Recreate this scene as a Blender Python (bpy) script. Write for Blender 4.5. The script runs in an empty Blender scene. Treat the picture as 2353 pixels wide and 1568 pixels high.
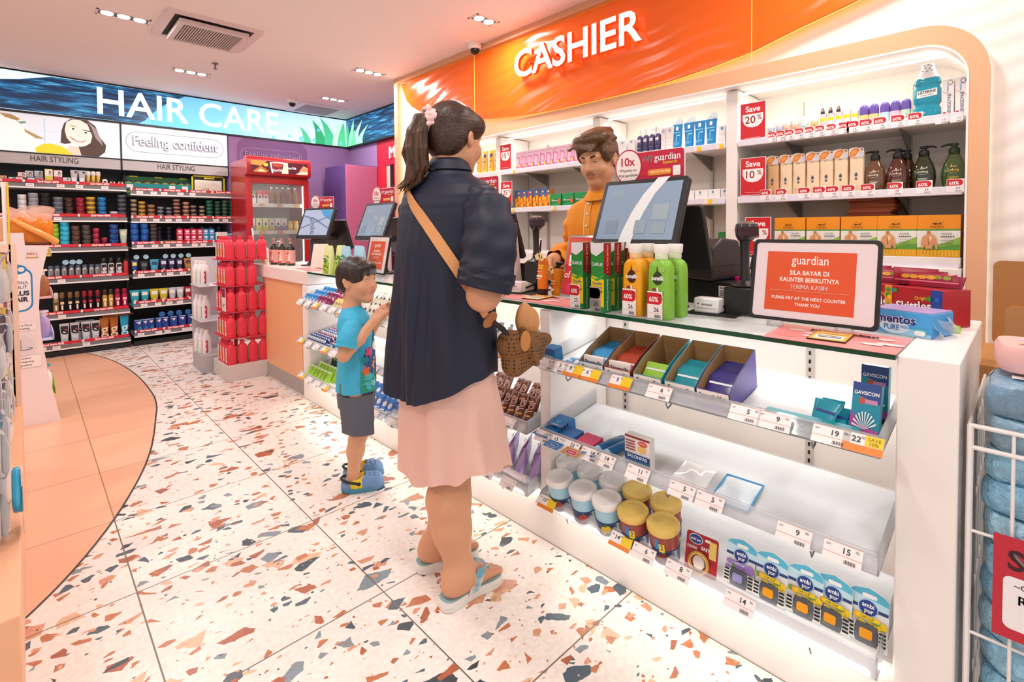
import bpy, bmesh, math, random
import numpy as np
from mathutils import Vector, Matrix
PI = math.pi; R = math.radians
random.seed(7)
SC = bpy.context.scene; COL = SC.collection
# ---------------------------------------------------------------- camera
FPX, PCX, PCY = 1157.43, 1176.5, 559.18          # focal length and principal point on the 2353x1568 frame
cam_d = bpy.data.cameras.new('camera'); cam = bpy.data.objects.new('camera', cam_d); COL.objects.link(cam)
cam_d.sensor_fit = 'HORIZONTAL'; cam_d.sensor_width = 36.0; cam_d.lens = FPX*36/2353
cam_d.shift_x = 0.0; cam_d.shift_y = (PCY-784)/2353
cam_d.clip_start = 0.02; cam_d.clip_end = 60
_y, _p, _r = R(44.051), R(1.6866), R(-0.42)
_f = Vector((math.sin(_y)*math.cos(_p), math.cos(_y)*math.cos(_p), -math.sin(_p)))
_rt = Vector((math.cos(_y), -math.sin(_y), 0)); _up = _rt.cross(_f)
_rt, _up = _rt*math.cos(_r)+_up*math.sin(_r), _up*math.cos(_r)-_rt*math.sin(_r)
cam.matrix_world = Matrix(((_rt.x, _up.x, -_f.x, 0), (_rt.y, _up.y, -_f.y, 0), (_rt.z, _up.z, -_f.z, 1.18), (0, 0, 0, 1)))
SC.camera = cam
# ---------------------------------------------------------------- light and exposure
CEIL = 2.66
SC.view_settings.view_transform = 'Standard'; SC.view_settings.look = 'None'
SC.view_settings.gamma = 1; SC.view_settings.use_curve_mapping = False
SC.view_settings.exposure = EXPOSURE = 0.06
SC.cycles.transparent_max_bounces = 24
W = bpy.data.worlds.new('shop_beyond'); SC.world = W; W.use_nodes = True
W.node_tree.nodes['Background'].inputs[0].default_value = (1.0, 0.97, 0.955, 1)
W.node_tree.nodes['Background'].inputs[1].default_value = 0.78
def lamp(kind, name, loc, energy, color=(1, 1, 1), size=.2, size_y=None, rot=(0, 0, 0), spot=120, blend=.6):
    d = bpy.data.lights.new(name, kind); d.energy = energy; d.color = color
    if kind == 'AREA':
        d.shape = 'RECTANGLE' if size_y else 'DISK'; d.size = size
        if size_y: d.size_y = size_y
    elif kind == 'SPOT':
        d.spot_size = R(spot); d.spot_blend = blend; d.shadow_soft_size = size
    else: d.shadow_soft_size = size
    o = bpy.data.objects.new(name, d); COL.objects.link(o); o.location = loc; o.rotation_euler = rot
    return o
# triple downlights recessed in the ceiling (those in the picture and the same grid behind the camera)
DOWNLIGHTS = [(.53, 4.38, 3), (1.155, 5.49, 3), (2.37, 4.37, 3), (2.56, 5.545, 3), (2.38, 2.73, 2)]
DOWN_UNSEEN = [(-1.0, 4.4), (.53, 2.7), (-1.0, 2.7), (.53, 1.0), (2.2, .6), (-1.0, 1.0), (.6, -.7), (2.2, -.8)]
for x, y, n in DOWNLIGHTS: lamp('AREA', 'downlight_beam', (x, y, CEIL-.03), 13, (1, .96, .92), .3, .09)
for x, y in DOWN_UNSEEN: lamp('AREA', 'downlight_beam', (x, y, CEIL-.03), 11, (1, .96, .92), .3, .09)
# ---------------------------------------------------------------- materials
def lin(h):
    if not isinstance(h, str): return tuple(h)
    v = [int(h[i:i+2], 16)/255 for i in (0, 2, 4)]
    return tuple(c/12.92 if c <= .04045 else ((c+.055)/1.055)**2.4 for c in v)
_mats = {}
def mat(col, rough=.45, metal=0., emit=0., trans=0., alpha=1., coat=0., ior=1.45, sss=0.):
    key = (col, rough, metal, emit, trans, alpha, coat, ior, sss)
    if key in _mats: return _mats[key]
    m = bpy.data.materials.new('m_'+str(col)[:12]); m.use_nodes = True
    b = m.node_tree.nodes['Principled BSDF']; I = b.inputs; c = (*lin(col), 1)
    I['Base Color'].default_value = c; I['Roughness'].default_value = rough; I['Metallic'].default_value = metal
    I['IOR'].default_value = ior
    if emit: I['Emission Color'].default_value = c; I['Emission Strength'].default_value = emit
    if trans: I['Transmission Weight'].default_value = trans
    if alpha < 1: I['Alpha'].default_value = alpha
    if coat: I['Coat Weight'].default_value = coat; I['Coat Roughness'].default_value = .08
    if sss:
        I['Subsurface Weight'].default_value = sss; I['Subsurface Radius'].default_value = (.012, .005, .003); I['Subsurface Scale'].default_value = .6
    _mats[key] = m
    return m
def nodes(m): return m.node_tree.nodes, m.node_tree.links, m.node_tree.nodes['Principled BSDF']
def clear_plastic(name='clear_acrylic', tint=(.97, .975, .98), a=.05):
    if name in _mats: return _mats[name]
    m = bpy.data.materials.new(name); m.use_nodes = True; n, l, b = nodes(m)
    out = [x for x in n if x.type == 'OUTPUT_MATERIAL'][0]
    tr = n.new('ShaderNodeBsdfTransparent'); tr.inputs[0].default_value = (*tint, 1)
    fr = n.new('ShaderNodeFresnel'); fr.inputs[0].default_value = 1.45
    mx = n.new('ShaderNodeMixShader'); ad = n.new('ShaderNodeMath'); ad.operation = 'ADD'; ad.inputs[1].default_value = a; ad.use_clamp = True
    b.inputs['Base Color'].default_value = (.93, .92, .93, 1); b.inputs['Roughness'].default_value = .06
    l.new(fr.outputs[0], ad.inputs[0]); l.new(ad.outputs[0], mx.inputs[0]); l.new(tr.outputs[0], mx.inputs[1]); l.new(b.outputs[0], mx.inputs[2])
    l.new(mx.outputs[0], out.inputs[0]); _mats[name] = m
    return m
# ---------------------------------------------------------------- mesh helpers
def ring(a, b, n=24, e=2.0, cx=0, cy=0):          # superellipse outline
    o = []
    for i in range(n):
        t = 2*PI*i/n; c, s = math.cos(t), math.sin(t)
        o.append((cx+a*math.copysign(abs(c)**(2/e), c), cy+b*math.copysign(abs(s)**(2/e), s)))
    return o
def rrect(x0, y0, x1, y1, r, n=5):                # rounded rectangle outline, counter-clockwise
    r = min(r, (x1-x0)/2, (y1-y0)/2); o = []
    for cx, cy, a0 in ((x1-r, y0+r, -90), (x1-r, y1-r, 0), (x0+r, y1-r, 90), (x0+r, y0+r, 180)):
        for i in range(n+1):
            a = R(a0+90*i/n); o.append((cx+r*math.cos(a), cy+r*math.sin(a)))
    return o
_text_cache = {}
def text_mesh(s, bold=0):
    """unit-size text as (verts2d, faces, width) with the origin at the start of the baseline"""
    k = (s, bold)
    if k in _text_cache: return _text_cache[k]
    if bold and 'M' in s:                        # this glyph folds over itself when thickened: widen it by side copies instead
        v, f, (a, b) = text_mesh(s); n = len(v); d = bold*.8
        _text_cache[k] = ([(x+q, y) for q in (-d, 0, d) for x, y in v], [tuple(i+n*c for i in p) for c in range(3) for p in f], (a-d, b+d))
        return _text_cache[k]
    c = bpy.data.curves.new('t', 'FONT'); c.body = s; c.size = 1; c.resolution_u = 3; c.offset = bold; c.fill_mode = 'FRONT'
    o = bpy.data.objects.new('t', c); COL.objects.link(o)
    dg = bpy.context.evaluated_depsgraph_get(); dg.update()
    me = bpy.data.meshes.new_from_object(o.evaluated_get(dg))
    v = [(p.co.x, p.co.y) for p in me.vertices]; f = [tuple(p.vertices) for p in me.polygons]
    bpy.data.objects.remove(o); bpy.data.curves.remove(c); bpy.data.meshes.remove(me)
    w = (min([p[0] for p in v] or [0]), max([p[0] for p in v] or [0]))
    _text_cache[k] = (v, f, w)
    return _text_cache[k]
class MB:
    def __init__(s): s.v = []; s.f = []; s.m = []; s.cur = 0
    def add(s, v, f, m=None):
        o = len(s.v); s.v += [tuple(p) for p in v]; s.f += [tuple(i+o for i in q) for q in f]; s.m += [s.cur if m is None else m]*len(f); return s
    def box(s, x0, y0, z0, x1, y1, z1, m=None):
        v = [(x, y, z) for x in (x0, x1) for y in (y0, y1) for z in (z0, z1)]
        return s.add(v, [(0, 1, 3, 2), (4, 6, 7, 5), (0, 4, 5, 1), (2, 3, 7, 6), (0, 2, 6, 4), (1, 5, 7, 3)], m)
    def loft(s, rings, cap=True, m=None, closed=True):
        n = len(rings[0]); v = [p for r in rings for p in r]; f = []
        for i in range(len(rings)-1):
            for j in range(n if closed else n-1):
                k = (j+1) % n; f.append((i*n+j, i*n+k, (i+1)*n+k, (i+1)*n+j))
        if cap: f.append(tuple(range(n-1, -1, -1))); f.append(tuple((len(rings)-1)*n+j for j in range(n)))
        return s.add(v, f, m)
    def lathe(s, prof, n=20, m=None, c=(0, 0, 0), e=2., ky=1.):   # prof: (radius, z)
        return s.loft([[(x+c[0], y+c[1], z+c[2]) for x, y in ring(max(r, 1e-4), max(r*ky, 1e-4), n, e)] for r, z in prof], True, m)
    def stack(s, secs, n=28, m=None):               # secs: (half width, half depth, z, exponent[, cx, cy])
        return s.loft([[(x, y, q[2]) for x, y in ring(max(q[0], 1e-4), max(q[1], 1e-4), n, q[3], *(q[4:6] if len(q) > 4 else (0, 0)))] for q in secs], True, m)
    def prism(s, pts, lo, hi, axis='z', m=None):    # outline extruded along an axis: z:(x,y) y:(x,z) x:(y,z)
        P = {'z': lambda p, h: (p[0], p[1], h), 'y': lambda p, h: (p[0], h, p[1]), 'x': lambda p, h: (h, p[0], p[1])}[axis]
        return s.loft([[P(p, lo) for p in pts], [P(p, hi) for p in pts]], True, m)
    def tube(s, pts, r, n=8, m=None, closed=False):
        P = [Vector(p) for p in pts]; N = len(P); rr = r if hasattr(r, '__len__') else [r]*N; rings = []; up = None
        for i in range(N):
            t = (P[(i+1) % N if closed else min(i+1, N-1)]-P[i-1 if closed else max(i-1, 0)]).normalized()
            if up is None: up = Vector((0, 0, 1)) if abs(t.z) < .9 else Vector((1, 0, 0))
            a = t.cross(up).normalized(); b = a.cross(t).normalized(); up = b
            rings.append([tuple(P[i]+(a*math.cos(2*PI*j/n)+b*math.sin(2*PI*j/n))*rr[i]) for j in range(n)])
        if closed: rings.append(rings[0])
        return s.loft(rings, not closed, m)
    def ell(s, c, r, n=16, m=None):
        k = n//2; return s.loft([[(c[0]+r[0]*math.sin(PI*i/k)*math.cos(2*PI*j/n), c[1]+r[1]*math.sin(PI*i/k)*math.sin(2*PI*j/n), c[2]-r[2]*math.cos(PI*i/k)) for j in range(n)] for i in range(k+1) if True], False, m)
    def grid(s, fn, nu, nv, m=None):                # fn(u,v) -> point, u and v from 0 to 1
        return s.add([fn(i/nu, j/nv) for j in range(nv+1) for i in range(nu+1)], [(j*(nu+1)+i, j*(nu+1)+i+1, (j+1)*(nu+1)+i+1, (j+1)*(nu+1)+i) for j in range(nv) for i in range(nu)], m)
    def turn(s, M):                                  # transform everything so far
        s.v = [tuple(M @ Vector(p)) for p in s.v]; return s
    def mesh(s, name, mats, smooth=True, fix=True):
        me = bpy.data.meshes.new(name); me.from_pydata(s.v, [], s.f)
        mats = mats if isinstance(mats, (list, tuple)) else [mats]
        for q in mats: me.materials.append(q)
        if len(mats) > 1: me.polygons.foreach_set('material_index', s.m)
        if fix:
            bm = bmesh.new(); bm.from_mesh(me); bmesh.ops.recalc_face_normals(bm, faces=bm.faces); bm.to_mesh(me); bm.free()
        if smooth:
            me.polygons.foreach_set('use_smooth', [True]*len(me.polygons))
            me.set_sharp_from_angle(angle=R(38))
        me.update(); return me
    def build(s, name, mats, parent=None, bev=0, seg=2, smooth=True, loc=None, rot=None, fix=True):
        o = bpy.data.objects.new(name, s.mesh(name, mats, smooth, fix)); COL.objects.link(o)
        if parent: o.parent = parent
        if loc: o.location = loc
        if rot: o.rotation_euler = rot
        if bev:
            q = o.modifiers.new('bevel', 'BEVEL'); q.width = bev; q.segments = seg; q.limit_method = 'ANGLE'; q.angle_limit = R(40); q.harden_normals = False
        return o
def box(x0, y0, z0, x1, y1, z1): return MB().box(x0, y0, z0, x1, y1, z1)
def tag(o, label, cat, group=None):
    o['label'] = label; o['category'] = cat
    if group: o['group'] = group
    return o
def thing(name, label, cat, loc=(0, 0, 0), rz=0, group=None, rx=0, ry=0):
    o = bpy.data.objects.new(name, None); COL.objects.link(o); o.location = loc; o.rotation_euler = (rx, ry, rz); o.empty_display_size = .05
    return tag(o, label, cat, group)
def struct(o): o['kind'] = 'structure'; return o
KIDS = {}
def dup(root, loc, rz=None, label=None, group=None, rot=None):
    c = root.copy(); COL.objects.link(c); c.location = loc
    if rz is not None: c.rotation_euler[2] = rz
    if rot is not None: c.rotation_euler = rot
    if label: c['label'] = label
    if group: c['group'] = group
    if root.name not in KIDS:
        KIDS[root.name] = [(k, list(k.children)) for k in root.children]
    for k, sub in KIDS[root.name]:
        d = k.copy(); COL.objects.link(d); d.parent = c
        for q in sub:
            e = q.copy(); COL.objects.link(e); e.parent = d
    return c
ORD = 'first second third fourth fifth sixth seventh eighth ninth tenth eleventh twelfth thirteenth fourteenth fifteenth sixteenth'.split()
def decal(parent, name, shapes, y=0., wrap=None, M=None, rough=.4, step=.00025, z0=0, emit=0, solid=0):
    """printed shapes on a front face (looking along +y) as one mesh.  r:x0,z0,x1,z1,col  e:cx,cz,rx,rz,col  p:pts,col  t:text,size,cx,cz,col[,bold[,angle[,maxwidth]]]"""
    b = MB(); cols = []
    for k, q in enumerate(shapes):
        off = step*(k+1); a = q[1:]
        col = a[4] if q[0] in 're' else a[1] if q[0] == 'p' else a[4]
        if col not in cols: cols.append(col)
        mi = cols.index(col); faces = []; pts = []
        if q[0] == 'r':
            n = 10 if wrap else 1; x0, za, x1, zb = a[:4]
            pts = [(x0+(x1-x0)*i/n, z) for z in (za, zb) for i in range(n+1)]; faces = [(i, i+1, n+2+i, n+1+i) for i in range(n)]
        elif q[0] == 'e':
            pts = [(a[0], a[1])]+[(a[0]+a[2]*math.cos(2*PI*i/24), a[1]+a[3]*math.sin(2*PI*i/24)) for i in range(24)]
            faces = [(0, 1+i, 1+(i+1) % 24) for i in range(24)]
        elif q[0] == 'p': pts = list(a[0]); faces = [tuple(range(len(pts)))]
        else:
            s, size, cx, cz = a[:4]; bold = a[5] if len(a) > 5 else 0; ang = a[6] if len(a) > 6 else 0
            v, faces, (wa, wb) = text_mesh(s, bold); sx = size
            if len(a) > 7 and (wb-wa)*size > a[7]: sx = a[7]/(wb-wa)
            ca, sa = math.cos(R(ang)), math.sin(R(ang)); mid = (wa+wb)/2
            pts = [(cx+(p[0]-mid)*sx*ca-(p[1]-.35)*size*sa, cz+(p[0]-mid)*sx*sa+(p[1]-.35)*size*ca) for p in v]
        if wrap: P = [((wrap[0]+off)*math.sin(p[0]/wrap[0]), -(wrap[1]+off)*math.cos(p[0]/wrap[0]), p[1]+z0) for p in pts]
        else: P = [(p[0], y-off, p[1]+z0) for p in pts]
        b.add(P, faces, mi)
    if M is not None: b.turn(M)
    return b.build(name, [mat(c, rough, emit=emit) for c in cols], parent, smooth=False, fix=False)
# ================================================================ THE ROOM
def terrazzo():
    m = bpy.data.materials.new('terrazzo'); m.use_nodes = True; n, l, b = nodes(m)
    geo = n.new('ShaderNodeNewGeometry'); b.inputs['Roughness'].default_value = .32
    def math_(op, a, c=None, clamp=False):
        q = n.new('ShaderNodeMath'); q.operation = op; q.use_clamp = clamp
        for i, s in enumerate((a, c)):
            if s is None: continue
            if isinstance(s, (int, float)): q.inputs[i].default_value = s
            else: l.new(s, q.inputs[i])
        return q.outputs[0]
    def mix(fac, a, c):
        q = n.new('ShaderNodeMix'); q.data_type = 'RGBA'
        if isinstance(fac, float): q.inputs[0].default_value = fac
        else: l.new(fac, q.inputs[0])
        for i, s in ((6, a), (7, c)):
            if isinstance(s, str): q.inputs[i].default_value = (*lin(s), 1)
            else: l.new(s, q.inputs[i])
        return q.outputs[2]
    col = 'f3e6dc'
    fine = n.new('ShaderNodeTexNoise'); fine.inputs['Scale'].default_value = 60; fine.inputs['Detail'].default_value = 5; l.new(geo.outputs['Position'], fine.inputs['Vector'])
    rampf = n.new('ShaderNodeValToRGB'); rampf.color_ramp.elements[0].position = .35; rampf.color_ramp.elements[1].position = .7
    rampf.color_ramp.elements[0].color = (*lin('ecdfd7'), 1); rampf.color_ramp.elements[1].color = (*lin('f7eee7'), 1)
    l.new(fine.outputs['Fac'], rampf.inputs[0]); col = rampf.outputs[0]
    wob = n.new('ShaderNodeTexNoise'); wob.inputs['Scale'].default_value = 28; wob.inputs['Detail'].default_value = 3; l.new(geo.outputs['Position'], wob.inputs['Vector'])
    for scale, rot, sx, keep, edge, amp in ((12.5, .5, .8, .09, .18, .010), (17, 1.3, .84, .13, .19, .007), (23, -.5, .85, .14, .20, .006), (33, .2, .85, .12, .22, .004), (75, .9, .85, .06, .26, .002)):
        mp = n.new('ShaderNodeMapping'); mp.inputs['Rotation'].default_value = (0, 0, rot); mp.inputs['Scale'].default_value = (scale*sx, scale/sx, 0); mp.inputs['Location'].default_value = (scale, rot*9, 0)
        ad = n.new('ShaderNodeVectorMath'); ad.operation = 'MULTIPLY_ADD'; ad.inputs[1].default_value = (amp*2.2,)*3
        l.new(wob.outputs['Color'], ad.inputs[0]); l.new(geo.outputs['Position'], ad.inputs[2]); l.new(ad.outputs[0], mp.inputs['Vector'])
        vo = n.new('ShaderNodeTexVoronoi'); vo.voronoi_dimensions = '2D'; vo.inputs['Scale'].default_value = 1; vo.inputs['Randomness'].default_value = 1
        ve = n.new('ShaderNodeTexVoronoi'); ve.voronoi_dimensions = '2D'; ve.feature = 'DISTANCE_TO_EDGE'; ve.inputs['Scale'].default_value = 1
        for q in (vo, ve): l.new(mp.outputs[0], q.inputs['Vector'])
        sep = n.new('ShaderNodeSeparateColor'); l.new(vo.outputs['Color'], sep.inputs[0])
        chosen = math_('LESS_THAN', sep.outputs[0], keep); lim = math_('MULTIPLY_ADD', sep.outputs[2], .10); lim.node.inputs[2].default_value = edge-.05
        mask = math_('MULTIPLY', chosen, math_('GREATER_THAN', ve.outputs['Distance'], lim))
        ramp = n.new('ShaderNodeValToRGB'); ramp.color_ramp.interpolation = 'CONSTANT'; e = ramp.color_ramp.elements
        e[0].color = (*lin('bd7650'), 1); e[1].position = .28; e[1].color = (*lin('ad6245'), 1)
        for p, h in ((.42, 'd3987a'), (.56, '50606c'), (.72, '84919a'), (.82, '3c464f'), (.88, 'dfb594')):
            x = e.new(p); x.color = (*lin(h), 1)
        l.new(sep.outputs[1], ramp.inputs[0])
        vein = n.new('ShaderNodeTexNoise'); vein.inputs['Scale'].default_value = 90; vein.inputs['Detail'].default_value = 4; l.new(geo.outputs['Position'], vein.inputs['Vector'])
        cc = n.new('ShaderNodeHueSaturation'); l.new(ramp.outputs[0], cc.inputs['Color']); l.new(math_('MULTIPLY_ADD', vein.outputs['Fac'], .7), cc.inputs['Value']); cc.inputs['Value'].links[0].from_node.inputs[2].default_value = .66
        col = mix(mask, col, cc.outputs[0])
    xyz = n.new('ShaderNodeSeparateXYZ'); l.new(geo.outputs['Position'], xyz.inputs[0])
    def joint(o, at, step):
        t = math_('FRACT', math_('DIVIDE', math_('SUBTRACT', o, at-20*step), step)); d = math_('ABSOLUTE', math_('SUBTRACT', t, .5))
        return math_('GREATER_THAN', d, .5-.0022/step)
    j = math_('MAXIMUM', joint(xyz.outputs[0], .81, .576), joint(xyz.outputs[1], .885, .565))
    col = mix(j, col, '77685c'); l.new(col, b.inputs['Base Color'])
    return m
struct(box(-4, -3, -.12, 3.6, 7.2, 0).build('floor', terrazzo()))
def peach_tiles():
    m = bpy.data.materials.new('peach_tiles'); m.use_nodes = True; n, l, b = nodes(m)
    geo = n.new('ShaderNodeNewGeometry'); mp = n.new('ShaderNodeMapping'); mp.inputs['Location'].default_value = (.342, -.32, 0)
    br = n.new('ShaderNodeTexBrick'); br.offset = 0; br.inputs['Color1'].default_value = (*lin('eeb391'), 1); br.inputs['Color2'].default_value = (*lin('f1b897'), 1)
    br.inputs['Mortar'].default_value = (*lin('a87556'), 1); br.inputs['Scale'].default_value = 1; br.inputs['Mortar Size'].default_value = .0022; br.inputs['Brick Width'].default_value = .576; br.inputs['Row Height'].default_value = .565
    l.new(geo.outputs['Position'], mp.inputs[0]); l.new(mp.outputs[0], br.inputs['Vector']); l.new(br.outputs[0], b.inputs['Base Color']); b.inputs['Roughness'].default_value = .3
    return m
CURVE = [(.40, 6.36), (.47, 6.15), (.55, 5.8), (.605, 5.4), (.636, 4.95), (.637, 4.42), (.612, 4.1), (.567, 3.838), (.512, 3.54), (.451, 3.253), (.363, 2.945), (.233, 2.594), (.094, 2.307), (-.05, 2.09), (-.3, 1.8), (-.7, 1.45), (-1.3, 1.1), (-2.2, .8), (-3.9, .5)]
def smooth_curve(P, k=4):
    P = [Vector((*p, 0)) for p in P]; o = []
    for i in range(len(P)-1):
        a, b, c, d = P[max(i-1, 0)], P[i], P[i+1], P[min(i+2, len(P)-1)]
        for j in range(k):
            t = j/k; q = .5*((2*b)+(c-a)*t+(2*a-5*b+4*c-d)*t*t+(3*b-a-3*c+d)*t**3); o.append((q.x, q.y))
    return o+[(P[-1].x, P[-1].y)]
CV = smooth_curve(CURVE)
inlay = MB(); o_ = len(CV)
inlay.add([(x, y, .0012) for x, y in CV]+[(-3.95, y, .0012) for x, y in CV], [(i, i+1, o_+i+1, o_+i) for i in range(o_-1)])
inlay = inlay.build('floor.001', peach_tiles()); struct(inlay)
tr_ = MB(); tr_.loft([[(x-.004, y, .0005), (x+.004, y, .0005), (x+.004, y, .0025), (x-.004, y, .0025)] for x, y in CV])
struct(tr_.build('trim_1', mat('5b5856', .35, .8)))
struct(box(-4, -3, CEIL, 3.6, 7.2, CEIL+.1).build('ceiling', mat('f5edea', .75)))
# far wall (hair care) and the wall on its cashier side
struct(box(-4, 6.9, 0, 3.3, 7.0, CEIL).build('wall_back', mat('2a2a2c', .6)))
PURPLE = mat('9c74a8', .55)
struct(box(1.712, 6.46, 0, 3.3, 6.9, CEIL).build('wall_back.001', PURPLE))
struct(box(3.2, 5.735, 0, 3.3, 6.46, CEIL).build('wall_side', mat('a983b6', .55)))
rw = MB(); rw.box(3.2, 4.2, 1.96, 3.3, 5.735, CEIL).box(3.2, 5.64, 0, 3.3, 5.735, 1.96).box(3.2, 4.2, 0, 3.3, 4.9, 1.96)
struct(rw.build('wall_side.001', mat('c8203f', .45)))
d_ = MB(); d_.box(3.215, 4.9, 0, 3.25, 5.64, 1.96, 0).box(3.2, 5.20, 0, 3.245, 5.33, 1.96, 1).box(3.2, 5.52, 0, 3.24, 5.64, 1.96, 1).box(3.21, 5.44, 0, 3.235, 5.52, 1.96, 2)
for k in range(6): d_.box(3.19+.02, 5.33, .3+.28*k, 3.216, 5.44, .31+.28*k, 3)
struct(d_.build('door_1', [mat('201c1e', .2), mat('d22a36', .45), mat('cfc3bf', .4), mat('45403f', .4)]))
def letters(name, s, x0, z0, x1, z1, y, depth, mats, parent, bold=0, bev=0):
    """raised letters filling a rectangle of the plane y, standing depth proud of it"""
    v, f, _ = text_mesh(s, bold); xs = [p[0] for p in v]; zs = [p[1] for p in v]
    ax, bx, az, bz = min(xs), max(xs), min(zs), max(zs)
    P = [(x0+(p[0]-ax)/(bx-ax)*(x1-x0), z0+(p[1]-az)/(bz-az)*(z1-z0)) for p in v]
    b = MB(); n = len(P)
    b.add([(p[0], y-depth, p[1]) for p in P], f, 0)
    cnt = {}
    for q in f:
        for i in range(len(q)):
            a, c = q[i], q[(i+1) % len(q)]; k = (min(a, c), max(a, c)); cnt[k] = cnt.get(k, 0)+1 if True else 0
    ed = [k for k, c in cnt.items() if c == 1]
    if depth: b.add([(p[0], y-depth, p[1]) for p in P]+[(p[0], y, p[1]) for p in P], [(a, c, c+n, a+n) for a, c in ed], 1 if len(mats) > 1 else 0)
    return b.build(name, mats, parent, smooth=False, fix=False)
# ---- the HAIR CARE light box that runs round the corner
def hair_art():
    m = bpy.data.materials.new('hair_strands_print'); m.use_nodes = True; n, l, b = nodes(m)
    tc = n.new('ShaderNodeTexCoord'); mp = n.new('ShaderNodeMapping'); mp.inputs['Rotation'].default_value = (0, R(-28), 0); mp.inputs['Scale'].default_value = (2.2, 2, 22)
    no = n.new('ShaderNodeTexNoise'); no.inputs['Scale'].default_value = 1.6; no.inputs['Detail'].default_value = 6; no.inputs['Roughness'].default_value = .62; no.inputs['Distortion'].default_value = .35
    r = n.new('ShaderNodeValToRGB'); e = r.color_ramp.elements; e[0].position = .34; e[0].color = (*lin('0d1c30'), 1); e[1].position = .8; e[1].color = (*lin('8fd6ee'), 1)
    for p, h in ((.5, '10375c'), (.6, '1d6f9f')): q = e.new(p); q.color = (*lin(h), 1)
    l.new(tc.outputs['Object'], mp.inputs[0]); l.new(mp.outputs[0], no.inputs['Vector']); l.new(no.outputs['Fac'], r.inputs[0])
    l.new(r.outputs[0], b.inputs['Base Color']); l.new(r.outputs[0], b.inputs['Emission Color']); b.inputs['Emission Strength'].default_value = .9; b.inputs['Roughness'].default_value = .4
    return m
def sky_art():
    m = bpy.data.materials.new('aqua_print'); m.use_nodes = True; n, l, b = nodes(m)
    tc = n.new('ShaderNodeTexCoord'); sx = n.new('ShaderNodeSeparateXYZ'); r = n.new('ShaderNodeValToRGB'); e = r.color_ramp.elements
    mr = n.new('ShaderNodeMapRange'); mr.inputs[1].default_value = -1.2; mr.inputs[2].default_value = 3.2
    e[0].color = (*lin('d6ecf6'), 1); e[1].color = (*lin('cfe8f7'), 1)
    for p, h in ((.3, 'cfe9f5'), (.5, '5eb4e2'), (.65, '7cc6ea'), (.8, 'aedcf4')): q = e.new(p); q.color = (*lin(h), 1)
    l.new(tc.outputs['Object'], sx.inputs[0]); l.new(sx.outputs[0], mr.inputs[0]); l.new(mr.outputs[0], r.inputs[0])
    l.new(r.outputs[0], b.inputs['Base Color']); l.new(r.outputs[0], b.inputs['Emission Color']); b.inputs['Emission Strength'].default_value = .85
    return m
BLK = mat('141416', .4)
SIGN = thing('light_box_sign', 'long blue backlit HAIR CARE sign with dark hair and aloe leaves under the ceiling', 'sign')
MB().box(-1.3, 6.452, 2.29, 3.19, 6.5, 2.648).build('panel', sky_art(), SIGN)
MB().box(3.152, 4.5, 2.29, 3.198, 6.452, 2.648).build('panel', hair_art(), SIGN)
fr_ = MB()
for z0, z1 in ((2.272, 2.292), (2.646, 2.66)): fr_.box(-1.3, 6.446, z0, 3.19, 6.51, z1).box(3.146, 4.5, z0, 3.2, 6.45, z1)
fr_.build('frame', BLK, SIGN)
dk = MB(); dk.prism([(-1.3, 2.3), (-1.3, 2.5), (-.3, 2.52), (.0, 2.575), (.22, 2.64), (1.30, 2.645), (1.15, 2.56), (1.02, 2.44), (.93, 2.33), (.88, 2.295)], 6.4505, 6.453, 'y')
dk.build('hair_print', hair_art(), SIGN)
letters('lettering', 'HAIR CARE', .549, 2.343, 2.273, 2.61, 6.45, .012, [mat('e9fbfb', .4, emit=1.0), mat('7fd0e0', .4, emit=.5)], SIGN, .012)
AL = []
def leaf(x, z, h, w, lean, c): 
    L_ = [(x-w/2, z)]; 
    for t in (.25, .5, .75, 1): L_.append((x-w/2*(1.15-t)+lean*t*t, z+h*t))
    for t in (.75, .5, .25, 0): L_.append((x+w/2*(1.15-t)+lean*t*t, z+h*t))
    return ('p', L_, c)
for q in ((2.80, 2.293, .30, .15, -.10, '2f9f6a'), (2.93, 2.293, .345, .16, -.13, '46b886'), (3.02, 2.293, .34, .13, .02, 'bfeccf'), (3.08, 2.293, .33, .12, .04, '57bf8c'), (2.62, 2.293, .2, .1, -.09, '49b58a')): AL.append(leaf(*q))
for q in ((1.86, 2.31, .022), (2.05, 2.35, .02), (2.2, 2.33, .035), (2.36, 2.33, .025), (2.42, 2.47, .02), (2.72, 2.33, .022)): AL.append(('e', q[0]+.35, q[1], q[2], q[2], '6cc0dd'))
decal(SIGN, 'aloe_print', AL, 6.4515, emit=.8)
AL2 = [leaf(x, 2.293, h, w, ln, c) for x, h, w, ln, c in ((.05, .33, .13, -.02, '3fae7d'), (.13, .34, .16, .10, '8fdcb4'), (.24, .30, .17, .22, 'b5ecd0'), (.36, .22, .16, .26, '9fe3c6'), (.2, .2, .14, .05, '6ccf9c'))]
decal(SIGN, 'aloe_print', AL2, 0, emit=.8, M=Matrix.Translation((3.151, 6.452, 0)) @ Matrix.Rotation(-PI/2, 4, 'Z'))
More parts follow.
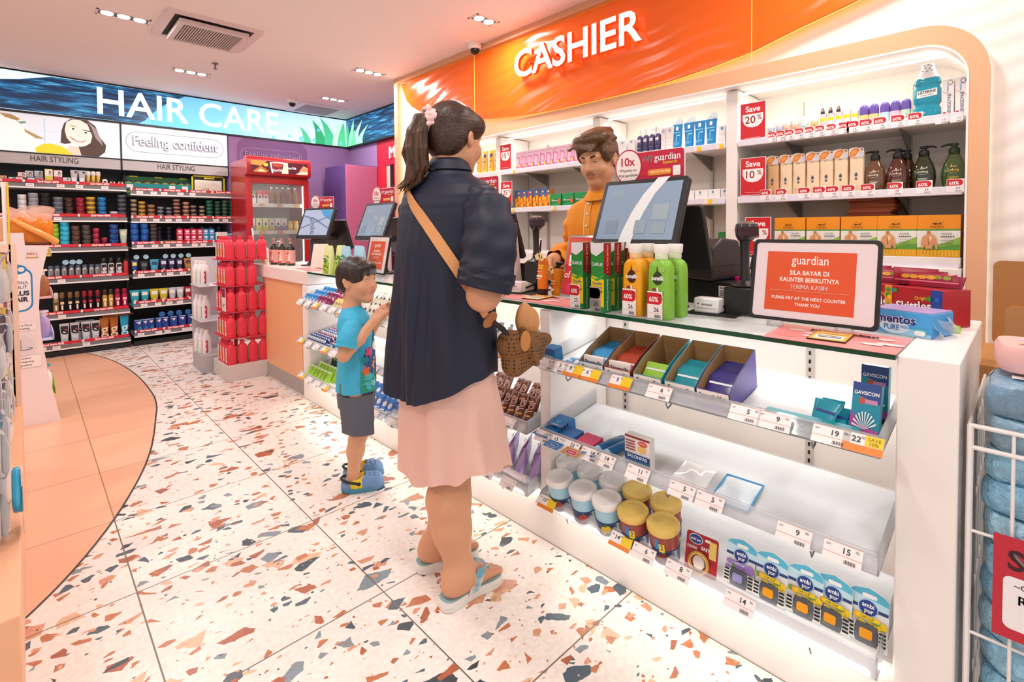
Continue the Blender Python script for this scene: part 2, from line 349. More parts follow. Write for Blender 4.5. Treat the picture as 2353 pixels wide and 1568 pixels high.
# ---- back wall header panels
def header(name, label, x0, x1, art, word, wx0, wx1):
    t = thing(name, label, 'sign')
    MB().box(x0, 6.46, 1.918, x1, 6.5, 2.272).build('panel', mat('e4ebf6', .5, emit=.35), t)
    art(t)
    MB().box(x0, 6.452, 1.905, x1, 6.5, 1.918).box(x0, 6.45, 1.80, x0+.006, 6.5, 2.272).box(x1-.006, 6.45, 1.80, x1, 6.5, 2.272).build('frame', BLK, t)
    g = MB().box(x0+.006, 6.456, 1.806, x1-.006, 6.5, 1.905).build('fascia', mat('bdb7b9', .5), t)
    letters('lettering', word, wx0, 1.837, wx1, 1.892, 6.456, .002, [mat('3a3238', .5)], t)
    return t
def lady(t):
    S = [('p', [(-.14, 2.26), (-.14, 1.93), (.15, 1.93), (.10, 2.03), (.0, 2.2)], 'f7f2f2'), ('p', [(-.14, 2.255), (-.06, 2.25), (.0, 2.215), (-.02, 2.195), (-.1, 2.22)], 'a5895a'), ('p', [(-.02, 2.19), (.03, 2.2), (.04, 2.185), (.0, 2.17)], '6fa07c'), ('p', [(.02, 2.13), (.09, 2.09), (.16, 2.05), (.1, 2.05), (.03, 2.1)], 'a8925c'),
         ('r', .155, 2.0, .165, 2.24, 'b9d2e4'), ('r', .08, 2.12, .26, 2.128, 'c3d8e6'),
         ('p', [(.27, 2.03), (.28, 2.15), (.3, 2.22), (.35, 2.268), (.47, 2.27), (.53, 2.22), (.56, 2.12), (.61, 2.04), (.6, 1.97), (.55, 1.92), (.40, 1.92), (.40, 2.05), (.3, 2.02)], '4a3630'),
         ('p', [(.1, 1.92), (.09, 1.96), (.14, 2.0), (.2, 2.015), (.27, 1.995), (.32, 1.97), (.38, 1.92)], 'f4cc25'), ('p', [(.32, 1.95), (.33, 2.01), (.40, 2.0), (.42, 1.92), (.36, 1.92)], 'f3c9b4'),
         ('p', [(.302, 2.15), (.315, 2.23), (.36, 2.262), (.42, 2.262), (.47, 2.23), (.505, 2.12), (.49, 2.05), (.45, 2.015), (.41, 2.005), (.35, 2.03), (.315, 2.08)], 'fbe3d6'),
         ('p', [(.47, 2.255), (.53, 2.2), (.57, 2.1), (.585, 2.03), (.53, 2.1), (.5, 2.2)], '9a8a8c'),
         ('p', [(.33, 2.205), (.37, 2.2), (.40, 2.183), (.37, 2.193)], '5d4238'), ('p', [(.43, 2.175), (.49, 2.166), (.50, 2.155), (.44, 2.165)], '5d4238'),
         ('e', .362, 2.172, .022, .009, 'ffffff'), ('e', .364, 2.172, .011, .009, '33211c'), ('e', .456, 2.146, .022, .009, 'ffffff'), ('e', .456, 2.146, .011, .009, '33211c'),
         ('p', [(.335, 2.1), (.37, 2.085), (.42, 2.075), (.46, 2.075), (.43, 2.048), (.39, 2.05), (.355, 2.07)], 'c4706a'), ('p', [(.345, 2.095), (.38, 2.082), (.42, 2.075), (.45, 2.073), (.42, 2.058), (.39, 2.06)], 'ffffff'),
         ('p', [(.392, 2.13), (.40, 2.115), (.42, 2.112), (.40, 2.108)], 'e5b39c')]
    decal(t, 'portrait_print', S, 6.4595, emit=.4)
header('poster_header', 'backlit poster of a smiling woman in yellow over grey HAIR STYLING fascia', -.75, .727, lady, 'HAIR STYLING', .058, .395)
def pill(t, x0, x1, z0, z1, s, col, y=6.4595, em=.3, face='e8ebf6'):
    c = rrect(x0, z0, x1, z1, 9, 10); i = rrect(x0+.004, z0+.004, x1-.004, z1-.004, 9, 10)
    decal(t, 'outline_print', [('p', c, col), ('p', i, face)], y, emit=em)
    letters('lettering', s, x0+.06, z0+.035, x1-.06, z1-.035, y-.0006, .03, [mat(face, .4, emit=em), mat('7d818c', .5)], t, .012)  # letter sides coloured dark grey to stand for the letters' shadow edges
header('slogan_header', 'backlit white Feeling confident panel over grey HAIR STYLING fascia', .729, 1.708, lambda t: pill(t, .768, 1.66, 2.0, 2.21, 'Feeling confident', '55565e'), 'HAIR STYLING', 1.031, 1.371)
WL = thing('wall_lettering', 'raised Feeling refreshed slogan on the purple wall above the drinks fridge', 'sign')
decal(WL, 'panel_print', [('p', rrect(1.80, 1.45, 2.62, 2.268, .12, 8), '83598f')], 6.4595, rough=.5)
decal(WL, 'outline_print', [('p', rrect(1.84, 1.98, 2.56, 2.16, 9, 10), 'b798bd'), ('p', rrect(1.844, 1.984, 2.556, 2.156, 9, 10), '83598f')], 6.459, rough=.5)
letters('lettering', 'Feeling refreshed', 1.885, 2.03, 2.522, 2.115, 6.458, .012, [mat('b59cbb', .5), mat('8a6a92', .5)], WL)
MY = thing('pharmacy_lettering', 'white raised script lettering on the red wall above the back door', 'sign', (3.2, 5.40, 0), -PI/2)
letters('lettering', 'MYguardian', 0, 1.99, .95, 2.17, 0, .025, [mat('ffffff', .4, emit=.5), mat('d8c8d0', .5)], MY, .015)
# tall purple cabinet against the side wall
CB = thing('tall_cabinet', 'tall purple and pink cupboard standing by the red back door', 'cabinet')
MB().box(2.78, 5.74, .02, 3.199, 6.3, 1.97).build('body', mat('6d4f93', .5), CB, bev=.004)
MB().box(2.785, 5.728, .04, 3.195, 5.74, 1.96).build('door', mat('c9729a', .5), CB, bev=.003)
# ---------------------------------------------------------------- ceiling fittings
LENS = mat('fff6ea', .3, emit=9.)
for i, (x, y, n_) in enumerate(DOWNLIGHTS):
    where = ['beside the square air vent', 'between the sprinkler and the HAIR CARE sign', 'midway along the far end of the ceiling', 'over the far corner by the aloe print', 'with two lamps, close to the CASHIER sign'][i]
    t = thing('downlight', f'recessed {"triple" if n_ == 3 else "twin"} ceiling downlight {where}', 'ceiling light', (x, y, CEIL), 0, 'recessed downlights')
    w = .046*n_
    fr_ = MB()
    for a in (-1, 1): fr_.box(-w-.012, a*.048-.006, -.004, w+.012, a*.048+.006, .0).box(a*(w+.006)-.006, -.054, -.004, a*(w+.006)+.006, .054, 0)
    fr_.build('trim_frame', mat('e8dbd6', .4), t)
    MB().box(-w, -.042, -.0015, w, .042, -.0005).build('recess', mat('4a4440', .5), t)
    for k in range(n_):
        MB().lathe([(.034, -.006), (.036, -.002)], 20, c=((k-(n_-1)/2)*.09, 0, 0)).build('lamp', LENS, t)
VT = thing('air_vent', 'square ceiling air vent with dropped slatted grille', 'air vent', (1.02, 4.30, CEIL))
a_ = MB()
for s in (-1, 1): a_.box(-.30, s*.28-.03, -.012, .30, s*.28+.03, 0).box(s*.28-.03, -.25, -.012, s*.28+.03, .25, 0)
a_.build('frame', mat('e5d3d2', .4), VT)
MB().box(-.25, -.25, -.004, .25, .25, -.001).build('duct_opening', mat('35302f', .7), VT)
a_ = MB()
for s in (-1, 1): a_.box(-.22, s*.205-.015, -.05, .22, s*.205+.015, -.02).box(s*.205-.015, -.19, -.05, s*.205+.015, .19, -.02)
a_.build('grille_frame', mat('ddd0cd', .4), VT)
a_ = MB()
for k in range(24): a_.box(-.186+k*.0162-.0035, -.19, -.046, -.186+k*.0162+.0035, .19, -.024)
a_.build('slats', mat('cfc2bd', .4), VT)
VT = thing('air_vent', 'flush ceiling air grille close to the far corner', 'air vent', (2.62, 6.15, CEIL))
a_ = MB()
for s in (-1, 1): a_.box(-.27, s*.24-.03, -.01, .27, s*.24+.03, 0).box(s*.24-.03, -.21, -.01, s*.24+.03, .21, 0)
a_.build('frame', mat('e3d6dd', .4), VT)
a_ = MB()
for k in range(20): a_.box(-.22, -.215+k*.0225-.006, -.008, .22, -.215+k*.0225+.006, -.002)
a_.build('slats', mat('b9adb8', .5), VT)
SP = thing('fire_sprinkler', 'small metal fire sprinkler hanging from the ceiling', 'sprinkler', (1.25, 5.05, CEIL))
MB().lathe([(.001, 0), (.028, 0), (.026, -.008), (.008, -.012), (.007, -.05), (.001, -.05)], 14).build('body', mat('8d8583', .3, .8), SP)
MB().lathe([(.001, -.056), (.018, -.055), (.02, -.051), (.001, -.05)], 12).build('deflector', mat('6d6764', .3, .8), SP)
for i, (x, y, lab) in enumerate(((2.215, 5.85, 'white dome security camera beside the flush ceiling grille'), (2.63, 3.13, 'white dome security camera above the orange CASHIER sign'))):
    t = thing('security_camera', lab, 'security camera', (x, y, CEIL), 0, 'dome cameras')
    MB().lathe([(.001, 0), (.055, 0), (.056, -.03), (.048, -.045), (.001, -.046)], 24).build('housing', mat('f1ece8', .3), t)
    MB().lathe([(.001, -.085), (.018, -.082), (.032, -.07), (.038, -.05), (.037, -.044), (.001, -.044)], 20).build('dome', mat('17161a', .08), t)
# ================================================================ CASHIER WALL (plane x = WX, facing the shop)
WX = 2.77
def relief(name, hexc, strength=.5, emit=0, rough=.5):
    m = bpy.data.materials.new(name); m.use_nodes = True; n, l, b = nodes(m)
    geo = n.new('ShaderNodeNewGeometry'); mp = n.new('ShaderNodeMapping'); mp.inputs['Scale'].default_value = (1, 1, 1); mp.inputs['Rotation'].default_value = (R(8), 0, 0)
    wv = n.new('ShaderNodeTexWave'); wv.bands_direction = 'Z'; wv.inputs['Scale'].default_value = 3.2; wv.inputs['Distortion'].default_value = 9; wv.inputs['Detail'].default_value = 1.; wv.inputs['Detail Scale'].default_value = .55
    bp = n.new('ShaderNodeBump'); bp.inputs['Strength'].default_value = strength; bp.inputs['Distance'].default_value = .02
    l.new(geo.outputs['Position'], mp.inputs[0]); l.new(mp.outputs[0], wv.inputs['Vector']); l.new(wv.outputs['Fac'], bp.inputs['Height']); l.new(bp.outputs[0], b.inputs['Normal'])
    b.inputs['Base Color'].default_value = (*lin(hexc), 1); b.inputs['Roughness'].default_value = rough
    if emit: b.inputs['Emission Color'].default_value = (*lin(hexc), 1); b.inputs['Emission Strength'].default_value = emit
    return m
def arch(y0, y1, z0, z1, r, n=10):                 # opening outline with two round upper corners, from bottom near end round to bottom far end
    o = [(y0, z0)]
    for i in range(n+1): a = PI-PI/2*i/n; o.append((y0+r+r*math.cos(a), z1-r+r*math.sin(a)))
    for i in range(n+1): a = PI/2-PI/2*i/n; o.append((y1-r+r*math.cos(a), z1-r+r*math.sin(a)))
    return o+[(y1, z0)]
INN = arch(.185, 3.84, 0.0, 1.930, .155); OUT = arch(.125, 3.9, 0.0, 2.008, .215)
wall = MB(); wall.add([(WX, y, z) for y, z in [(-2.6, 0), (-2.6, 2.62), (4.37, 2.62), (4.37, 0)]+OUT[::-1]], [tuple(range(4+len(OUT)))])
struct(wall.build('wall_right', relief('white_wave_relief', 'f4ece6', .2), smooth=False))
# recess behind the opening: sides, top, back
WHITE = mat('f5efea', .45)
rc = MB(); b2 = [(WX, y, z) for y, z in INN]; b3 = [(3.10, y, z) for y, z in INN]
n2 = len(INN); rc.add(b2+b3, [(i, i+1, n2+i+1, n2+i) for i in range(n2-1)]); rc.add(b3, [tuple(range(n2))])
struct(rc.build('wall_right.001', mat('efe6dc', .5), smooth=False))
struct(box(3.11, -2.6, 0, 3.16, 4.43, CEIL).build('wall_right.002', mat('e6d8d0', .6)))
# peach arch frame, proud of the wall
fr = MB(); cs = lambda o, i: [(WX-.055, *i), (WX-.055, *o), (WX-.012, *o), (WX-.012, *i)]
fr.loft([cs(o, i) for o, i in zip(OUT, INN)])
PEACH = mat('e9b28a', .4)
struct(fr.build('trim_2', PEACH))
lip = MB(); I2 = arch(.192, 3.832, 0, 1.922, .148)
lip.loft([[(WX-.058, *i), (WX-.058, *j), (WX+.33, *j), (WX+.33, *i)] for i, j in zip(INN, I2)])
struct(lip.build('trim_3', WHITE))
LEDW = mat('fff0dc', .5, emit=3.2); LEDN = mat('fff3e2', .5, emit=2.5)
OUTL = arch(.135, 3.89, .0, 1.998, .205)
led = MB(); led.tube([(WX-.02, y, z) for y, z in OUTL], .010, 6); led = led.build('led_strip', LEDW); tag(led, 'glowing LED strip hidden behind the peach arch frame', 'light')
# portal trim at the ceiling and far end, with its light line
pt = MB(); pt.box(WX-.10, 4.365, 0, WX+.38, 4.43, CEIL).box(WX-.10, -2.6, 2.612, WX+.38, 4.365, CEIL)
struct(pt.build('trim_4', mat('dba680', .42)))
led = MB().box(WX-.05, 4.325, .02, WX-.02, 4.362, 2.60).build('led_strip', LEDW); tag(led, 'upright LED strip at the far end of the wavy cashier wall', 'light')
# orange CASHIER panel
CS = thing('cashier_sign', 'large glossy orange CASHIER panel with white raised letters on the wavy wall', 'sign', (WX, 0, 0), -PI/2)
# local x = -y world, local -y = towards the shop
low = [(4.325, 2.60), (4.32, 2.56), (4.24, 2.425), (4.15, 2.35), (4.05, 2.30), (3.74, 2.187), (3.48, 2.13), (3.22, 2.082), (2.95, 2.05), (2.66, 2.026), (2.3, 2.013), (2.0, 2.012), (1.75, 2.014), (1.5, 2.022), (1.25, 2.045), (1.014, 2.078), (.79, 2.137), (.60, 2.18), (.30, 2.26), (-.2, 2.40), (-.75, 2.56), (-.85, 2.60)]
pnl = MB(); pnl.prism([(-y, z) for y, z in low][::-1], -.075, -.055, 'y')
o_m = relief('orange_acrylic', 'ea6216', .16, .15, .2)
pnl.build('panel', o_m, CS, smooth=False)
yl = mat('ffd21e', .4, emit=1.6)
e_ = MB(); e_.tube([(4.30*-1, -.05, 2.592), (.8, -.05, 2.592)], .007, 6); e_.build('edge_light', yl, CS)
e_ = MB(); e_.tube([(-y, -.040, z+.012) for y, z in low[1:-1]], .008, 6); e_.build('edge_light', mat('ffc93a', .4, emit=3.), CS)
e_ = MB()
for y in (3.216, 1.014): e_.box(-y-.0015, -.0765, 2.03, -y+.0015, -.075, 2.6)
e_.build('seam', mat('ffd24a', .3, emit=.8), CS)
letters('lettering', 'CASHIER', -2.678, 2.278, -1.610, 2.478, -.115, .028, [mat('fffaf2', .4, emit=1.1), mat('ef5a1a', .4, emit=.25)], CS, .018)
st = MB(); 
for x in (-2.55, -2.3, -2.1, -1.95, -1.8, -1.68): st.box(x-.006, -.116, 2.37, x+.006, -.074, 2.382)
st.build('standoff', mat('d94e12', .4), CS)
# upright dividers, shelves and brackets of the back shelving
for i, y in enumerate((1.145, 2.046, 3.02)):
    struct(box(WX+.005, y-.03, .62, 3.09, y+.03, 1.915).build('trim_%d' % (5+i), WHITE, bev=.002))
BAYS = [(.20, 1.113), (1.177, 2.014), (2.078, 2.988), (3.052, 3.82)]
SHELF_Z = (1.615, 1.312)
TICK = {}
def wall_shelf(bay, z, label):
    y0, y1 = BAYS[bay]
    t = thing('wall_shelf', label, 'shelf', (WX, 0, 0), 0, 'white shelves behind the till')
    MB().box(.012, y0, z, .325, y1, z+.016).build('board', WHITE, t, bev=.002)
    MB().box(-.004, y0+.004, z-.006, .012, y1-.004, z+.03).build('ticket_rail', mat('e9e4ee', .3), t, bev=.003)
    for yb in (y0+.22, y1-.22):
        MB().prism([(.06, z), (.32, z), (.32, z-.085), (.30, z-.085)], yb-.004, yb+.004, 'y').build('bracket', mat('8f8a84', .4, .5), t)
    return t
bn = ['nearest the round corner', 'behind the big till screen', 'behind the young cashier', 'behind the woman']
SHV = {}
for b in range(4):
    for k, z in enumerate(SHELF_Z): SHV[b, k] = wall_shelf(b, z, f'{("upper", "lower")[k]} white glass-edged wall shelf in the bay {bn[b]}'.replace(' glass-edged', ''))
LG = thing('ledge_drawer', 'thick white ledge under the back shelves', 'shelf', (WX, 0, 0), 0)
MB().box(-.03, .20, .912, .325, 3.82, 1.0).build('board', WHITE, LG, bev=.003)
MB().box(-.012, .21, 1.0, -.004, 3.81, 1.018).build('ticket_rail', mat('e9e4ee', .3), LG)
struct(box(WX+.03, .20, 0, 3.08, 3.82, .74).build('trim_8', mat('d9cdc6', .5)))
struct(box(WX+.2, .20, .74, 3.08, 3.82, .912).build('trim_9', mat('1b1a1c', .6)))  # near-black block: shade of the gap under the ledge, put in by colour
# slotted uprights on the back board, LED bars under the canopy
for b, (y0, y1) in enumerate(BAYS):
    r_ = MB()
    for y in (y0+.22, y1-.22):
        r_.box(3.085, y-.009, 1.0, 3.1, y+.009, 1.86)
    o = struct(r_.build('trim_%d' % (10+b), mat('b9b2aa', .4, .4)))
    t = MB().box(WX+.05, y0+.03, 1.895, WX+.064, y1-(.03 if b else .0)-(.0), 1.905).build('led_strip', LEDN)
    tag(t, f'slim LED bar along the top of the shelf bay {bn[b]}', 'light')
    lamp('AREA', 'shelf_light', (WX+.06, (y0+y1)/2, 1.885), 1.6, (1, .94, .86), .02, (y1-y0)*.9, (0, R(-25), 0))
# ================================================================ COUNTER
CX0, CTOP = 1.385, .893
CT = thing('cashier_counter', 'long white pay counter with a peach end panel and open lit display front', 'counter')
cw = mat('f6f0ec', .35)
b_ = MB()
b_.box(1.385, .10, 0, 2.05, .205, CTOP)                    # solid near end
b_.box(1.78, .205, 0, 2.05, 1.0, .85)
b_.build('end_block', cw, CT, bev=.004)
MB().box(1.662, .206, .853, 1.85, 4.6, CTOP-.002).box(1.85, .206, .853, 2.05, 1.0, CTOP-.002).build('worktop', cw, CT, bev=.003)
MB().box(1.385, 3.451, .80, 1.70, 4.6, CTOP).build('worktop_end', mat('f3e4de', .35), CT, bev=.004)
fp = MB(); fp.prism(rrect(3.60, .04, 4.40, .80, .03), 1.40, 1.44, 'x'); fp.build('peach_panel', mat('eeb184', .4), CT)
MB().box(1.398, 3.565, 0, 1.45, 4.40, .105).build('kick_plate', mat('a9a09c', .5), CT)
MB().box(1.42, 3.50, 0, 1.75, 4.38, .80).build('carcass', mat('e9dcd4', .5), CT)
# open front: plinth, posts, back board, bay floor
pl = MB()
pr = [(1.60, .17), (1.41, .17), (1.392, .155), (1.387, .12), (1.387, .0), (1.60, .0)]
pl.loft([[(x, y, z) for x, z in pr] for y in (.20, 3.55)])
pl.build('plinth', cw, CT)
for y0, y1 in ((3.448, 3.56), (1.235, 1.285)):
    MB().box(1.386, y0, .0 if y0 > 3 else .17, 1.74, y1, .798 if y0 > 3 else .875).build('post', cw, CT, bev=.012 if y0 > 3 else .003)
MB().box(1.75, .205, .1, 1.77, 3.45, .873).build('back_board', mat('f3e9e2', .45), CT)
for y in (.475, 1.145, 1.42, 2.12, 2.35, 3.2):
    r_ = MB().box(1.744, y-.011, .12, 1.751, y+.011, .86); r_.cur = 1
    for k in range(28): r_.box(1.7425, y-.003, .13+k*.026, 1.7442, y+.003, .142+k*.026)
    r_.build('slotted_upright', [mat('cfc8c2', .35, .3), mat('1a1816', .6)], CT)
MB().box(1.62, .21, .845, 1.635, 3.44, .851).build('led_strip', mat('fff2e2', .5, emit=3.), CT)
lamp('AREA', 'counter_light', (1.55, .72, .845), 1.8, (1, .95, .88), .03, .95)
lamp('AREA', 'counter_light', (1.55, 1.8, .845), 2.2, (1, .95, .88), .03, 1.0)
lamp('AREA', 'counter_light', (1.55, 2.9, .845), 2.2, (1, .95, .88), .03, 1.0)
for z, e in ((.655, .5), (.395, .6)):
    for y in (.72, 1.8, 2.88): lamp('AREA', 'tray_fill', (1.71, y, z), e, (1, .96, .9), .03, 1.0, (0, R(28), 0))  # unseen fill lamps added to brighten the lower tray tiers
# green edged glass top
GL = thing('glass_top', 'clear glass counter top with a dark green front edge', 'glass')
gt = MB().box(1.386, .207, .882, 1.66, 3.447, CTOP).build('pane', clear_plastic('counter_glass', (.93, .97, .95), .05), GL)
MB().box(1.382, .207, .881, 1.3855, 3.447, CTOP+.0003).build('edge', mat('0b4a33', .12), GL)
AC = clear_plastic(); TRAYS = [(.673, 'upper'), (.412, 'middle'), (.178, 'lower')]
def tray(y0, y1, z, label, tickets=()):
    """clear acrylic shelf: sloping base, front wall with a tilted ticket lip; z is the front base height"""
    t = thing('acrylic_tray', label, 'tray', (0, 0, 0), 0, 'clear acrylic display trays')
    xf, xb, rise = 1.325, 1.66, .055
    MB().loft([[(xf, y, z), (xb, y, z+rise), (xb, y, z+rise+.005), (xf, y, z+.005)] for y in (y0, y1)]).build('base', AC, t)
    MB().loft([[(xf, y, z), (xf-.004, y, z), (xf-.004, y, z+.045), (xf, y, z+.045)] for y in (y0, y1)]).build('front_wall', AC, t)
    lp = MB().loft([[(xf-.030, y, z+.016), (xf-.027, y, z+.014), (xf+.006, y, z+.046), (xf+.003, y, z+.049)] for y in (y0, y1)]); lp.build('ticket_lip', clear_plastic('lip_acrylic', (.95, .96, .98), .22), t)
    for y in (y0, y1-.004): MB().loft([[(xf, q, z), (xb, q, z+rise), (xb, q, z+rise+.06), (xf, q, z+.05)] for q in (y, y+.004)]).build('side_wall', AC, t)
    for y in (y0+.13, (y0+y1)/2, y1-.13): MB().tube([(xf-.012, y, z+.0), (xf-.004, y, z-.016), (xf+.012, y, z-.012), (xf+.03, y, z)], .0022, 6).build('hook', mat('8d8680', .3, .8), t)
    for q in tickets: ticket(t, q[0], z, *q[1:])
    return t
def ticket(t, y, z, price, kind=0, cents='90', w=.075):
    """printed price card on a tray lip: kind 0 plain, 1 with a yellow saving, 2 orange promo"""
    M = Matrix.Translation((1.298, y, z+.0325)) @ Matrix.Rotation(-PI/2, 4, 'Z') @ Matrix.Rotation(R(-40), 4, 'X')
    h = .021
    S = [('r', -w/2, -h, w/2, h, 'fbf6f5')]
    if kind == 2: S += [('r', -w/2, -h, w/2, -.004, 'f08a3c'), ('r', .004, -.003, w/2, h, 'f6d22c'), ('t', 'SAVE', .011, .021, .013, '7a5a10'), ('t', '10%', .011, .021, .003, '7a5a10')]
    elif kind == 1: S += [('r', -w/2, -h, w/2, -.009, 'f08a3c'), ('r', .002, -.009, w/2, h, 'f6d22c')]
    else: S += [('r', -w/2, h-.001, w/2, h, 'e88a6a'), ('r', -w/2, -.004, w/2, -.003, 'e88a6a')]
    S += [('t', 'RM', .006, -w*.38, .012, '4a4444')]
    S += [('t', str(price), .018, -.012 if kind else .008, .008, '2a2424', .01), ('t', cents, .008, w*.36 if not kind else 0, .013, '6a6464')]
    for k in range(9): S.append(('r', .005+k*.0026, -h+.003, .005+k*.0026+(.0008, .0016)[k % 2], -h+.011, '3a3434')) if kind == 0 else None
    decal(t, 'price_ticket', [s for s in S if s], 0, M=M)
tray(.222, 1.228, .673, 'uppermost clear tray of the near bay, holding lozenge boxes', [(1.17, 7), (1.12, 5), (1.055, 8, 1), (.985, 6, 1), (.87, 5, 1), (.74, 6), (.50, 5), (.43, 9), (.31, 19), (.25, 22, 2)])
tray(.222, 1.228, .412, 'middle clear tray of the near bay, nearly empty', [(1.19, 15), (1.14, 15), (1.07, 23), (.985, 14), (.93, 14), (.81, 11), (.67, 5), (.59, 5), (.385, 9), (.285, 15, 0, '70')])
tray(.222, 1.228, .178, 'lowest clear tray of the near bay, holding air fresheners', [(1.175, 10, 1), (.87, 14, 1), (.79, 6), (.68, 8), (.51, 14)])
for (y0, y1, nm) in ((1.295, 2.30, 'middle bay beside the woman'), (2.315, 3.44, 'far bay beside the boy')):
    for z, lv in TRAYS: tray(y0, y1, z, f'{lv} clear acrylic sweets tray in the {nm}', [(y0+.08+.12*k, '', (1, 0, 0)[(k+int(z*10)) % 3]) for k in range(int((y1-y0)/.12))])
# light line under the lowest trays
for y0, y1, w in ((.215, 1.23, 'near'), (1.295, 2.30, 'middle'), (2.315, 3.44, 'far')):
    o = MB().box(1.372, y0, .168, 1.384, y1, .178).build('led_strip', mat('fff6e6', .5, emit=5.)); tag(o, f'bright LED strip under the lowest tray of the {w} counter bay', 'light')
    lamp('AREA', 'plinth_light', (1.335, (y0+y1)/2, .183), .7, (1, .95, .85), .03, (y1-y0)*.95, (0, R(25), 0))
# ================================================================ STOCK: generic makers (front faces local -y, base at z = 0)
def carton(name, label, cat, w, d, h, col, shapes=(), group=None, bev=.0012, rough=.4, extra=None):
    t = thing(name, label, cat, group=group)
    MB().box(-w/2, 0, 0, w/2, d, h).build('box', mat(col, rough), t, bev=bev, seg=1)
    if shapes: decal(t, 'print', shapes, -.0002)
    if extra: extra(t)
    return t
def put(root, loc, rz=0, label=None, rot=None):
    if not root.get('_used'):
        root['_used'] = 1; root.location = loc; root.rotation_euler[2] = rz
        if rot is not None: root.rotation_euler = rot
        if label: root['label'] = label
        return root
    c = dup(root, loc, rz, label, rot=rot); return c
def squeeze(name, label, cat, w, h, col, cap, shapes=(), group=None, d=.03, caph=.03, topw=None, rough=.35):
    """squeeze tube standing on its cap: round at the cap, flat crimp at the top"""
    t = thing(name, label, cat, group=group); tw = (topw or w)/2
    MB().lathe([(d*.92, 0), (d, .002), (d, caph-.002), (d*.95, caph)], 20).build('cap', mat(cap, .35), t)
    b = MB(); H = h-caph
    b.stack([(d*.93+(w/2-d*.93)*s, max(d*.93*(1-s)**.8, .002), caph+H*s*.96, 2+.0*s) for s in (0, .02, .25, .5, .75, 1)]+[(tw, .0018, caph+H, 2.5)], 24)
    b.build('body', mat(col, rough), t)
    if shapes: decal(t, 'print', shapes, 0, M=Matrix(((1, 0, 0, 0), (0, 1, d*.93/(H), -d*.95-.0012-d*.93*caph/H), (0, 0, 1, 0), (0, 0, 0, 1))))
    return t
def qr_free(): pass
RZ = -PI/2; FX = WX+.035
def ticket60(t, y, z, price, x=-.0045, w=.062, red=True, h=.036):
    M = Matrix.Translation((x, y, z)) @ Matrix.Rotation(-PI/2, 4, 'Z')
    S = [('r', -w/2, -.018, w/2, h, 'fbf4f4')]
    if red: S += [('p', [(-w/2+.001, .008), (w/2-.014, .008), (w/2-.006, .012), (w/2-.003, .021), (w/2-.006, .030), (w/2-.014, .034), (-w/2+.001, .034)], 'd01f2c'), ('t', '60%', .019, -.004, .019, 'ffffff', .015)]
    S += [('t', str(price), .013, .008, -.002, '6a6468')]
    S += [('r', .0+k*.003, -.016, .0016+k*.003, -.011, '8a8890') for k in range(7)]
    decal(t, 'price_ticket', S, 0, M=M)
# "Save" cards
def save_card(pct, label, w=.13, h=.2, col='d3222d'):
    t = thing('discount_card', label, 'price sign', group='red Save cards on the back shelves')
    MB().box(-w/2, 0, 0, w/2, .003, h).build('card', mat('f6efee', .4), t)
    sh = [(-w*.40, h*.70), (w*.40, h*.70), (w*.40, h*.55), (w*.33, h*.44), (w*.2, h*.37), (0, h*.345), (-w*.2, h*.37), (-w*.33, h*.44), (-w*.40, h*.55)]
    decal(t, 'print', [('r', -w/2+.003, .003, w/2-.003, h-.003, col), ('t', 'Save', .042, 0, h*.835, 'ffffff', .02), ('p', sh, 'fbf5f2'), ('t', pct, .055, -w*.1, h*.555, '8c1d2c', .012), ('t', '%', .034, w*.26, h*.60, '8c1d2c', .008), ('r', -w*.3, .014, w*.3, .017, 'f0a8a8')], 0)
    return t
for pct, y, z, h, lab in (('20', 1.034, 1.634, .198, 'red Save 20 percent card standing on the upper shelf beside pastel roll-ons'), ('10', 1.032, 1.345, .192, 'red Save 10 percent card beside the cream lotion bottles'), ('15', 1.005, 1.03, .205, 'red Save 15 percent card partly behind the scanner, beside the plaster boxes'), ('15', 2.935, 1.65, .19, 'red Save 15 percent card beside the pink boxes'), ('25', 2.928, 1.355, .19, 'red Save 25 percent card beside the orange boxes'), ('10', 1.99, 1.645, .19, 'red discount card mostly hidden behind the young cashier')):
    put(save_card(pct, lab), (WX+.001 if y < 1.1 else WX+.004, y, z), RZ)
# ---- near bay, upper shelf
Z1 = 1.631; Z2 = 1.328; Z3 = 1.0
def rollon(col, lab, word='jnl'):
    t = thing('roll_on', lab, 'deodorant', group='pastel roll-ons')
    MB().lathe([(.0165, 0), (.018, .004), (.018, .062), (.017, .066)], 20).build('body', mat(col, .35), t)
    MB().lathe([(.0175, .064), (.018, .070), (.0175, .092), (.014, .099), (.001, .1)], 20).build('cap', mat('f6ecea', .25), t)
    decal(t, 'print', [('t', word, .018, 0, .045, '2a2a3a', .012)], 0, wrap=(.018, .018))
    return t
for i, (y, c, cn) in enumerate(zip((.962, .921, .882, .846, .805, .760), ('c3c0d2', 'bdb9cf', 'f2c3a8', 'f3b99d', 'bfdedb', 'f6c184'), ('grey', 'lilac grey', 'peach', 'salmon', 'mint', 'apricot'))):
    put(rollon(c, f'{cn} roll-on deodorant with a frosted cap, {ORD[i]} after the Save 20 card'), (FX+.02, y, Z1), RZ)
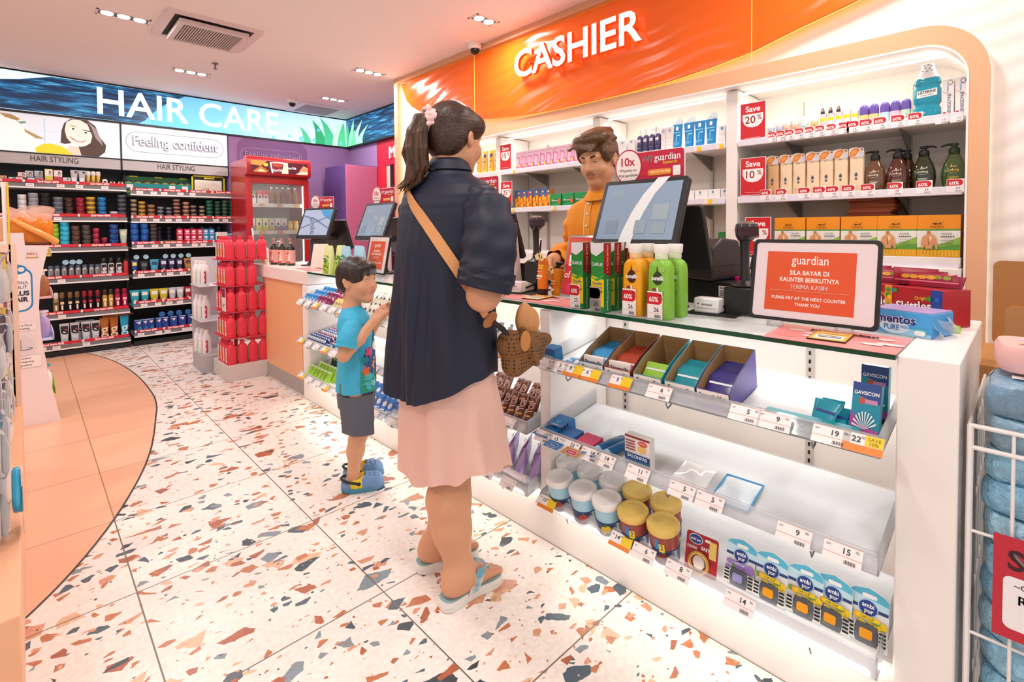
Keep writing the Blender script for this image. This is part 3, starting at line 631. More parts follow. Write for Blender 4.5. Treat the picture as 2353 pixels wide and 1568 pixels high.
for i, y in enumerate((.72, .687, .654, .622, .591)):
    t = thing('whitening_roll_on', ['white roll-on with portrait card, first beside the apricot roll-on', 'white roll-on with portrait card, second of three', 'white roll-on with portrait card, beside the plain capped ones', 'white roll-on with plain frosted cap, beside the portrait cards', 'white roll-on with plain frosted cap, beside the purple caps'][i], 'deodorant', group='white roll-ons')
    MB().lathe([(.014, 0), (.0155, .004), (.0155, .075), (.014, .08)], 16).build('body', mat('f3eef0', .35), t)
    MB().lathe([(.015, .08), (.0155, .088), (.0145, .115), (.01, .122), (.001, .123)], 16).build('cap', mat('f7f1f1', .25), t)
    S = [('r', -.014, .06, .014, .076, 'f2dd22'), ('r', -.014, .036, .014, .058, 'ddeaf2' if i else 'e8c8c4')]
    decal(t, 'print', S, 0, wrap=(.0155, .0155))
    if i < 3: decal(t, 'portrait_card', [('p', rrect(-.0155, .09, .0155, .128, .006), 'f7f3f2'), ('p', [(-.010, .094), (.010, .094), (.007, .112), (.003, .122), (-.004, .12), (-.007, .108)], '3a3234'), ('e', .0, .112, .004, .006, 'e3b9a0')], -.0165)
    put(t, (FX+.02, y, Z1), RZ)
for i, (y, c, cn) in enumerate(zip((.554, .516, .475, .437, .399), ('f6d58d', 'f5cf90', 'c4e3ee', 'eec4de', 'c9dfc9'), ('yellow', 'amber', 'pale blue', 'pink', 'pale green'))):
    t = thing('roll_on', f'{cn} roll-on with a purple dome cap, {ORD[i]} of the purple capped five', 'deodorant', group='purple capped roll-ons')
    MB().stack([(.014, .012, 0, 3), (.0165, .014, .004, 3), (.0175, .0145, .05, 3), (.0175, .0145, .066, 3)], 20).build('body', mat(c, .3), t)
    MB().stack([(.0185, .0155, .064, 3), (.0185, .0155, .085, 3), (.0175, .0145, .098, 2.6), (.013, .011, .107, 2.3), (.005, .004, .111, 2), (.0001, .0001, .1115, 2)], 20).build('cap', mat('6a52a8', .3), t)
    decal(t, 'print', [('r', -.010, .03, .010, .032, 'a98a6a'), ('r', -.010, .04, .008, .0415, 'a98a6a')], -.0147)
    put(t, (FX+.02, y, Z1), RZ)
t = thing('mouthwash_bottle', 'large blue mouthwash bottle with white label and spotted neck wrap', 'bottle')
MB().stack([(.043, .03, 0, 4), (.046, .033, .006, 4), (.046, .033, .055, 4), (.041, .029, .062, 4), (.041, .029, .07, 4), (.046, .033, .078, 4), (.046, .033, .135, 4), (.041, .029, .145, 4), (.041, .029, .152, 4), (.046, .033, .16, 4), (.044, .031, .178, 3.4), (.034, .025, .192, 3), (.022, .02, .199, 2.3), (.018, .018, .205, 2)], 32).build('body', mat('16a3bf', .08, trans=.25, coat=.5), t)
MB().stack([(.04, .03, .182, 3), (.032, .026, .2, 2.6), (.024, .022, .222, 2.2), (.021, .021, .244, 2), (.018, .018, .246, 2)], 24).build('neck_wrap', mat('f1efee', .25), t)
decal(t, 'spots', [('e', x, z, .003, .0017, '2a2a30') for x, z in ((-.012, .236), (.004, .24), (.014, .232), (-.006, .225), (.008, .222), (-.016, .214), (.0, .211), (.016, .213))], 0, wrap=(.026, .0265))
decal(t, 'label', [('p', [(-.033, .098), (.035, .104), (.035, .134), (-.033, .128)], 'f8f6f4'), ('b' if 0 else 't', 'LISTERINE', .017, .001, .122, '16161a', .03, 4, .06), ('t', 'COOL MINT', .0085, .001, .108, '3f9db8', .01, 4, .05)], -.0336)
put(t, (FX+.025, .326, Z1), RZ)
for i, (y, lab) in enumerate(((.257, 'white toothpaste carton beside the blue mouthwash'), (.216, 'white toothpaste carton with a bold blue ring, close to the arch frame'))):
    c = carton('toothpaste_carton', lab, 'toothpaste', .037, .045, .168, 'f4ebe8', [('t', 'SENSODYNE', .016, .003, .062, '2e3d7a', .015, 90, .085), ('r', -.016, .006, -.007, .028, 'c22432'), ('r', -.004, .11, .001, .14, '8fb6e0'), ('e', .006, .150, .0085, .011, '2d5fb0' if i else '9a9a96'), ('e', .006, .150, .006, .008, 'f4ebe8'), ('p', [(-.016, .112), (.0, .104), (.016, .09), (.016, .092), (.0, .106), (-.016, .114)], 'c9a9a0')], group='toothpaste cartons')
    put(c, (FX+.012, y, Z1), RZ)
P1 = SHV[0, 0]; P2 = SHV[0, 1]
for y, p in zip((.935, .895, .855, .81, .765, .72, .672, .622, .585, .535, .482, .418, .358), (39, 39, 39, 39, 29, 29, 29, 29, 16, 16, 16, 16, 47)): ticket60(P1, y, 1.63, p, w=.042 if y > .6 else .05)
for y in (.272, .225): ticket60(P1, y, 1.622, 19, w=.04, red=False, h=.012)
for y, p in zip((.965, .89, .785, .72, .665, .60, .525, .425, .325, .225), (59, 59, 59, 59, 59, 59, 59, 59, 59, 69)): ticket60(P2, y, 1.335, p, w=.055)
# ---- near bay, lower shelf
def lotion(lab, col):
    t = thing('lotion_bottle', lab, 'bottle', group='cream lotion bottles')
    MB().stack([(.029, .024, 0, 5), (.031, .026, .005, 5), (.029, .025, .06, 5), (.028, .024, .12, 5), (.030, .025, .185, 5), (.029, .024, .196, 5), (.012, .012, .199, 2)], 28).build('body', mat(col, .35), t)
    p = MB(); p.lathe([(.010, .198), (.010, .207), (.004, .208), (.004, .218)], 12); p.tube([(0, 0, .218), (-.018, 0, .2205), (-.034, 0, .216)], [.006, .005, .004], 8); p.build('pump', mat('f3e6d6', .35), t)
    decal(t, 'header_card', [('p', rrect(-.03, .176, .03, .216, .008), 'f7e9dc'), ('p', [(-.029, .178), (-.004, .178), (.004, .19), (.014, .206), (.008, .215), (-.012, .213), (-.026, .2)], 'e8833a'), ('p', [(-.02, .186), (-.004, .19), (.004, .204), (-.008, .208), (-.02, .2)], 'f3a55c'), ('p', rrect(.008, .172, .029, .198, .008), 'cfd0dc'), ('e', .021, .204, .0055, .006, 'e8c2a8'), ('p', [(.015, .205), (.02, .213), (.027, .208), (.026, .204), (.02, .208)], '2a2224')], -.0262)
    decal(t, 'print', [('r', -.012, .168, .006, .170, '5a504a'), ('p', [(0, .105), (.006, .094), (.0055, .087), (0, .083), (-.0055, .087), (-.006, .094)], '46566a'), ('p', [(-.006, .078), (.006, .078), (.002, .068), (-.002, .068)], '46566a')]+[('r', -.02, .026+.006*k, .008, .027+.006*k, 'c9b49c') for k in range(4)], -.0258)
    return t
L0 = None
for i, y in enumerate((.948, .885, .825, .762, .703, .643, .58)):
    lab = f'cream lotion pump bottle with orange header card, {ORD[i]} after the Save 10 card'
    if i == 0: put(lotion(lab, 'dfae7c'), (FX+.03, y, Z2), RZ)
    else:
        L0 = L0 or lotion(lab, 'f3d6b4'); put(L0, (FX+.03, y, Z2), RZ, lab)
def pump_bottle(lab, col, dark, gold, tip):
    t = thing('shampoo_bottle', lab, 'bottle', group='glossy pump shampoo bottles')
    MB().lathe([(.030, 0), (.034, .003), (.040, .03), (.043, .06), (.041, .088), (.034, .115), (.023, .14), (.018, .152), (.017, .158)], 32, ky=.72).build('body', mat(col, .06, trans=.15, coat=1.), t)
    p = MB(); p.lathe([(.018, .152), (.019, .155), (.019, .17), (.016, .178), (.010, .18), (.009, .186), (.014, .187), (.014, .197), (.001, .199)], 20, ky=.85)
    p.tube([(0, 0, .193), (tip*.02, 0, .194), (tip*.036, 0, .191), (tip*.043, 0, .186)], [.007, .005, .004, .0032], 8); p.build('pump', mat(dark, .25), t)
    decal(t, 'print', [('t', 'dee', .014, 0, .10, gold, .015), ('t', 'young', .015, 0, .085, gold, .015), ('r', -.012, .072, .012, .0735, gold), ('r', -.019, .054, .019, .0555, gold), ('r', -.014, .047, .014, .05, gold), ('e', 0, .032, .006, .0065, '7fa08a')], 0, wrap=(.0435, .0318))
    return t
for lab, col, dk_, g, tip, y, x in (('brown transparent pump shampoo bottle beside the cream lotion bottles', '70492a', '201a18', 'e6dccf', -1, .512, 0), ('reddish brown pump shampoo bottle with a black pump', '5a2412', '1c1716', 'd9c0b0', -1, .428, 0), ('reddish brown pump bottle half hidden behind its twin', '55200f', '1c1716', 'd9c0b0', -1, .405, .075), ('dark green pump shampoo bottle with black pump and pale lettering', '27300f', '141412', 'd8dcc0', 1, .336, 0), ('green pump shampoo bottle with gold lettering beside the arch frame', '3d541b', '1d3214', 'd9b53a', -1, .236, 0)):
    put(pump_bottle(lab, col, dk_, g, tip), (FX+.035+x, y, Z2+.001), RZ)
# ---- ledge: plaster cartons
S = [('r', -.0705, .118, .0705, .175, 'f0931c'), ('r', -.0705, .111, .0705, .118, '4f9a46'), ('r', -.0705, .03, .0705, .111, 'f0ece4'), ('p', [(-.0705, .03), (.0705, .03), (.0705, .085), (.02, .06), (-.02, .045), (-.0705, .04)], '8cbf4c'), ('p', [(-.0705, .03), (.0705, .03), (.0705, .055), (.0, .042), (-.0705, .036)], '5d9f3c'), ('r', -.0705, 0, .0705, .03, 'e6a61e')]
S += [('e', -.066+.0115*k, z, .002, .002, 'f7e36a') for z in (.008, .015, .022) for k in range(12)]
S += [('p', [(-.052, .034), (-.056, .06), (-.05, .085), (-.04, .092), (-.036, .097), (-.037, .11), (-.024, .11), (-.022, .097), (-.014, .092), (-.006, .084), (-.002, .06), (.0, .034), (-.007, .034), (-.012, .06), (-.018, .05), (-.018, .034), (-.04, .034), (-.042, .055), (-.046, .04)], 'd99a66'), ('p', [(-.036, .11), (-.034, .098), (-.026, .098), (-.024, .11)], 'c07a48'), ('p', [(-.031, .095), (-.028, .05), (-.032, .05)], 'a86436'), ('p', [(-.03, .09), (-.018, .085), (-.02, .07), (-.028, .066)], 'f0c9a0')]
S += [('t', 'TIGER BALM', .0095, -.005, .127, '5a3a14', .02, 0, .045), ('p', [(-.022, .139), (-.012, .145), (0, .141), (.012, .147), (.018, .152), (.010, .142), (.014, .137), (.006, .139), (-.006, .137), (-.014, .135), (-.010, .139)], '5a3a14'), ('e', -.005, .152, .0015, .0015, '5a3a14'), ('t', 'PLASTER', .010, .03, .098, '3a3a3a', .015, 0, .034)]
S += [('r', .01+.0075*k, .083, .0155+.0075*k, .089, '6a6460') for k in range(6)]+[('r', .01, .070-.006*k, .05, .0715-.006*k, '5a6a4a') for k in range(4)]
PB = carton('plaster_carton', '', 'box', .141, .10, .178, 'ee9a20', S, 'plaster cartons')
for i, y in enumerate((.855, .708, .562, .42, .278)):
    put(PB, (WX+.012, y, Z3+.046), RZ, f'orange and green plaster carton with a bare back pictured, {ORD[i]} of the five')
BX = thing('display_riser', 'low white riser board under the orange plaster cartons', 'riser', (WX, 0, Z3+.001), 0)
MB().box(.003, .205, .0, .115, .935, .044).build('board', mat('efe8e6', .4), BX, bev=.003)
for i in range(9):
    o = thing('brown_sachet', f'flat brown paper sachet, {ORD[i]} up in the pile behind the plaster cartons', 'sachet', (WX+.13, .53+random.uniform(-.012, .012), Z3+.046+.18+i*.009), random.uniform(-.06, .06), 'pile of brown sachets')
    MB().loft([[(x, y, z) for x, y in rrect(-.075*s, -.088*s, .075*s, .088*s, .006, 2)] for z, s in ((0, .97), (.004, 1), (.0085, .97))]).build('packet', mat(('8a4a32', '7a3c28', '9a5a42')[i % 3], .5), o)
bb = thing('support_carton', 'plain brown carton under the pile of brown sachets', 'box', (WX+.125, .53, Z3+.001), 0)
MB().box(-.005, -.09, .0, .15, .09, .224).build('box', mat('a5673f', .6), bb)
for k in range(5): pass
# ---- bay behind the till screen
for i, y in enumerate((1.748, 1.705, 1.662, 1.621)):
    t = thing('pump_bottle', f'slim dark purple bottle with a white pump, {ORD[i]} from the young cashier', 'bottle', group='purple pump bottles')
    MB().stack([(.017, .015, 0, 3), (.018, .016, .004, 3), (.018, .016, .115, 3), (.015, .014, .126, 2.5), (.009, .009, .132, 2)], 20).build('body', mat('352a5c', .25, coat=.4), t)
    p = MB(); p.lathe([(.010, .131), (.010, .145), (.004, .147), (.004, .16), (.008, .161), (.008, .172), (.001, .173)], 12); p.tube([(0, 0, .169), (.016, 0, .168), (.022, 0, .163)], [.004, .0035, .003], 6); p.build('pump', mat('f4f1f2', .3), t)
    decal(t, 'print', [('r', -.011, .088, .011, .106, 'e9e6ee'), ('r', -.010, .05, .010, .052, 'a9a2c4'), ('r', -.010, .03, .010, .033, 'a9a2c4')], -.0163)
    put(t, (FX+.03, y, Z1), RZ)
WB = [('r', .006, .125, .017, .143, '3f9fd4'), ('r', -.015, .09, .012, .0915, 'c9b9c0'), ('r', -.015, .05, .008, .0512, 'c9b9c0')]
for (y, w, h, c, lab) in ((1.877, .06, .118, '9fb4da', 'low white skincare carton beside the cashier, nearest his hair'), (1.81, .05, .118, '9fb4da', 'low white skincare carton between cashier and purple bottles'), (1.583, .028, .158, 'b9b6dc', 'slim white carton beside the purple pump bottles'), (1.541, .05, .158, 'b9b6dc', 'white carton with a lilac square, beside the blue tubes'), (1.223, .04, .118, '2f9fd0', 'white serum carton with a blue square, beside the blue tubes'), (1.18, .036, .118, '2f9fd0', 'white serum carton with a teal bottle picture, by the shelf divider')):
    k = h/.158
    put(carton('skincare_carton', lab, 'box', w, .05, h, 'f5f0ef', [('r', -.004, h-.032*k, .009, h-.012*k, c), ('r', -w*.4, h*.55, w*.3, h*.55+.0012, 'd2c2c6'), ('r', -w*.4, h*.3, w*.2, h*.3+.0012, 'd2c2c6')]+([('r', w*.28, .02, w*.42, .06, '1c7f86')] if 'teal' in lab else []), 'white skincare cartons'), (FX+.02, y, Z1), RZ)
BT = squeeze('cleanser_tube', '', 'tube', .066, .165, '1583c6', 'f4f4f6', [('r', -.008, .130, .007, .152, 'f2f6fa'), ('r', -.024, .112, .022, .118, '7fd0ee'), ('r', .0, .095, .022, .101, '9fe0f4'), ('r', -.004, .06, .002, .1, '6cc8ea')]+[('r', -.024, .04+.006*k, .012+.004*k, .0425+.006*k, '7fd6ee') for k in range(3)], 'blue cleanser tubes', .024, .014)
for i, y in enumerate((1.492, 1.418, 1.352, 1.285)): put(BT, (FX+.03, y, Z1), RZ, f'bright blue cleanser tube standing on a white cap, {ORD[i]} after the purple pumps')
for i, (y, n_) in enumerate(((1.486, 'first'), (1.412, 'second'), (1.28, 'fourth'))):
    o = thing('tube_topper', f'clear round plastic topper on the {n_} blue cleanser tube', 'topper', (FX+.03, y, Z1+.165), RZ, 'clear toppers')
    MB().prism([(-.03, 0), (.03, 0), (.03, .022), (.022, .036), (.008, .038), (-.008, .024), (-.022, .012)], -.001, .001, 'y').build('sheet', clear_plastic('topper', (.8, .9, 1), .25), o)
for i, (y, w) in enumerate(((1.337, .078), (1.262, .068), (1.195, .056), (1.42, .078), (1.51, .078))):
    put(carton('cream_carton', f'flat white cream carton, {ORD[[2, 1, 0, 3, 4][i]]} from the divider behind the till screen', 'box', w, .05, .066, 'f5efee', [('r', -w*.3, .034, w*.1, .035, 'a9a0a4'), ('r', -w*.38, .018, w*.3, .0188, 'd8ccd0'), ('r', -.012, .045, -.002, .058, '2f9fd0')], 'flat white cream cartons'), (FX+.015, y, Z2), RZ)
for b, ys in ((1, (1.335, 1.205)), (2, (2.84,))): 
    for y in ys: ticket60(SHV[b, 0], y, 1.63, '', w=.04, red=False, h=.004); decal(SHV[b, 0], 'price_ticket', [('r', -.002, -.01, .022, .014, 'f4d52c'), ('r', -.022, -.016, .022, -.011, 'ee8f48')], -.001, M=Matrix.Translation((-.0055, y, 1.622)) @ Matrix.Rotation(RZ, 4, 'Z'))
for b, ys in ((1, (1.27,)), (2, (2.85, 2.42))):
    for y in ys: decal(SHV[b, 1], 'price_ticket', [('r', -.024, -.012, .024, .016, 'f7f0f0'), ('r', -.002, -.01, .022, .014, 'f4d52c'), ('r', -.022, -.016, .022, -.011, 'ee8f48')], -.001, M=Matrix.Translation((-.0055, y, 1.322)) @ Matrix.Rotation(RZ, 4, 'Z'))
for y, w, h, c, c2, lab, x in ((1.215, .06, .11, '8fd0de', 'f3f0ee', 'pale blue carton on the ledge behind the till', 0), (1.20, .11, .15, '2f8f4a', '1c6f38', 'green carton standing behind the pale blue one', .06), (1.175, .045, .06, 'f4efec', 'e8783a', 'small white and orange carton at the ledge edge', -.03), (2.60, .05, .1, 'f2d8e2', 'c2386a', 'small pink and white carton on the ledge behind the scanner', 0)):
    put(carton('medicine_carton', lab, 'box', w, .05, h, c, [('r', -w*.45, h*.1, w*.3, h*.35, c2), ('r', -w*.4, h*.6, w*.35, h*.66, 'f7f5f3')], 'cartons on the ledge'), (WX+.03+max(x, -.02), y, Z3+.001), RZ)
# ---- bay behind the cashier
PK = carton('pink_carton', '', 'box', .060, .05, .152, 'f3c6dc', [('r', -.03, .118, .03, .152, 'f6d6e6'), ('t', 'Femfresh', .012, -.002, .137, 'd4508a', .01, 0, .046), ('p', [(-.03, .10), (-.016, .108), (.002, .10), (.008, .08), (-.004, .062), (-.006, .05), (.004, .048), (.014, .07), (.018, .09), (.006, .112), (-.012, .118), (-.03, .11)], 'ea86b4'), ('p', [(-.03, .04), (-.010, .03), (.006, .048), (.02, .06), (.03, .058), (.03, .03), (-.03, .02)], 'e05a98'), ('e', .012, .04, .010, .012, 'f0d24a'), ('r', -.03, .0, .03, .02, 'e0589a')], 'pink cartons')
for i in range(10): put(PK, (FX+.02, 2.835-i*.0655, Z1), RZ, f'pink wash carton with a curled magenta ribbon, {ORD[i]} after the Save 15 card')
OB = carton('vitamin_carton', '', 'box', .056, .045, .15, 'f2962a', [('r', -.028, .085, .028, .15, '2a6fb4'), ('p', [(-.028, .085), (.028, .11), (.028, .07), (-.028, .06)], 'f2b22a'), ('r', -.006, .06, .006, .138, 'd84a2a'), ('e', .014, .13, .008, .008, 'f2e8c8'), ('e', -.012, .034, .009, .009, 'f6c84a'), ('e', .012, .034, .008, .008, '7a3a1a')], 'orange vitamin cartons')
for i, y in enumerate((2.851, 2.79, 2.726, 2.657, 2.594, 2.538)): put(OB, (FX+.02, y, Z2), RZ, f'orange and blue vitamin carton, {ORD[i]} after the Save 25 card')
GB = carton('green_carton', '', 'box', .105, .05, .105, '2e9a56', [('p', [(-.0525, .02), (.0, .045), (.0525, .02), (.0525, .06), (.0, .07), (-.0525, .05)], '1f7a40'), ('t', 'Berocca', .018, -.006, .058, 'f4f4ea', .015), ('e', .036, .05, .012, .02, 'e2612c')], 'green vitamin cartons')
for i, y in enumerate((2.455, 2.338, 2.225)): put(GB, (FX+.02, y, Z2), RZ, f'green vitamin carton, {ORD[i]} beside the orange cartons')
YT = squeeze('lotion_tube', '', 'tube', .07, .205, 'e9b23c', 'f2d9a0', [('e', 0, .165, .016, .016, '2a3f7a'), ('r', -.018, .11, .018, .118, 'a96f1c'), ('r', -.015, .06, .015, .066, 'b97f2c'), ('r', -.012, .08, .012, .084, 'c99238')], 'golden lotion tubes', .026, .03)
for i, y in enumerate((3.326, 3.245, 3.165, 3.095)): put(YT, (FX+.03, y, Z1), RZ, f'golden yellow lotion tube with a blue seal, {ORD[i]} beside the woman')
# ================================================================ THINGS ON AND IN THE COUNTER
TT = CTOP+.0008
def promo60(parent, x, z, y, price, w=.052):          # red 60% flash over a price card, in front of a product
    S = [('r', x-w/2, z, x+w/2, z+.085, 'fbf3f1'), ('p', [(x-w/2, z+.045), (x+w/2-.012, z+.045), (x+w/2-.004, z+.05), (x+w/2-.001, z+.063), (x+w/2-.004, z+.076), (x+w/2-.012, z+.081), (x-w/2, z+.081)], 'cf202c'),
         ('t', '60%', .022, x-.004, z+.061, 'ffffff', .015, 0, w*.6), ('r', x-w*.42, z+.018, x+w*.42, z+.041, 'f4d8cf'), ('r', x-w*.40, z+.019, x+w*.40, z+.040, 'fbf3f1'), ('t', str(price), .019, x+w*.1, z+.029, '2c2628', .01)]
    S += [('r', x+k*.0028, z+.004, x+.0014+k*.0028, z+.013, '4a4448') for k in range(8)]
    decal(parent, 'price_card', S, y)
# --- shampoo bottles with flip caps
def shampoo(lab, col, blob, cap):
    t = thing('shampoo_bottle', lab, 'bottle', group='flip top shampoo bottles')
    MB().stack([(.034, .024, 0, 4), (.037, .027, .006, 4), (.0365, .027, .08, 4.5), (.036, .0265, .15, 4.5), (.034, .025, .168, 4), (.028, .021, .179, 3), (.019, .017, .185, 2.4), (.018, .016, .187, 2.2)], 32).build('body', mat(col, .3), t)
    MB().lathe([(.019, .186), (.020, .189), (.020, .202), (.019, .204)], 24).build('collar', mat(cap[0], .3), t)
    MB().stack([(.020, .0185, .203, 2.4), (.0225, .02, .208, 2.6), (.0235, .021, .228, 2.8), (.022, .02, .233, 2.8), (.0001, .0001, .2335, 2)], 28).build('cap', mat(cap[1], .3), t)
    drop = [(.002+.0175*math.cos(a)*(1 if math.sin(a) < .2 else .92), .128+.021*math.sin(a)) for a in [2*PI*i/24 for i in range(24)]]
    S = [('p', drop, blob), ('p', [(-.003, .145), (.001, .168), (.004, .145)], blob), ('t', 'sunsilk', .018, .003, .129, 'ffffff', .03, 0, .042), ('e', .018, .155, .007, .007, 'e8e4b0'), ('e', .018, .155, .0055, .0055, col), ('r', -.016, .09, .0, .097, '8e2a58'), ('p', [(-.002, .098), (.005, .103), (.006, .088), (.003, .078), (.008, .06), (-.002, .07), (.0, .085)], 'f3ead0')]
    S += [('r', .006, .085-.005*k, .024-.002*k, .0865-.005*k, '5a5a2a') for k in range(4)]
    decal(t, 'print', S, -.0272)
    return t
YS = ('f2a41c', '4a2414', ('f2c48c', 'f6f0e8')); GS = ('86bf3f', '2f4422', ('d8e6bc', 'f6f4ee'))
for lab, c, x, y, pr in (('yellow flip top shampoo bottle with a red 60 percent price card', YS, 1.408, .902, 26), ('second yellow shampoo bottle, behind the one with the price card', YS, 1.482, .902, 0), ('lime green flip top shampoo bottle with a red 60 percent price card', GS, 1.403, .806, 26), ('second lime green shampoo bottle, behind the one with the price card', GS, 1.472, .797, 0)):
    t = shampoo(lab, *c); put(t, (x+.027, y, TT), RZ)
    if pr: promo60(t, -.006, .002, -.0292, pr)
# --- tall green and yellow toothpaste twin packs
S = [('r', -.026, 0, .026, .235, '2f8a3e'), ('r', -.026, .02, .026, .125, 'f4cf1a'), ('p', [(-.026, .125), (.026, .112), (.026, .135), (-.026, .135)], '2f8a3e'), ('p', [(-.026, .118), (-.004, .106), (.014, .112), (.026, .126), (.026, .134), (.006, .118), (-.012, .114), (-.026, .124)], '3aa648'), ('p', [(-.026, .235), (-.026, .2), (-.004, .19), (.026, .21), (.026, .235)], 'e9e3e6'),
     ('t', 'DARLIE', .0155, 0, .163, 'ffffff', .005, 0, .044), ('t', 'Double', .0135, 0, .099, '2a5a8c', .015, 0, .038), ('t', 'Action', .0135, 0, .086, '2a5a8c', .015, 0, .038), ('r', -.02, .068, .02, .075, '2a6a3a')]
SD = [('r', -.02, 0, .02, .235, '2f8a4a'), ('p', [(-.02, .235), (.02, .235), (.02, .118), (-.02, .135)], 'a01e2a'), ('t', 'VALUE PACK x 2', .013, 0, .182, 'f3d27a', .01, -90, .095), ('t', 'Reduces 99.9% bacteria', .012, 0, .06, 'ffffff', .01, -90, .105)]
TP = None
for i, (x, y, lab, pr) in enumerate(((1.402, 1.118, 'green and yellow toothpaste twin pack beside the red acrylic stand, with price card', 25), (1.385, 1.018, 'green and yellow toothpaste twin pack beside the yellow shampoo, with price card', 25), (1.447, 1.018, 'toothpaste twin pack behind the one by the yellow shampoo', 0), (1.507, 1.018, 'rearmost toothpaste twin pack behind the yellow shampoo side', 0), (1.462, 1.118, 'toothpaste twin pack directly behind the one beside the red stand', 0))):
    if TP is None:
        TP = carton('toothpaste_pack', lab, 'toothpaste', .052, .04, .235, '2f8a3e', S, 'toothpaste twin packs')
        decal(TP, 'side_print', SD, 0, M=Matrix.Translation((.0262, .02, 0)) @ Matrix.Rotation(PI/2, 4, 'Z'))
    o = put(TP, (x, y, TT), RZ, lab)
    if pr: promo60(o, -.008, .002, -.003, pr, .045)
# --- red acrylic stand, tubes, loyalty cards
t = thing('acrylic_stand', 'leaning red poster in a clear acrylic stand on the glass counter', 'sign stand', (1.60, 1.285, TT), RZ-.05, rx=0)
t.rotation_euler = (R(-14), 0, RZ-.08)
MB().prism(rrect(-.092, .002, .092, .262, .012), -.004, .004, 'y').build('acrylic_sheet', clear_plastic('stand_acrylic', (.96, .97, .98), .12), t)
decal(t, 'poster', [('p', rrect(-.083, .01, .083, .253, .01), 'd42a2e'), ('p', [(-.083, .14), (.083, .11), (.083, .24), (-.083, .25)], 'e2502c'), ('e', .02, .19, .05, .05, 'd8352a'), ('e', .02, .19, .035, .035, 'e2502c'), ('t', 'Best', .062, -.012, .155, 'ffffff', .02, 0, .125), ('t', 'of', .04, -.062, .095, 'ffffff', .01), ('e', -.02, .04, .045, .022, 'd83a6a')], -.0042)
MB().box(-.092, 0, 0, .092, .07, .004).build('foot', clear_plastic('stand_acrylic'), t, rot=(R(14), 0, 0))
def facial_tube(lab, clear):
    t = thing('facial_tube', lab, 'tube', group='orange face wash tubes')
    if clear:
        MB().stack([(.026, .02, 0, 3), (.028, .022, .004, 3), (.028, .022, .10, 3), (.022, .018, .112, 2.5), (.011, .011, .116, 2)], 24).build('body', mat('f0971c', .1, trans=.5), t)
        p = MB(); p.lathe([(.012, .115), (.012, .126), (.008, .127), (.008, .136), (.011, .137), (.011, .142), (.001, .143)], 14); p.tube([(0, 0, .139), (.02, 0, .14), (.032, 0, .136)], [.006, .005, .004], 6); p.build('pump', mat('2a1c18', .3), t)
        decal(t, 'print', [('r', -.022, .06, .004, .064, 'f6e0b0'), ('r', -.022, .05, -.002, .053, 'f6e0b0'), ('r', -.02, .02, -.004, .03, 'f9efdf')], -.0222)
    else:
        MB().stack([(.022, .02, 0, 2.4), (.0225, .0205, .003, 2.4), (.0225, .0205, .026, 2.4), (.022, .02, .028, 2.4)], 24).build('cap', mat('3a1a18', .3), t)
        MB().stack([(.0215, .019, .028, 2.4), (.0225, .018, .06, 2.6), (.023, .012, .11, 3), (.0235, .002, .158, 4)], 24).build('body', mat('ee7a1c', .35), t)
        decal(t, 'print', [('r', -.01, .145, .006, .149, 'fbe3c0'), ('r', -.016, .124, .016, .131, 'f9d23c'), ('r', -.012, .114, .011, .121, 'f9d23c'), ('r', -.02, .1, .006, .103, 'fbe3c0'), ('r', -.02, .078, .012, .088, 'fbefe0'), ('r', -.02, .07, .004, .073, 'fbe3c0')], 0, M=Matrix(((1, 0, 0, 0), (0, 1, .1, -.0225), (0, 0, 1, 0), (0, 0, 0, 1))))
    f = MB(); 
    for x, z, r in ((-.008, .165, .014), (.010, .172, .012), (.018, .158, .009)) if not clear else ((-.022, .118, .011), (-.014, .104, .011)): f.prism([(x+r*(1+.2*math.sin(5*a))*math.cos(a), z+r*(1+.2*math.sin(5*a))*math.sin(a)) for a in [2*PI*i/20 for i in range(20)]], -.0235, -.022, 'y')
    f.build('topper', mat('f3e2a0', .35), t)
    return t
put(facial_tube('orange face wash tube with dark cap beside the red stand', 0), (1.585, 1.452, TT), RZ)
put(facial_tube('clear amber face wash pump bottle behind the orange tube', 1), (1.625, 1.40, TT), RZ)
def loyalty_mat(lab, pts, lay):
    t = thing('counter_mat', lab, 'mat', group='pink loyalty mats'); MB().prism(pts, TT, TT+.0012, 'z').build('sheet', mat('ef9a98', .35), t)
    (cx, cy), s = lay
    M = Matrix.Translation((cx, cy, TT+.0013)) @ Matrix.Rotation(-PI/2, 4, 'Z') @ Matrix.Rotation(-PI/2, 4, 'X')
    W_ = 'f9e6e2'
    decal(t, 'print', [('e', -.10*s, -.03*s, .045*s, .045*s, 'ea8886'), ('e', -.105*s, .04*s, .022*s, .012*s, W_), ('e', -.055*s, .012*s, .026*s, .012*s, W_), ('e', -.05*s, -.03*s, .024*s, .012*s, W_), ('e', .10*s, .045*s, .022*s, .012*s, W_), ('e', .085*s, -.035*s, .025*s, .013*s, W_), ('e', .12*s, -.015*s, .03*s, .014*s, W_), ('t', 'MYguardian', .034*s, .005, .06*s, 'c2322e', .03, 0, .17*s), ('t', 'MYguardian', .034*s, .003, .062*s, 'fdf3ea', .008, 0, .17*s), ('t', '10x', .010, -.055*s, .012*s, '9a2a3a', .01)], 0, M=M)
    return t
loyalty_mat('pink loyalty mat under the black framed pay-here sign', [(1.375, .205), (1.594, .205), (1.594, .50), (1.375, .485)], ((1.485, .345), .95))
loyalty_mat('pink loyalty mat in front of the orange face wash tubes', [(1.40, 1.16), (1.56, 1.16), (1.61, 1.62), (1.42, 1.62)], ((1.49, 1.40), .95))
loyalty_mat('pink loyalty mat at the far end of the counter', [(1.40, 3.46), (1.60, 3.46), (1.64, 3.80), (1.44, 3.80)], ((1.5, 3.63), .95))
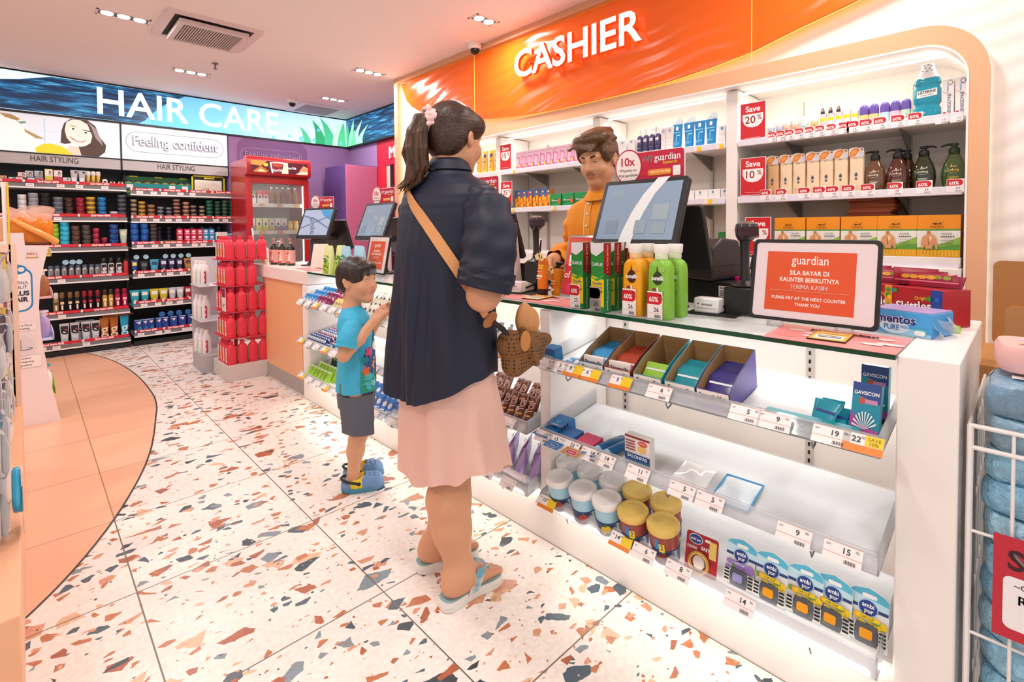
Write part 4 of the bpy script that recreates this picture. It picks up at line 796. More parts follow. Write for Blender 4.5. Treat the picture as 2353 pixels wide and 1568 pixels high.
for lab, x, y, a in (('small orange voucher card lying on the mat under the black framed sign', 1.475, .355, .05), ('small orange voucher card lying by the orange face wash tubes', 1.50, 1.40, .15)):
    t = thing('voucher_card', lab, 'card', (x, y, TT+.0018), RZ+a, 'orange voucher cards')
    MB().box(-.042, -.06, 0, .042, .06, .003).build('card', mat('2a1a14', .4), t)
    M = Matrix.Translation((0, 0, .0031)) @ Matrix.Rotation(-PI/2, 4, 'X')
    decal(t, 'print', [('r', -.040, -.058, .040, .058, 'f0b23c'), ('r', -.032, -.045, .032, .01, 'fbf3e6'), ('r', -.027, -.008, .025, -.001, '2a3a5a'), ('r', -.024, -.026, .027, -.018, '2a3a5a'), ('r', -.03, .025, .03, .035, 'f6d48a')], 0, M=M)
# --- pay at next counter sign
def pay_sign(lab, loc, rz, sc=1.0):
    t = thing('counter_sign', lab, 'sign', loc, rz, 'pay at next counter signs'); t.scale = (sc,)*3
    t.rotation_euler = (R(-11), 0, rz)
    b = MB(); n_o = rrect(-.160, .015, .160, .252, .014); n_i = rrect(-.150, .025, .150, .242, .010)
    b.loft([[(o[0], -.006, o[1]), (o[0], .006, o[1]), (i[0], .006, i[1]), (i[0], -.006, i[1])] for o, i in zip(n_o+n_o[:1], n_i+n_i[:1])], False).build('frame', mat('1e1a1b', .35), t, bev=.0015)
    MB().prism(rrect(-.150, .025, .150, .242, .010), -.004, .005, 'y').build('panel', mat('e9d9dc', .12, coat=.5), t)
    decal(t, 'print', [('r', -.118, .045, .105, .216, 'dd5224'), ('t', 'guardian', .036, -.006, .193, 'ffffff', .0, 0, .092), ('t', 'SILA BAYAR DI', .0175, -.006, .156, 'fff4ec', .018, 0, .098), ('t', 'KAUNTER BERIKUTNYA', .0175, -.006, .136, 'fff4ec', .018, 0, .148), ('t', 'TERIMA KASIH', .0175, -.006, .116, 'fff4ec', .018, 0, .094), ('r', -.105, .103, .092, .1042, 'f0a080'), ('t', 'PLEASE PAY AT THE NEXT COUNTER', .0125, -.006, .083, 'fff4ec', .02, 0, .185), ('t', 'THANK YOU', .0125, -.006, .066, 'fff4ec', .02, 0, .062)], -.0042)
    f = MB()
    for x in (-.085, .085): f.box(x-.018, -.02, .0, x+.018, .02, .014, 0)
    for x in (-.085, .085): MB().box(x-.018, -.02, .0, x+.018, .02, .017).build('clear_foot', clear_plastic('foot_acrylic', (.95, .95, .97), .2), t, bev=.002, rot=(R(11), 0, 0))
    return t
pay_sign('black framed pay at the next counter sign on the near glass counter', (1.552, .428, TT), RZ-.0)
pay_sign('black framed pay sign half hidden behind the woman at the far counter', (1.53, 2.80, TT), RZ-.12)
# --- sweets by the sign
t = thing('gum_box', 'light blue gum display box in torn film near the counter end', 'box', (1.70, .225, TT), RZ-.30)
MB().box(-.073, -.055, 0, .073, .055, .062).build('carton', mat('4aa3e0', .3), t, bev=.003)
MB().box(-.071, -.053, .0622, .071, .053, .064).build('lid', mat('b9a8dc', .3), t)
decal(t, 'print', [('r', -.072, .002, .072, .06, '4aa6e2'), ('p', [(-.072, .002), (-.02, .002), (.02, .02), (.072, .008), (.072, .0), (-.072, .0)], '9fd4f4'), ('e', -.01, .02, .035, .018, 'd6ecfa'), ('t', 'mentos', .030, -.006, .041, 'ffffff', .06, 0, .10), ('t', 'mentos', .030, -.006, .041, '1e2f7a', .03, 0, .10), ('t', 'PURE', .020, -.016, .018, '2a6ab4', .01, 0, .036), ('t', 'FRESH', .010, .016, .021, '3f8fd0', .01, 0, .022), ('p', rrect(.036, .006, .064, .022, .006), '56c2d0'), ('p', rrect(.036, .004, .06, .017, .006), 'f6fbfb')], -.0552)
w_ = MB(); random.seed(3)
w_.grid(lambda u, v: (.075+.012*math.sin(7*v+5*u), -.05+.1*v+.004*math.sin(9*u), .002+.055*u*(1-.25*math.sin(4*v))), 8, 10); w_.build('torn_film', clear_plastic('film', (.95, .97, 1), .25), t)
for i, (x, y, rz, lab) in enumerate(((1.90, .215, RZ-.55, 'red candy display box with scattered colour sweets print, at the counter corner'), (1.965, .335, RZ-.2, 'red candy display box lying open behind the gum box'))):
    t = thing('candy_box', lab, 'box', (x, y, TT), rz, 'red candy boxes')
    w = .085
    b = MB().box(-w, -.05, 0, w, .05, .105); b.build('carton', mat('b3202a', .35), t, bev=.002)
    S = [('r', -w+.001, .001, w-.001, .104, 'b3202a'), ('r', w*.62, .001, w-.001, .104, '2a4a9a'), ('r', -w+.001, .001, -w*.72, .104, 'e8a02c'), ('t', 'Skittles', .036, .006, .050, '7a1018', .05, 6, .125), ('t', 'Skittles', .036, .004, .053, 'ffffff', .02, 6, .125), ('t', 'Original', .014, .03, .078, 'f6d22c', .01, 6, .05)]
    random.seed(i+5)
    S += [('e', random.choice((-1, 1))*random.uniform(.5, .95)*w, random.uniform(.01, .095), .007, .0065, random.choice(('f0c41c', '3a9a3a', 'e86a1c', '7a3a9a', '2a6ac0'))) for _ in range(14)]
    decal(t, 'print', S, -.0502)
    decal(t, 'side_print', [('r', -.048, .002, .048, .103, 'a5202e'), ('e', .0, .06, .03, .016, 'e9c9a0'), ('t', 'Skittles', .012, 0, .06, 'b3202a', .03, 0, .045)]+[('r', -.04, .02+.005*k, .03, .0215+.005*k, 'd88a90') for k in range(4)], 0, M=Matrix.Translation((-w-.0003, 0, 0)) @ Matrix.Rotation(-PI/2, 4, 'Z'))
    for k in range(4):
        o = thing('candy_bag', f'crimson candy bag standing up in the {"corner" if i == 0 else "rear"} candy box, {ORD[k]} of four', 'bag', (x+.02*math.cos(rz)*(k-1.5)*1.2, y+.02*math.sin(rz)*(k-1.5)*1.2, TT+.107), rz+PI/2+.1, 'crimson candy bags')
        o.rotation_euler = (R(-6-4*k), 0, rz+.15)
        MB().stack([(.055, .004, 0, 3), (.058, .008, .01, 3), (.06, .007, .035, 3), (.062, .0012, .052-.006*k, 4)], 20).build('bag', mat(('a01c34', '8c1a3a', 'b0243a', '962040')[k], .25), o)
        decal(o, 'print', [('r', -.05, .012, .05, .016, 'd86a7a'), ('e', -.02, .026, .012, .006, 'e0a02c'), ('e', .02, .027, .01, .006, '8a9a2c')], -.0085)
o = thing('sweet_packet', 'small lime green sweet packet beside the gum box', 'packet', (1.775, .145, TT), RZ-.4); MB().stack([(.016, .010, 0, 3), (.018, .013, .008, 3), (.016, .01, .018, 3)], 16).build('packet', mat('a9d65a', .3), o)
# --- tills
def rewards_card(t, y, z0, w=.30, lean=0):
    MB().prism(rrect(-w/2+.05*w/.3, z0, w/2, z0+.115*w/.3, .014), y-.001, y+.001, 'y').build('rewards_card', mat('f4efee', .4), t)
    k = w/.3
    S = [('p', rrect(-.097*k, z0+.003, .147*k, z0+.112*k, .012), 'c5203f'), ('e', -.088*k, z0+.062*k, .061*k, .068*k, 'b5183a'), ('e', -.088*k, z0+.062*k, .056*k, .063*k, 'f6e7e2'), ('t', '10x', .046*k, -.088*k, z0+.082*k, 'b5183a', .02, 0, .07*k), ('t', 'MYpoints on', .0155*k, -.088*k, z0+.048*k, '3a2a2a', .006, 0, .075*k), ('t', 'first purchase', .0155*k, -.088*k, z0+.029*k, '3a2a2a', .006, 0, .085*k),
         ('t', 'MY', .034*k, .002*k, z0+.085*k, 'ffffff', .03, 0, .045*k), ('t', 'guardian', .036*k, .080*k, z0+.087*k, 'ffffff', .005, 0, .105*k), ('t', 'Rewards', .017*k, .092*k, z0+.066*k, 'f4c23c', .015, 0, .062*k), ('p', rrect(.0*k, z0+.02*k, .098*k, z0+.043*k, .009), 'f08a2c'), ('t', 'SIGN UP FOR FREE!', .012*k, .052*k, z0+.033*k, 'fff3c4', .02, 0, .08*k), ('p', rrect(.104*k, z0+.014*k, .134*k, z0+.05*k, .003), 'f4f0ee')]
    decal(t, 'rewards_print', S, y-.0012)
    rb = MB().prism([(-.088*k+.062*k*math.cos(a), z0+.062*k+.069*k*math.sin(a)) for a in [2*PI*i/32 for i in range(32)]], y-.001, y+.0008, 'y'); rb.build('rewards_disc', mat('f4efee', .4), t)
def glass_screen(kind):
    m = bpy.data.materials.new('till_screen'); m.use_nodes = True; n, l, b = nodes(m)
    tc = n.new('ShaderNodeTexCoord'); r = n.new('ShaderNodeValToRGB'); sx = n.new('ShaderNodeSeparateXYZ'); mr = n.new('ShaderNodeMapRange')
    mr.inputs[1].default_value = 0; mr.inputs[2].default_value = .25; r.color_ramp.elements[0].color = (*lin('5c7897'), 1); r.color_ramp.elements[1].color = (*lin('8396ab'), 1)
    l.new(tc.outputs['Object'], sx.inputs[0]); l.new(sx.outputs[2], mr.inputs[0]); l.new(mr.outputs[0], r.inputs[0]); l.new(r.outputs[0], b.inputs['Base Color']); l.new(r.outputs[0], b.inputs['Emission Color']); b.inputs['Emission Strength'].default_value = .25; b.inputs['Roughness'].default_value = .08
    return m
SCRN = glass_screen(0); DARK = mat('232225', .35); DARK2 = mat('3a3739', .4)
def till(lab, loc, rz, card=.27, promo=None, w=.34):
    t = thing('till_terminal', lab, 'till', loc, rz, 'till terminals')
    T = R(-22)
    b = MB().prism(rrect(-w/2, 0, w/2, .262, .012), -.012, .012, 'y'); M = Matrix.Translation((0, -.0, .215)) @ Matrix.Rotation(T, 4, 'X')
    b.turn(M).build('screen_housing', DARK, t, bev=.003)
    s = MB().prism([(-w/2+.018, .028), (w/2-.018, .028), (w/2-.018, .245), (-w/2+.018, .245)], -.0128, -.0122, 'y').turn(M); s.build('screen', SCRN, t)
    S = [('p', [(x, .19+z) for x, z in ((-.12, 0), (-.07, 0), (-.07, .03), (-.12, .03))], '8fa2b6'), ('r', -.02, .13, .04, .165, '93a6ba'), ('r', .06, .10, .12, .16, '9cb0b8'), ('r', -.12, .05, -.07, .10, '7f93a9'), ('r', .0, .05, .045, .10, '93a5b4'), ('r', .07, .05, .12, .09, '93a9ae')]
    decal(t, 'screen_print', S if promo is None else promo, -.0131, M=M)
    if card:
        c = rewards_card(t, .11, .455, card)
    a = MB(); a.loft([[(x*k, y, z) for x, y in ((-.06, .02), (.06, .02), (.06, .09), (-.06, .09))] for z, k in ((.0, 1.4), (.02, 1.4), (.05, .8), (.24, .7))]); a.build('stand', DARK2, t, bev=.004)
    # second screen for the cashier, back to back
    b = MB().prism(rrect(-w/2+.02, 0, w/2-.02, .25, .012), -.012, .012, 'y').turn(Matrix.Translation((0.02, .27, .13)) @ Matrix.Rotation(R(20), 4, 'X')); b.build('cashier_screen', DARK, t, bev=.004)
    MB().box(-.03, .08, .20, .03, .26, .24).build('arm', DARK2, t, bev=.006)
    MB().box(-.13, .0, .0006, .13, .17, .01).build('base', DARK2, t, bev=.003)
    return t
TL = till('big till terminal with a blank blue screen and 10x rewards card by the cashier', (1.525, .975, .893+.0), RZ, .285)
st = MB(); pts = [(-.012, -.005), (.0, .06), (.022, .13), (.055, .20), (.10, .263), (.145, .263), (.10, .20), (.07, .13), (.05, .06), (.042, -.005)]
# white arc sticker over the glass
MB().prism(pts, -.0137, -.0132, 'y').turn(Matrix.Translation((-.045, 0, .215)) @ Matrix.Rotation(R(-22), 4, 'X')).build('screen_arc', mat('eef0f4', .15), TL)
smile = [('p', [(-.15, .03), (.15, .03), (.15, .24), (-.15, .24)], 'a9bfe0'), ('p', [(.02, .24), (.15, .24), (.15, .15), (.07, .19)], '3f9fe0'), ('t', 'smile', .075, -.02, .11, '3a4a6a', .0, -70), ('p', [(-.15, .19), (.0, .15), (.15, .08), (.15, .09), (.0, .165), (-.15, .2)], '6a80a8'), ('p', [(-.15, .08), (.15, .19), (.15, .2), (-.15, .09)], '6a80a8')]
till('till terminal behind the woman, mostly hidden, with rewards card', (1.60, 1.99, .893), RZ+.1, .26)
till('till terminal with grey screen and 10x card between the boy and the woman', (1.60, 2.98, .893), RZ+.05, .27)
till('far till terminal whose screen shows large blue smile lettering', (1.62, 3.93, .893), RZ+.35, .25, smile)
# receipt printers and cash drawers
for i, (x, y, lab) in enumerate(((1.74, .84, 'black receipt printer on the cash drawer behind the near sign'), (1.68, 2.28, 'black receipt printer behind the woman, beside the second scanner'))):
    t = thing('cash_drawer', ('wide black cash drawer with a white sticker under the printer', 'black cash drawer under the second printer')[i], 'cash drawer', (x+.19, y, TT), RZ, 'cash drawers')
    MB().box(-.17, -.10, 0, .17, .12, .085).build('body', mat('1b191b', .4), t, bev=.004)
    decal(t, 'sticker', [('r', .04, .03, .10, .07, 'f2efee'), ('r', .045, .06, .08, .064, 'b03a3a'), ('r', .045, .05, .09, .053, '3a3a3a'), ('r', .045, .042, .09, .045, '3a3a3a'), ('r', .045, .035, .08, .038, '3a3a3a')], -.1002)
    t = thing('receipt_printer', lab, 'printer', (x+.17, y+.02, TT+.086), RZ-.25, 'receipt printers')
    b = MB(); b.prism([(-.09, 0), (.09, 0), (.09, .10), (.06, .15), (-.03, .16), (-.09, .12)], -.07, .07, 'x'); b.build('housing', mat('2f2b2c', .35), t, bev=.01, seg=3)
    MB().box(-.05, -.0925, .075, .05, -.09, .085).build('paper_slot', mat('0c0b0c', .5), t)
    MB().box(-.071, -.07, .055, .071, .09, .058).build('seam', mat('151314', .5), t)
def scanner(lab, loc, rz):
    t = thing('barcode_scanner', lab, 'scanner', loc, rz, 'black barcode scanners')
    MB().tube([(0, 0, .012), (0, .004, .06), (.0, .012, .12), (.0, .012, .16)], [.020, .013, .0145, .017], 14).build('handle', mat('2b2a2c', .3), t)
    h = MB(); h.stack([(.02, .03, .15, 2.6, 0, .0), (.030, .046, .165, 2.6, 0, -.01), (.034, .055, .185, 2.8, 0, -.018), (.030, .05, .205, 2.6, 0, -.016), (.016, .03, .214, 2.3, 0, -.01), (.0001, .0001, .215, 2, 0, -.01)], 24); h.build('head', mat('333133', .25), t)
    MB().prism(rrect(-.028, .166, .028, .196, .008), -.076, -.070, 'y').build('window', mat('3a1018', .1), t)
    MB().lathe([(.045, 0), (.047, .004), (.03, .01), (.02, .02), (.012, .022)], 20).build('stand_base', mat('201f21', .4), t)
    MB().tube([(0, .01, .02), (.02, .03, .06), (.03, .05, .1), (.025, .05, .02), (.05, .09, .004), (.12, .10, .003)], .003, 6).build('cable', mat('18171a', .4), t)
    return t
scanner('black barcode scanner upright on a stand beside the pay-here sign', (1.70, .655, TT+.09), RZ+.5)
t = thing('scanner_riser', 'black block lifting the barcode scanner behind the pay-here sign', 'stand', (1.70, .655, TT), RZ); MB().box(-.05, -.05, 0, .05, .05, .089).build('block', mat('242224', .4), t, bev=.004)
scanner('black barcode scanner beside the orange tubes, held near the cashier', (1.705, 1.60, TT+.13), RZ+.9)
t = thing('scanner_riser', 'black block under the scanner near the cashier', 'stand', (1.705, 1.60, TT), RZ); MB().box(-.04, -.04, 0, .04, .04, .129).build('block', mat('242224', .4), t, bev=.004)
for lab, x, y, a in (('white card payment terminal on a black mat beside the green shampoo', 1.665, .745, .1), ('white card payment terminal beside the woman\'s arm', 1.60, 1.60, .3)):
    t = thing('payment_terminal', lab, 'card reader', (x, y, TT+.0045), RZ+a, 'white payment terminals')
    MB().prism([(-.075, .0), (.085, .0), (.085, .018), (-.02, .048), (-.075, .05)], -.04, .04, 'x').build('body', mat('f3efee', .3), t, bev=.006, seg=3)
    decal(t, 'logo_print', [('e', -.025, .03, .003, .003, 'c22a3a'), ('t', 'easypay', .011, .004, .03, '7a2a3a', .01, 0, .045), ('r', -.032, .016, .032, .0175, '9a9490')], -.0754)
    MB().tube([(.041, -.03, .02), (.05, .01, .024), (.05, .05, .03), (.041, .08, .02)], .004, 6).build('handle_loop', mat('1c1b1d', .4), t)
    MB().tube([(-.02, .085, .012), (-.05, .13, .02), (.02, .16, .03), (.10, .14, .01), (.13, .1, .003)], .0025, 6).build('cable', mat('232124', .4), t)
    t2 = thing('rubber_mat', lab.replace('white card payment terminal', 'black mat under the payment terminal').replace(' on a black mat', ''), 'mat', (x+.01, y-.01, TT), RZ+a, 'black mats'); MB().box(-.075, -.10, 0, .085, .11, .004).build('sheet', mat('1d1b1c', .6), t2)
t = thing('pen_cup', 'hot pink square desk cup behind the barcode scanner', 'cup', (1.93, .72, TT), RZ)
MB().stack([(.045, .045, 0, 6), (.05, .05, .10, 6), (.046, .046, .10, 6), (.042, .042, .006, 6)], 28).build('cup', mat('e0187c', .3), t)
for k in range(2): o = thing('pen', ('black pen in the pink cup', 'orange pen in the pink cup')[k]+' behind the scanner', 'pen', (1.93, .72+.02*k, TT+.012), 0); o.rotation_euler = (R(10-15*k), R(8), 0); MB().tube([(0, 0, 0), (0, 0, .13)], .004, 8).build('barrel', mat(('1e1c1e', 'e07a2c')[k], .3), o)
t = thing('leaflet_holder', 'cream leaflet holder with orange zigzag print beside the hidden till', 'leaflet', (1.64, 1.735, TT), RZ+.3)
MB().prism([(-.06, 0), (.06, 0), (.06, .004), (.0, .31), (-.06, .004)], -.055, .055, 'x').build('holder', mat('f3eae4', .4), t)
decal(t, 'print', [('p', [(-.04, .1), (-.02, .18), (.0, .12), (.03, .2), (.035, .17), (.0, .07), (-.02, .13)], 'ee7a2c'), ('r', -.04, .21, .04, .215, 'c9a08a'), ('r', -.04, .22, .03, .225, 'c9a08a')], -.0, M=Matrix(((1, 0, 0, 0), (0, 1, .19, -.0605), (0, 0, 1, 0), (0, 0, 0, 1))))
t = thing('leaflet_holder', 'cream and orange tent leaflet beside the far till', 'leaflet', (1.60, 3.72, TT), RZ+.6)
MB().prism([(-.05, 0), (.05, 0), (.05, .004), (.0, .18), (-.05, .004)], -.06, .06, 'x').build('holder', mat('f1e2d4', .4), t)
# far counter: syrup bottles and soft pouches
def syrup(lab):
    t = thing('syrup_bottle', lab, 'bottle', group='dark pump bottles with pink labels')
    MB().lathe([(.03, 0), (.033, .004), (.033, .13), (.030, .145), (.018, .16), (.013, .166), (.013, .175)], 24).build('body', mat('1f2a22', .12, coat=.5), t)
    MB().lathe([(.0333, .018), (.0336, .02), (.0336, .122), (.0333, .124)], 24).build('label', mat('f3b6a8', .4), t)
    decal(t, 'print', [('e', .004, .098, .013, .013, 'd84a44'), ('p', [(-.02, .075), (.0, .082), (.018, .078), (.012, .07), (.002, .06), (-.004, .074)], 'd8503c'), ('e', -.006, .05, .006, .006, '3a6a4a'), ('r', -.028, .02, .028, .034, 'd43a56'), ('r', .014, .036, .024, .09, 'f6e6dc')], 0, wrap=(.0337, .0337))
    p = MB(); p.lathe([(.014, .172), (.014, .19), (.005, .192), (.005, .205), (.010, .206), (.010, .215), (.001, .216)], 14); p.tube([(0, 0, .211), (-.025, 0, .212), (-.036, 0, .206)], [.006, .005, .004], 8); p.build('pump', mat('c98a78', .35), t)
    return t
sb = syrup('')
for i, (x, y) in enumerate(((1.495, 4.40), (1.515, 4.275), (1.545, 4.17))): put(sb, (x+.0, y, TT), RZ+.2, f'dark pump bottle with a pink fruit label, {ORD[i]} from the counter end')
for i, (x, y, c) in enumerate(((1.47, 4.545, 'f3eee6'), (1.56, 4.45, 'e8e2ee'))):
    t = thing('lotion_bottle', ('white and orange pump bottle at the far corner of the counter', 'pale lilac pump bottle behind the first dark bottle')[i], 'bottle', (x, y, TT), RZ+.3)
    MB().stack([(.028, .02, 0, 3), (.03, .022, .005, 3), (.03, .022, .12, 3), (.02, .016, .135, 2.5), (.011, .011, .14, 2)], 20).build('body', mat(c, .3), t)
    decal(t, 'label', [('p', [(-.02, .05), (.02, .07), (.015, .12), (-.015, .11)], 'e8783c' if i == 0 else '6a5aa0'), ('r', -.02, .012, .02, .04, 'f2a63c')], -.0225)
    p = MB(); p.lathe([(.012, .139), (.012, .155), (.005, .156), (.005, .185), (.010, .186), (.010, .196), (.001, .197)], 12); p.tube([(0, 0, .192), (-.03, 0, .192), (-.04, 0, .186)], [.006, .005, .004], 6); p.build('pump', mat('f6f2f0', .3), t)
def pouch(lab, c1, c2, leafc):
    t = thing('refill_pouch', lab, 'pouch', group='leaf printed refill pouches')
    MB().stack([(.044, .028, 0, 3.5), (.046, .03, .006, 3.5), (.045, .026, .06, 3), (.044, .02, .12, 3), (.044, .01, .165, 3), (.043, .0015, .185, 5)], 24).build('pouch', mat(c1, .3), t)
    S = [('r', -.030, .01, .030, .085, c2), ('r', -.036, .118, .02, .121, '6a8a5a'), ('r', -.036, .1, .0, .106, '2f6a4a')]
    random.seed(len(lab)); S += [('e', random.uniform(-.022, .022), random.uniform(.015, .13), random.uniform(.005, .009), random.uniform(.004, .007), leafc) for _ in range(16)]
    decal(t, 'print', S, 0, M=Matrix(((1, 0, 0, 0), (0, 1, .10, -.0328), (0, 0, 1, 0), (0, 0, 0, 1))))
    return t
for i, (x, y, bl) in enumerate(((1.40, 3.13, 0), (1.43, 3.03, 0), (1.415, 2.925, 1), (1.455, 2.82, 1), (1.48, 3.12, 0), (1.50, 2.93, 1))):
    put(pouch(('lime green leaf printed pouch at the end of the pouch row', 'lime green leaf printed pouch next to the blue ones', 'sky blue pouch above the boy\'s head', 'sky blue pouch beside the far pay sign', 'lime green pouch in the second pouch row', 'sky blue pouch in the second pouch row')[i], ('dfe9a0', 'a8d8ea')[bl], ('a9cf3c', '5ab8e0')[bl], ('5f8f2c', '3f9a78')[bl]), (x, y, TT), RZ+.1)
# ================================================================ GOODS IN THE CLEAR TRAYS
RX = R(9.3)
def tp(z, x, y, up=0.): return (x, y, z+.0062+(x-1.325)*.1642+up)
def onto(root, z, x, y, label=None, a=0, rx=None, up=0.): return put(root, tp(z, x, y, up), 0, label, rot=(RX if rx is None else rx, 0, RZ+a))
U, Mi, Lo = .673, .412, .178
U1, M1, L1 = .673, .412, .178
# --- upper tray: lozenge display boxes
def lozenge_box(lab, w, col, word, sub, inner='b38a5c', d=.19):
    t = thing('lozenge_box', lab, 'display box', group='open lozenge display boxes'); hf, hb = .055, .115
    b = MB()
    for x in (-w/2, w/2-.0015): b.prism([(0, 0), (d, 0), (d, hb), (.06, hb*.72), (0, hf)], x, x+.0015, 'x')
    b.box(-w/2, 0, 0, w/2, .0015, hf).box(-w/2, d-.0015, 0, w/2, d, hb).box(-w/2, 0, 0, w/2, d, .0015)
    b.build('outer_card', mat(col, .4), t)
    b = MB()
    for x in (-w/2+.0016, w/2-.0025): b.prism([(.002, 0.002), (d-.002, 0.002), (d-.002, hb-.001), (.06, hb*.72-.001), (.002, hf-.001)], x, x+.0009, 'x')
    b.box(-w/2+.002, d-.0025, .002, w/2-.002, d-.0017, hb-.001); b.build('inner_card', mat(inner, .6), t)
    decal(t, 'print', [('r', -w/2+.002, .018, w/2-.002, .053, 'f7efe8'), ('t', word, .022, 0, .037, '1d2a3a', .02, 0, w*.82), ('r', -w*.4, .021, w*.3, .024, '9aa6b4')], -.0003)
    return t
SAC = {}
def sachet(col, w, h, nm, group, band='e9eef2'):
    t = thing('sachet', nm, 'sachet', group=group)
    MB().stack([(w/2, .0005, 0, 4), (w/2, .0008, .006, 4), (w/2*.97, .0035, h*.3, 3), (w/2*.97, .0035, h*.7, 3), (w/2, .0008, h-.006, 4), (w/2, .0005, h, 4)], 14).build('packet', mat(col, .25), t)
    decal(t, 'print', [('r', -w*.42, h*.62, w*.42, h*.70, band)], -.0041)
    return t
BXS = [(1.005, .098, '2d86b8', 'Strepsils', '3a9ad4', 9, 'blue'), (.903, .098, 'a8382a', 'Strepsils', 'b4452c', 9, 'brick red'), (.797, .096, '3aa0a8', 'Strepsils', '9ccc4a', 1, 'green'), (.693, .094, '3a9aae', 'Strepsils', '1c8fa0', 7, 'teal'), (.597, .092, '4a3d8c', 'Strepsils Max', '332c7a', 12, 'purple')]
for y, w, c, word, sc_, n_, cn in BXS:
    t = lozenge_box(f'open {cn} lozenge display box in the uppermost near tray', w, c, word, '', 'b3895a'); onto(t, U1, 1.337, y)
    pk = sachet(sc_, w*.84, .075, '', f'{cn} lozenge sachets')
    for k in range(n_):
        onto(pk, U1, 1.352+.012*k, y, f'{cn} lozenge sachet, {ORD[k]} from the front of its box', rx=RX+R(-52), up=.020)
    if cn in ('blue', 'brick red'):
        e_ = carton('lozenge_carton', f'small {cn} lozenge carton leaning in front of its sachets', 'box', w*.8, .012, .05, 'f3ebe6', [('t', 'Strepsils', .02, 0, .03, '1d2a3a', .02, 0, w*.7), ('r', -w*.38, .002, w*.38, .014, c)], 'single lozenge cartons'); onto(e_, U1, 1.342, y, rx=RX+R(-8), up=.022)
c = carton('inhaler_carton', 'small dark blue inhaler carton at the far end of the top near tray', 'box', .05, .045, .068, '1d6ea8', [('t', 'inhaler', .014, 0, .04, 'ffffff', .01, 0, .042), ('r', -.025, .052, .025, .068, '20568a'), ('e', -.006, .018, .012, .008, 'b03a3a')]); onto(c, U1, 1.345, 1.195)
for i, (y, x) in enumerate(((1.145, 1.35), (1.13, 1.41), (1.095, 1.35), (1.08, 1.41))):
    c = carton('ointment_carton', ('white and blue ointment carton beside the inhaler', 'white and blue ointment carton behind the first', 'white and pink ointment carton beside the blue lozenge box', 'white and blue ointment carton behind the pink one')[i], 'box', .036, .05, .022, 'eef2f6', [('r', -.018, .0, .018, .008, '2a8ad0' if i != 2 else 'd85a7a')], 'small ointment cartons')
    M = Matrix.Translation((0, 0, .0222)) @ Matrix.Rotation(-PI/2, 4, 'X'); decal(c, 'top_print', [('r', -.018, -.045, .018, -.03, '2a9ae0'), ('r', -.014, -.02, .014, -.01, '3aa6e4')], 0, M=M)
    onto(c, U1, x, y, a=.06)
t = thing('pill_blister', 'white pill blister strip beside the purple lozenge box', 'blister pack'); MB().box(-.03, 0, 0, .03, .05, .001).build('foil', mat('d5d2d4', .25, .5), t)
for i in range(3):
    for j in range(2): MB().ell((-.018+.018*i, .012+.024*j, .002), (.007, .009, .005), 12).build('pill', mat('faf7f5', .25), t)
onto(t, U1, 1.35, .503, a=.2)
GS_ = [('r', -.0275, .0, .0275, .135, '1a8fa8'), ('p', [(-.0275, .135), (.0275, .135), (.0275, .09), (-.0275, .11)], '2c4a8c'), ('t', 'GAVISCON', .0115, 0, .112, 'ffffff', .02, 0, .048), ('e', -.008, .094, .006, .008, 'c8553c'), ('r', -.002, .088, .022, .098, 'c98ab0'), ('p', [(-.0275, .012), (-.0275, .07), (-.01, .04), (.0275, .03), (.0275, .012)], 'b04a9a'), ('r', -.0275, .0, .0275, .012, '1e1a24')]
GS_ += [('p', [(0, .03), (.024*math.cos(R(a)), .03+.04*math.sin(R(a))), (.024*math.cos(R(a+7)), .03+.04*math.sin(R(a+7)))], 'eaf3f6') for a in range(20, 165, 16)]
gv = carton('antacid_carton', '', 'box', .055, .03, .135, '1a8fa8', GS_, 'tall antacid cartons')
onto(gv, U1, 1.36, .262, 'teal and purple antacid carton standing in front at the tray end', rx=R(-20))
onto(gv, U1, 1.47, .262, 'teal and purple antacid carton standing behind, touching the glass top', rx=R(-6))
gf = carton('antacid_carton', 'teal antacid carton lying flat under the ticket lip', 'box', .20, .03, .035, '1a9aa6', [('t', 'GAVISCON', .022, 0, .017, 'd6eef0', .02, 180, .1), ('e', -.06, .017, .012, .008, '7fd0d4')], 'tall antacid cartons'); onto(gf, U1, 1.334, .365)
sg = sachet('1c96ae', .05, .085, '', 'teal antacid sachets', '2a3f8a')
for k in range(8): onto(sg, U1, 1.345+.011*(k % 4), .345-.028*(k//4)+random.uniform(-.008, .008), f'teal antacid sachet, {ORD[k]} of the loose bunch beside the antacid carton', rx=R(-38-4*k), a=random.uniform(-.35, .3), up=.004)
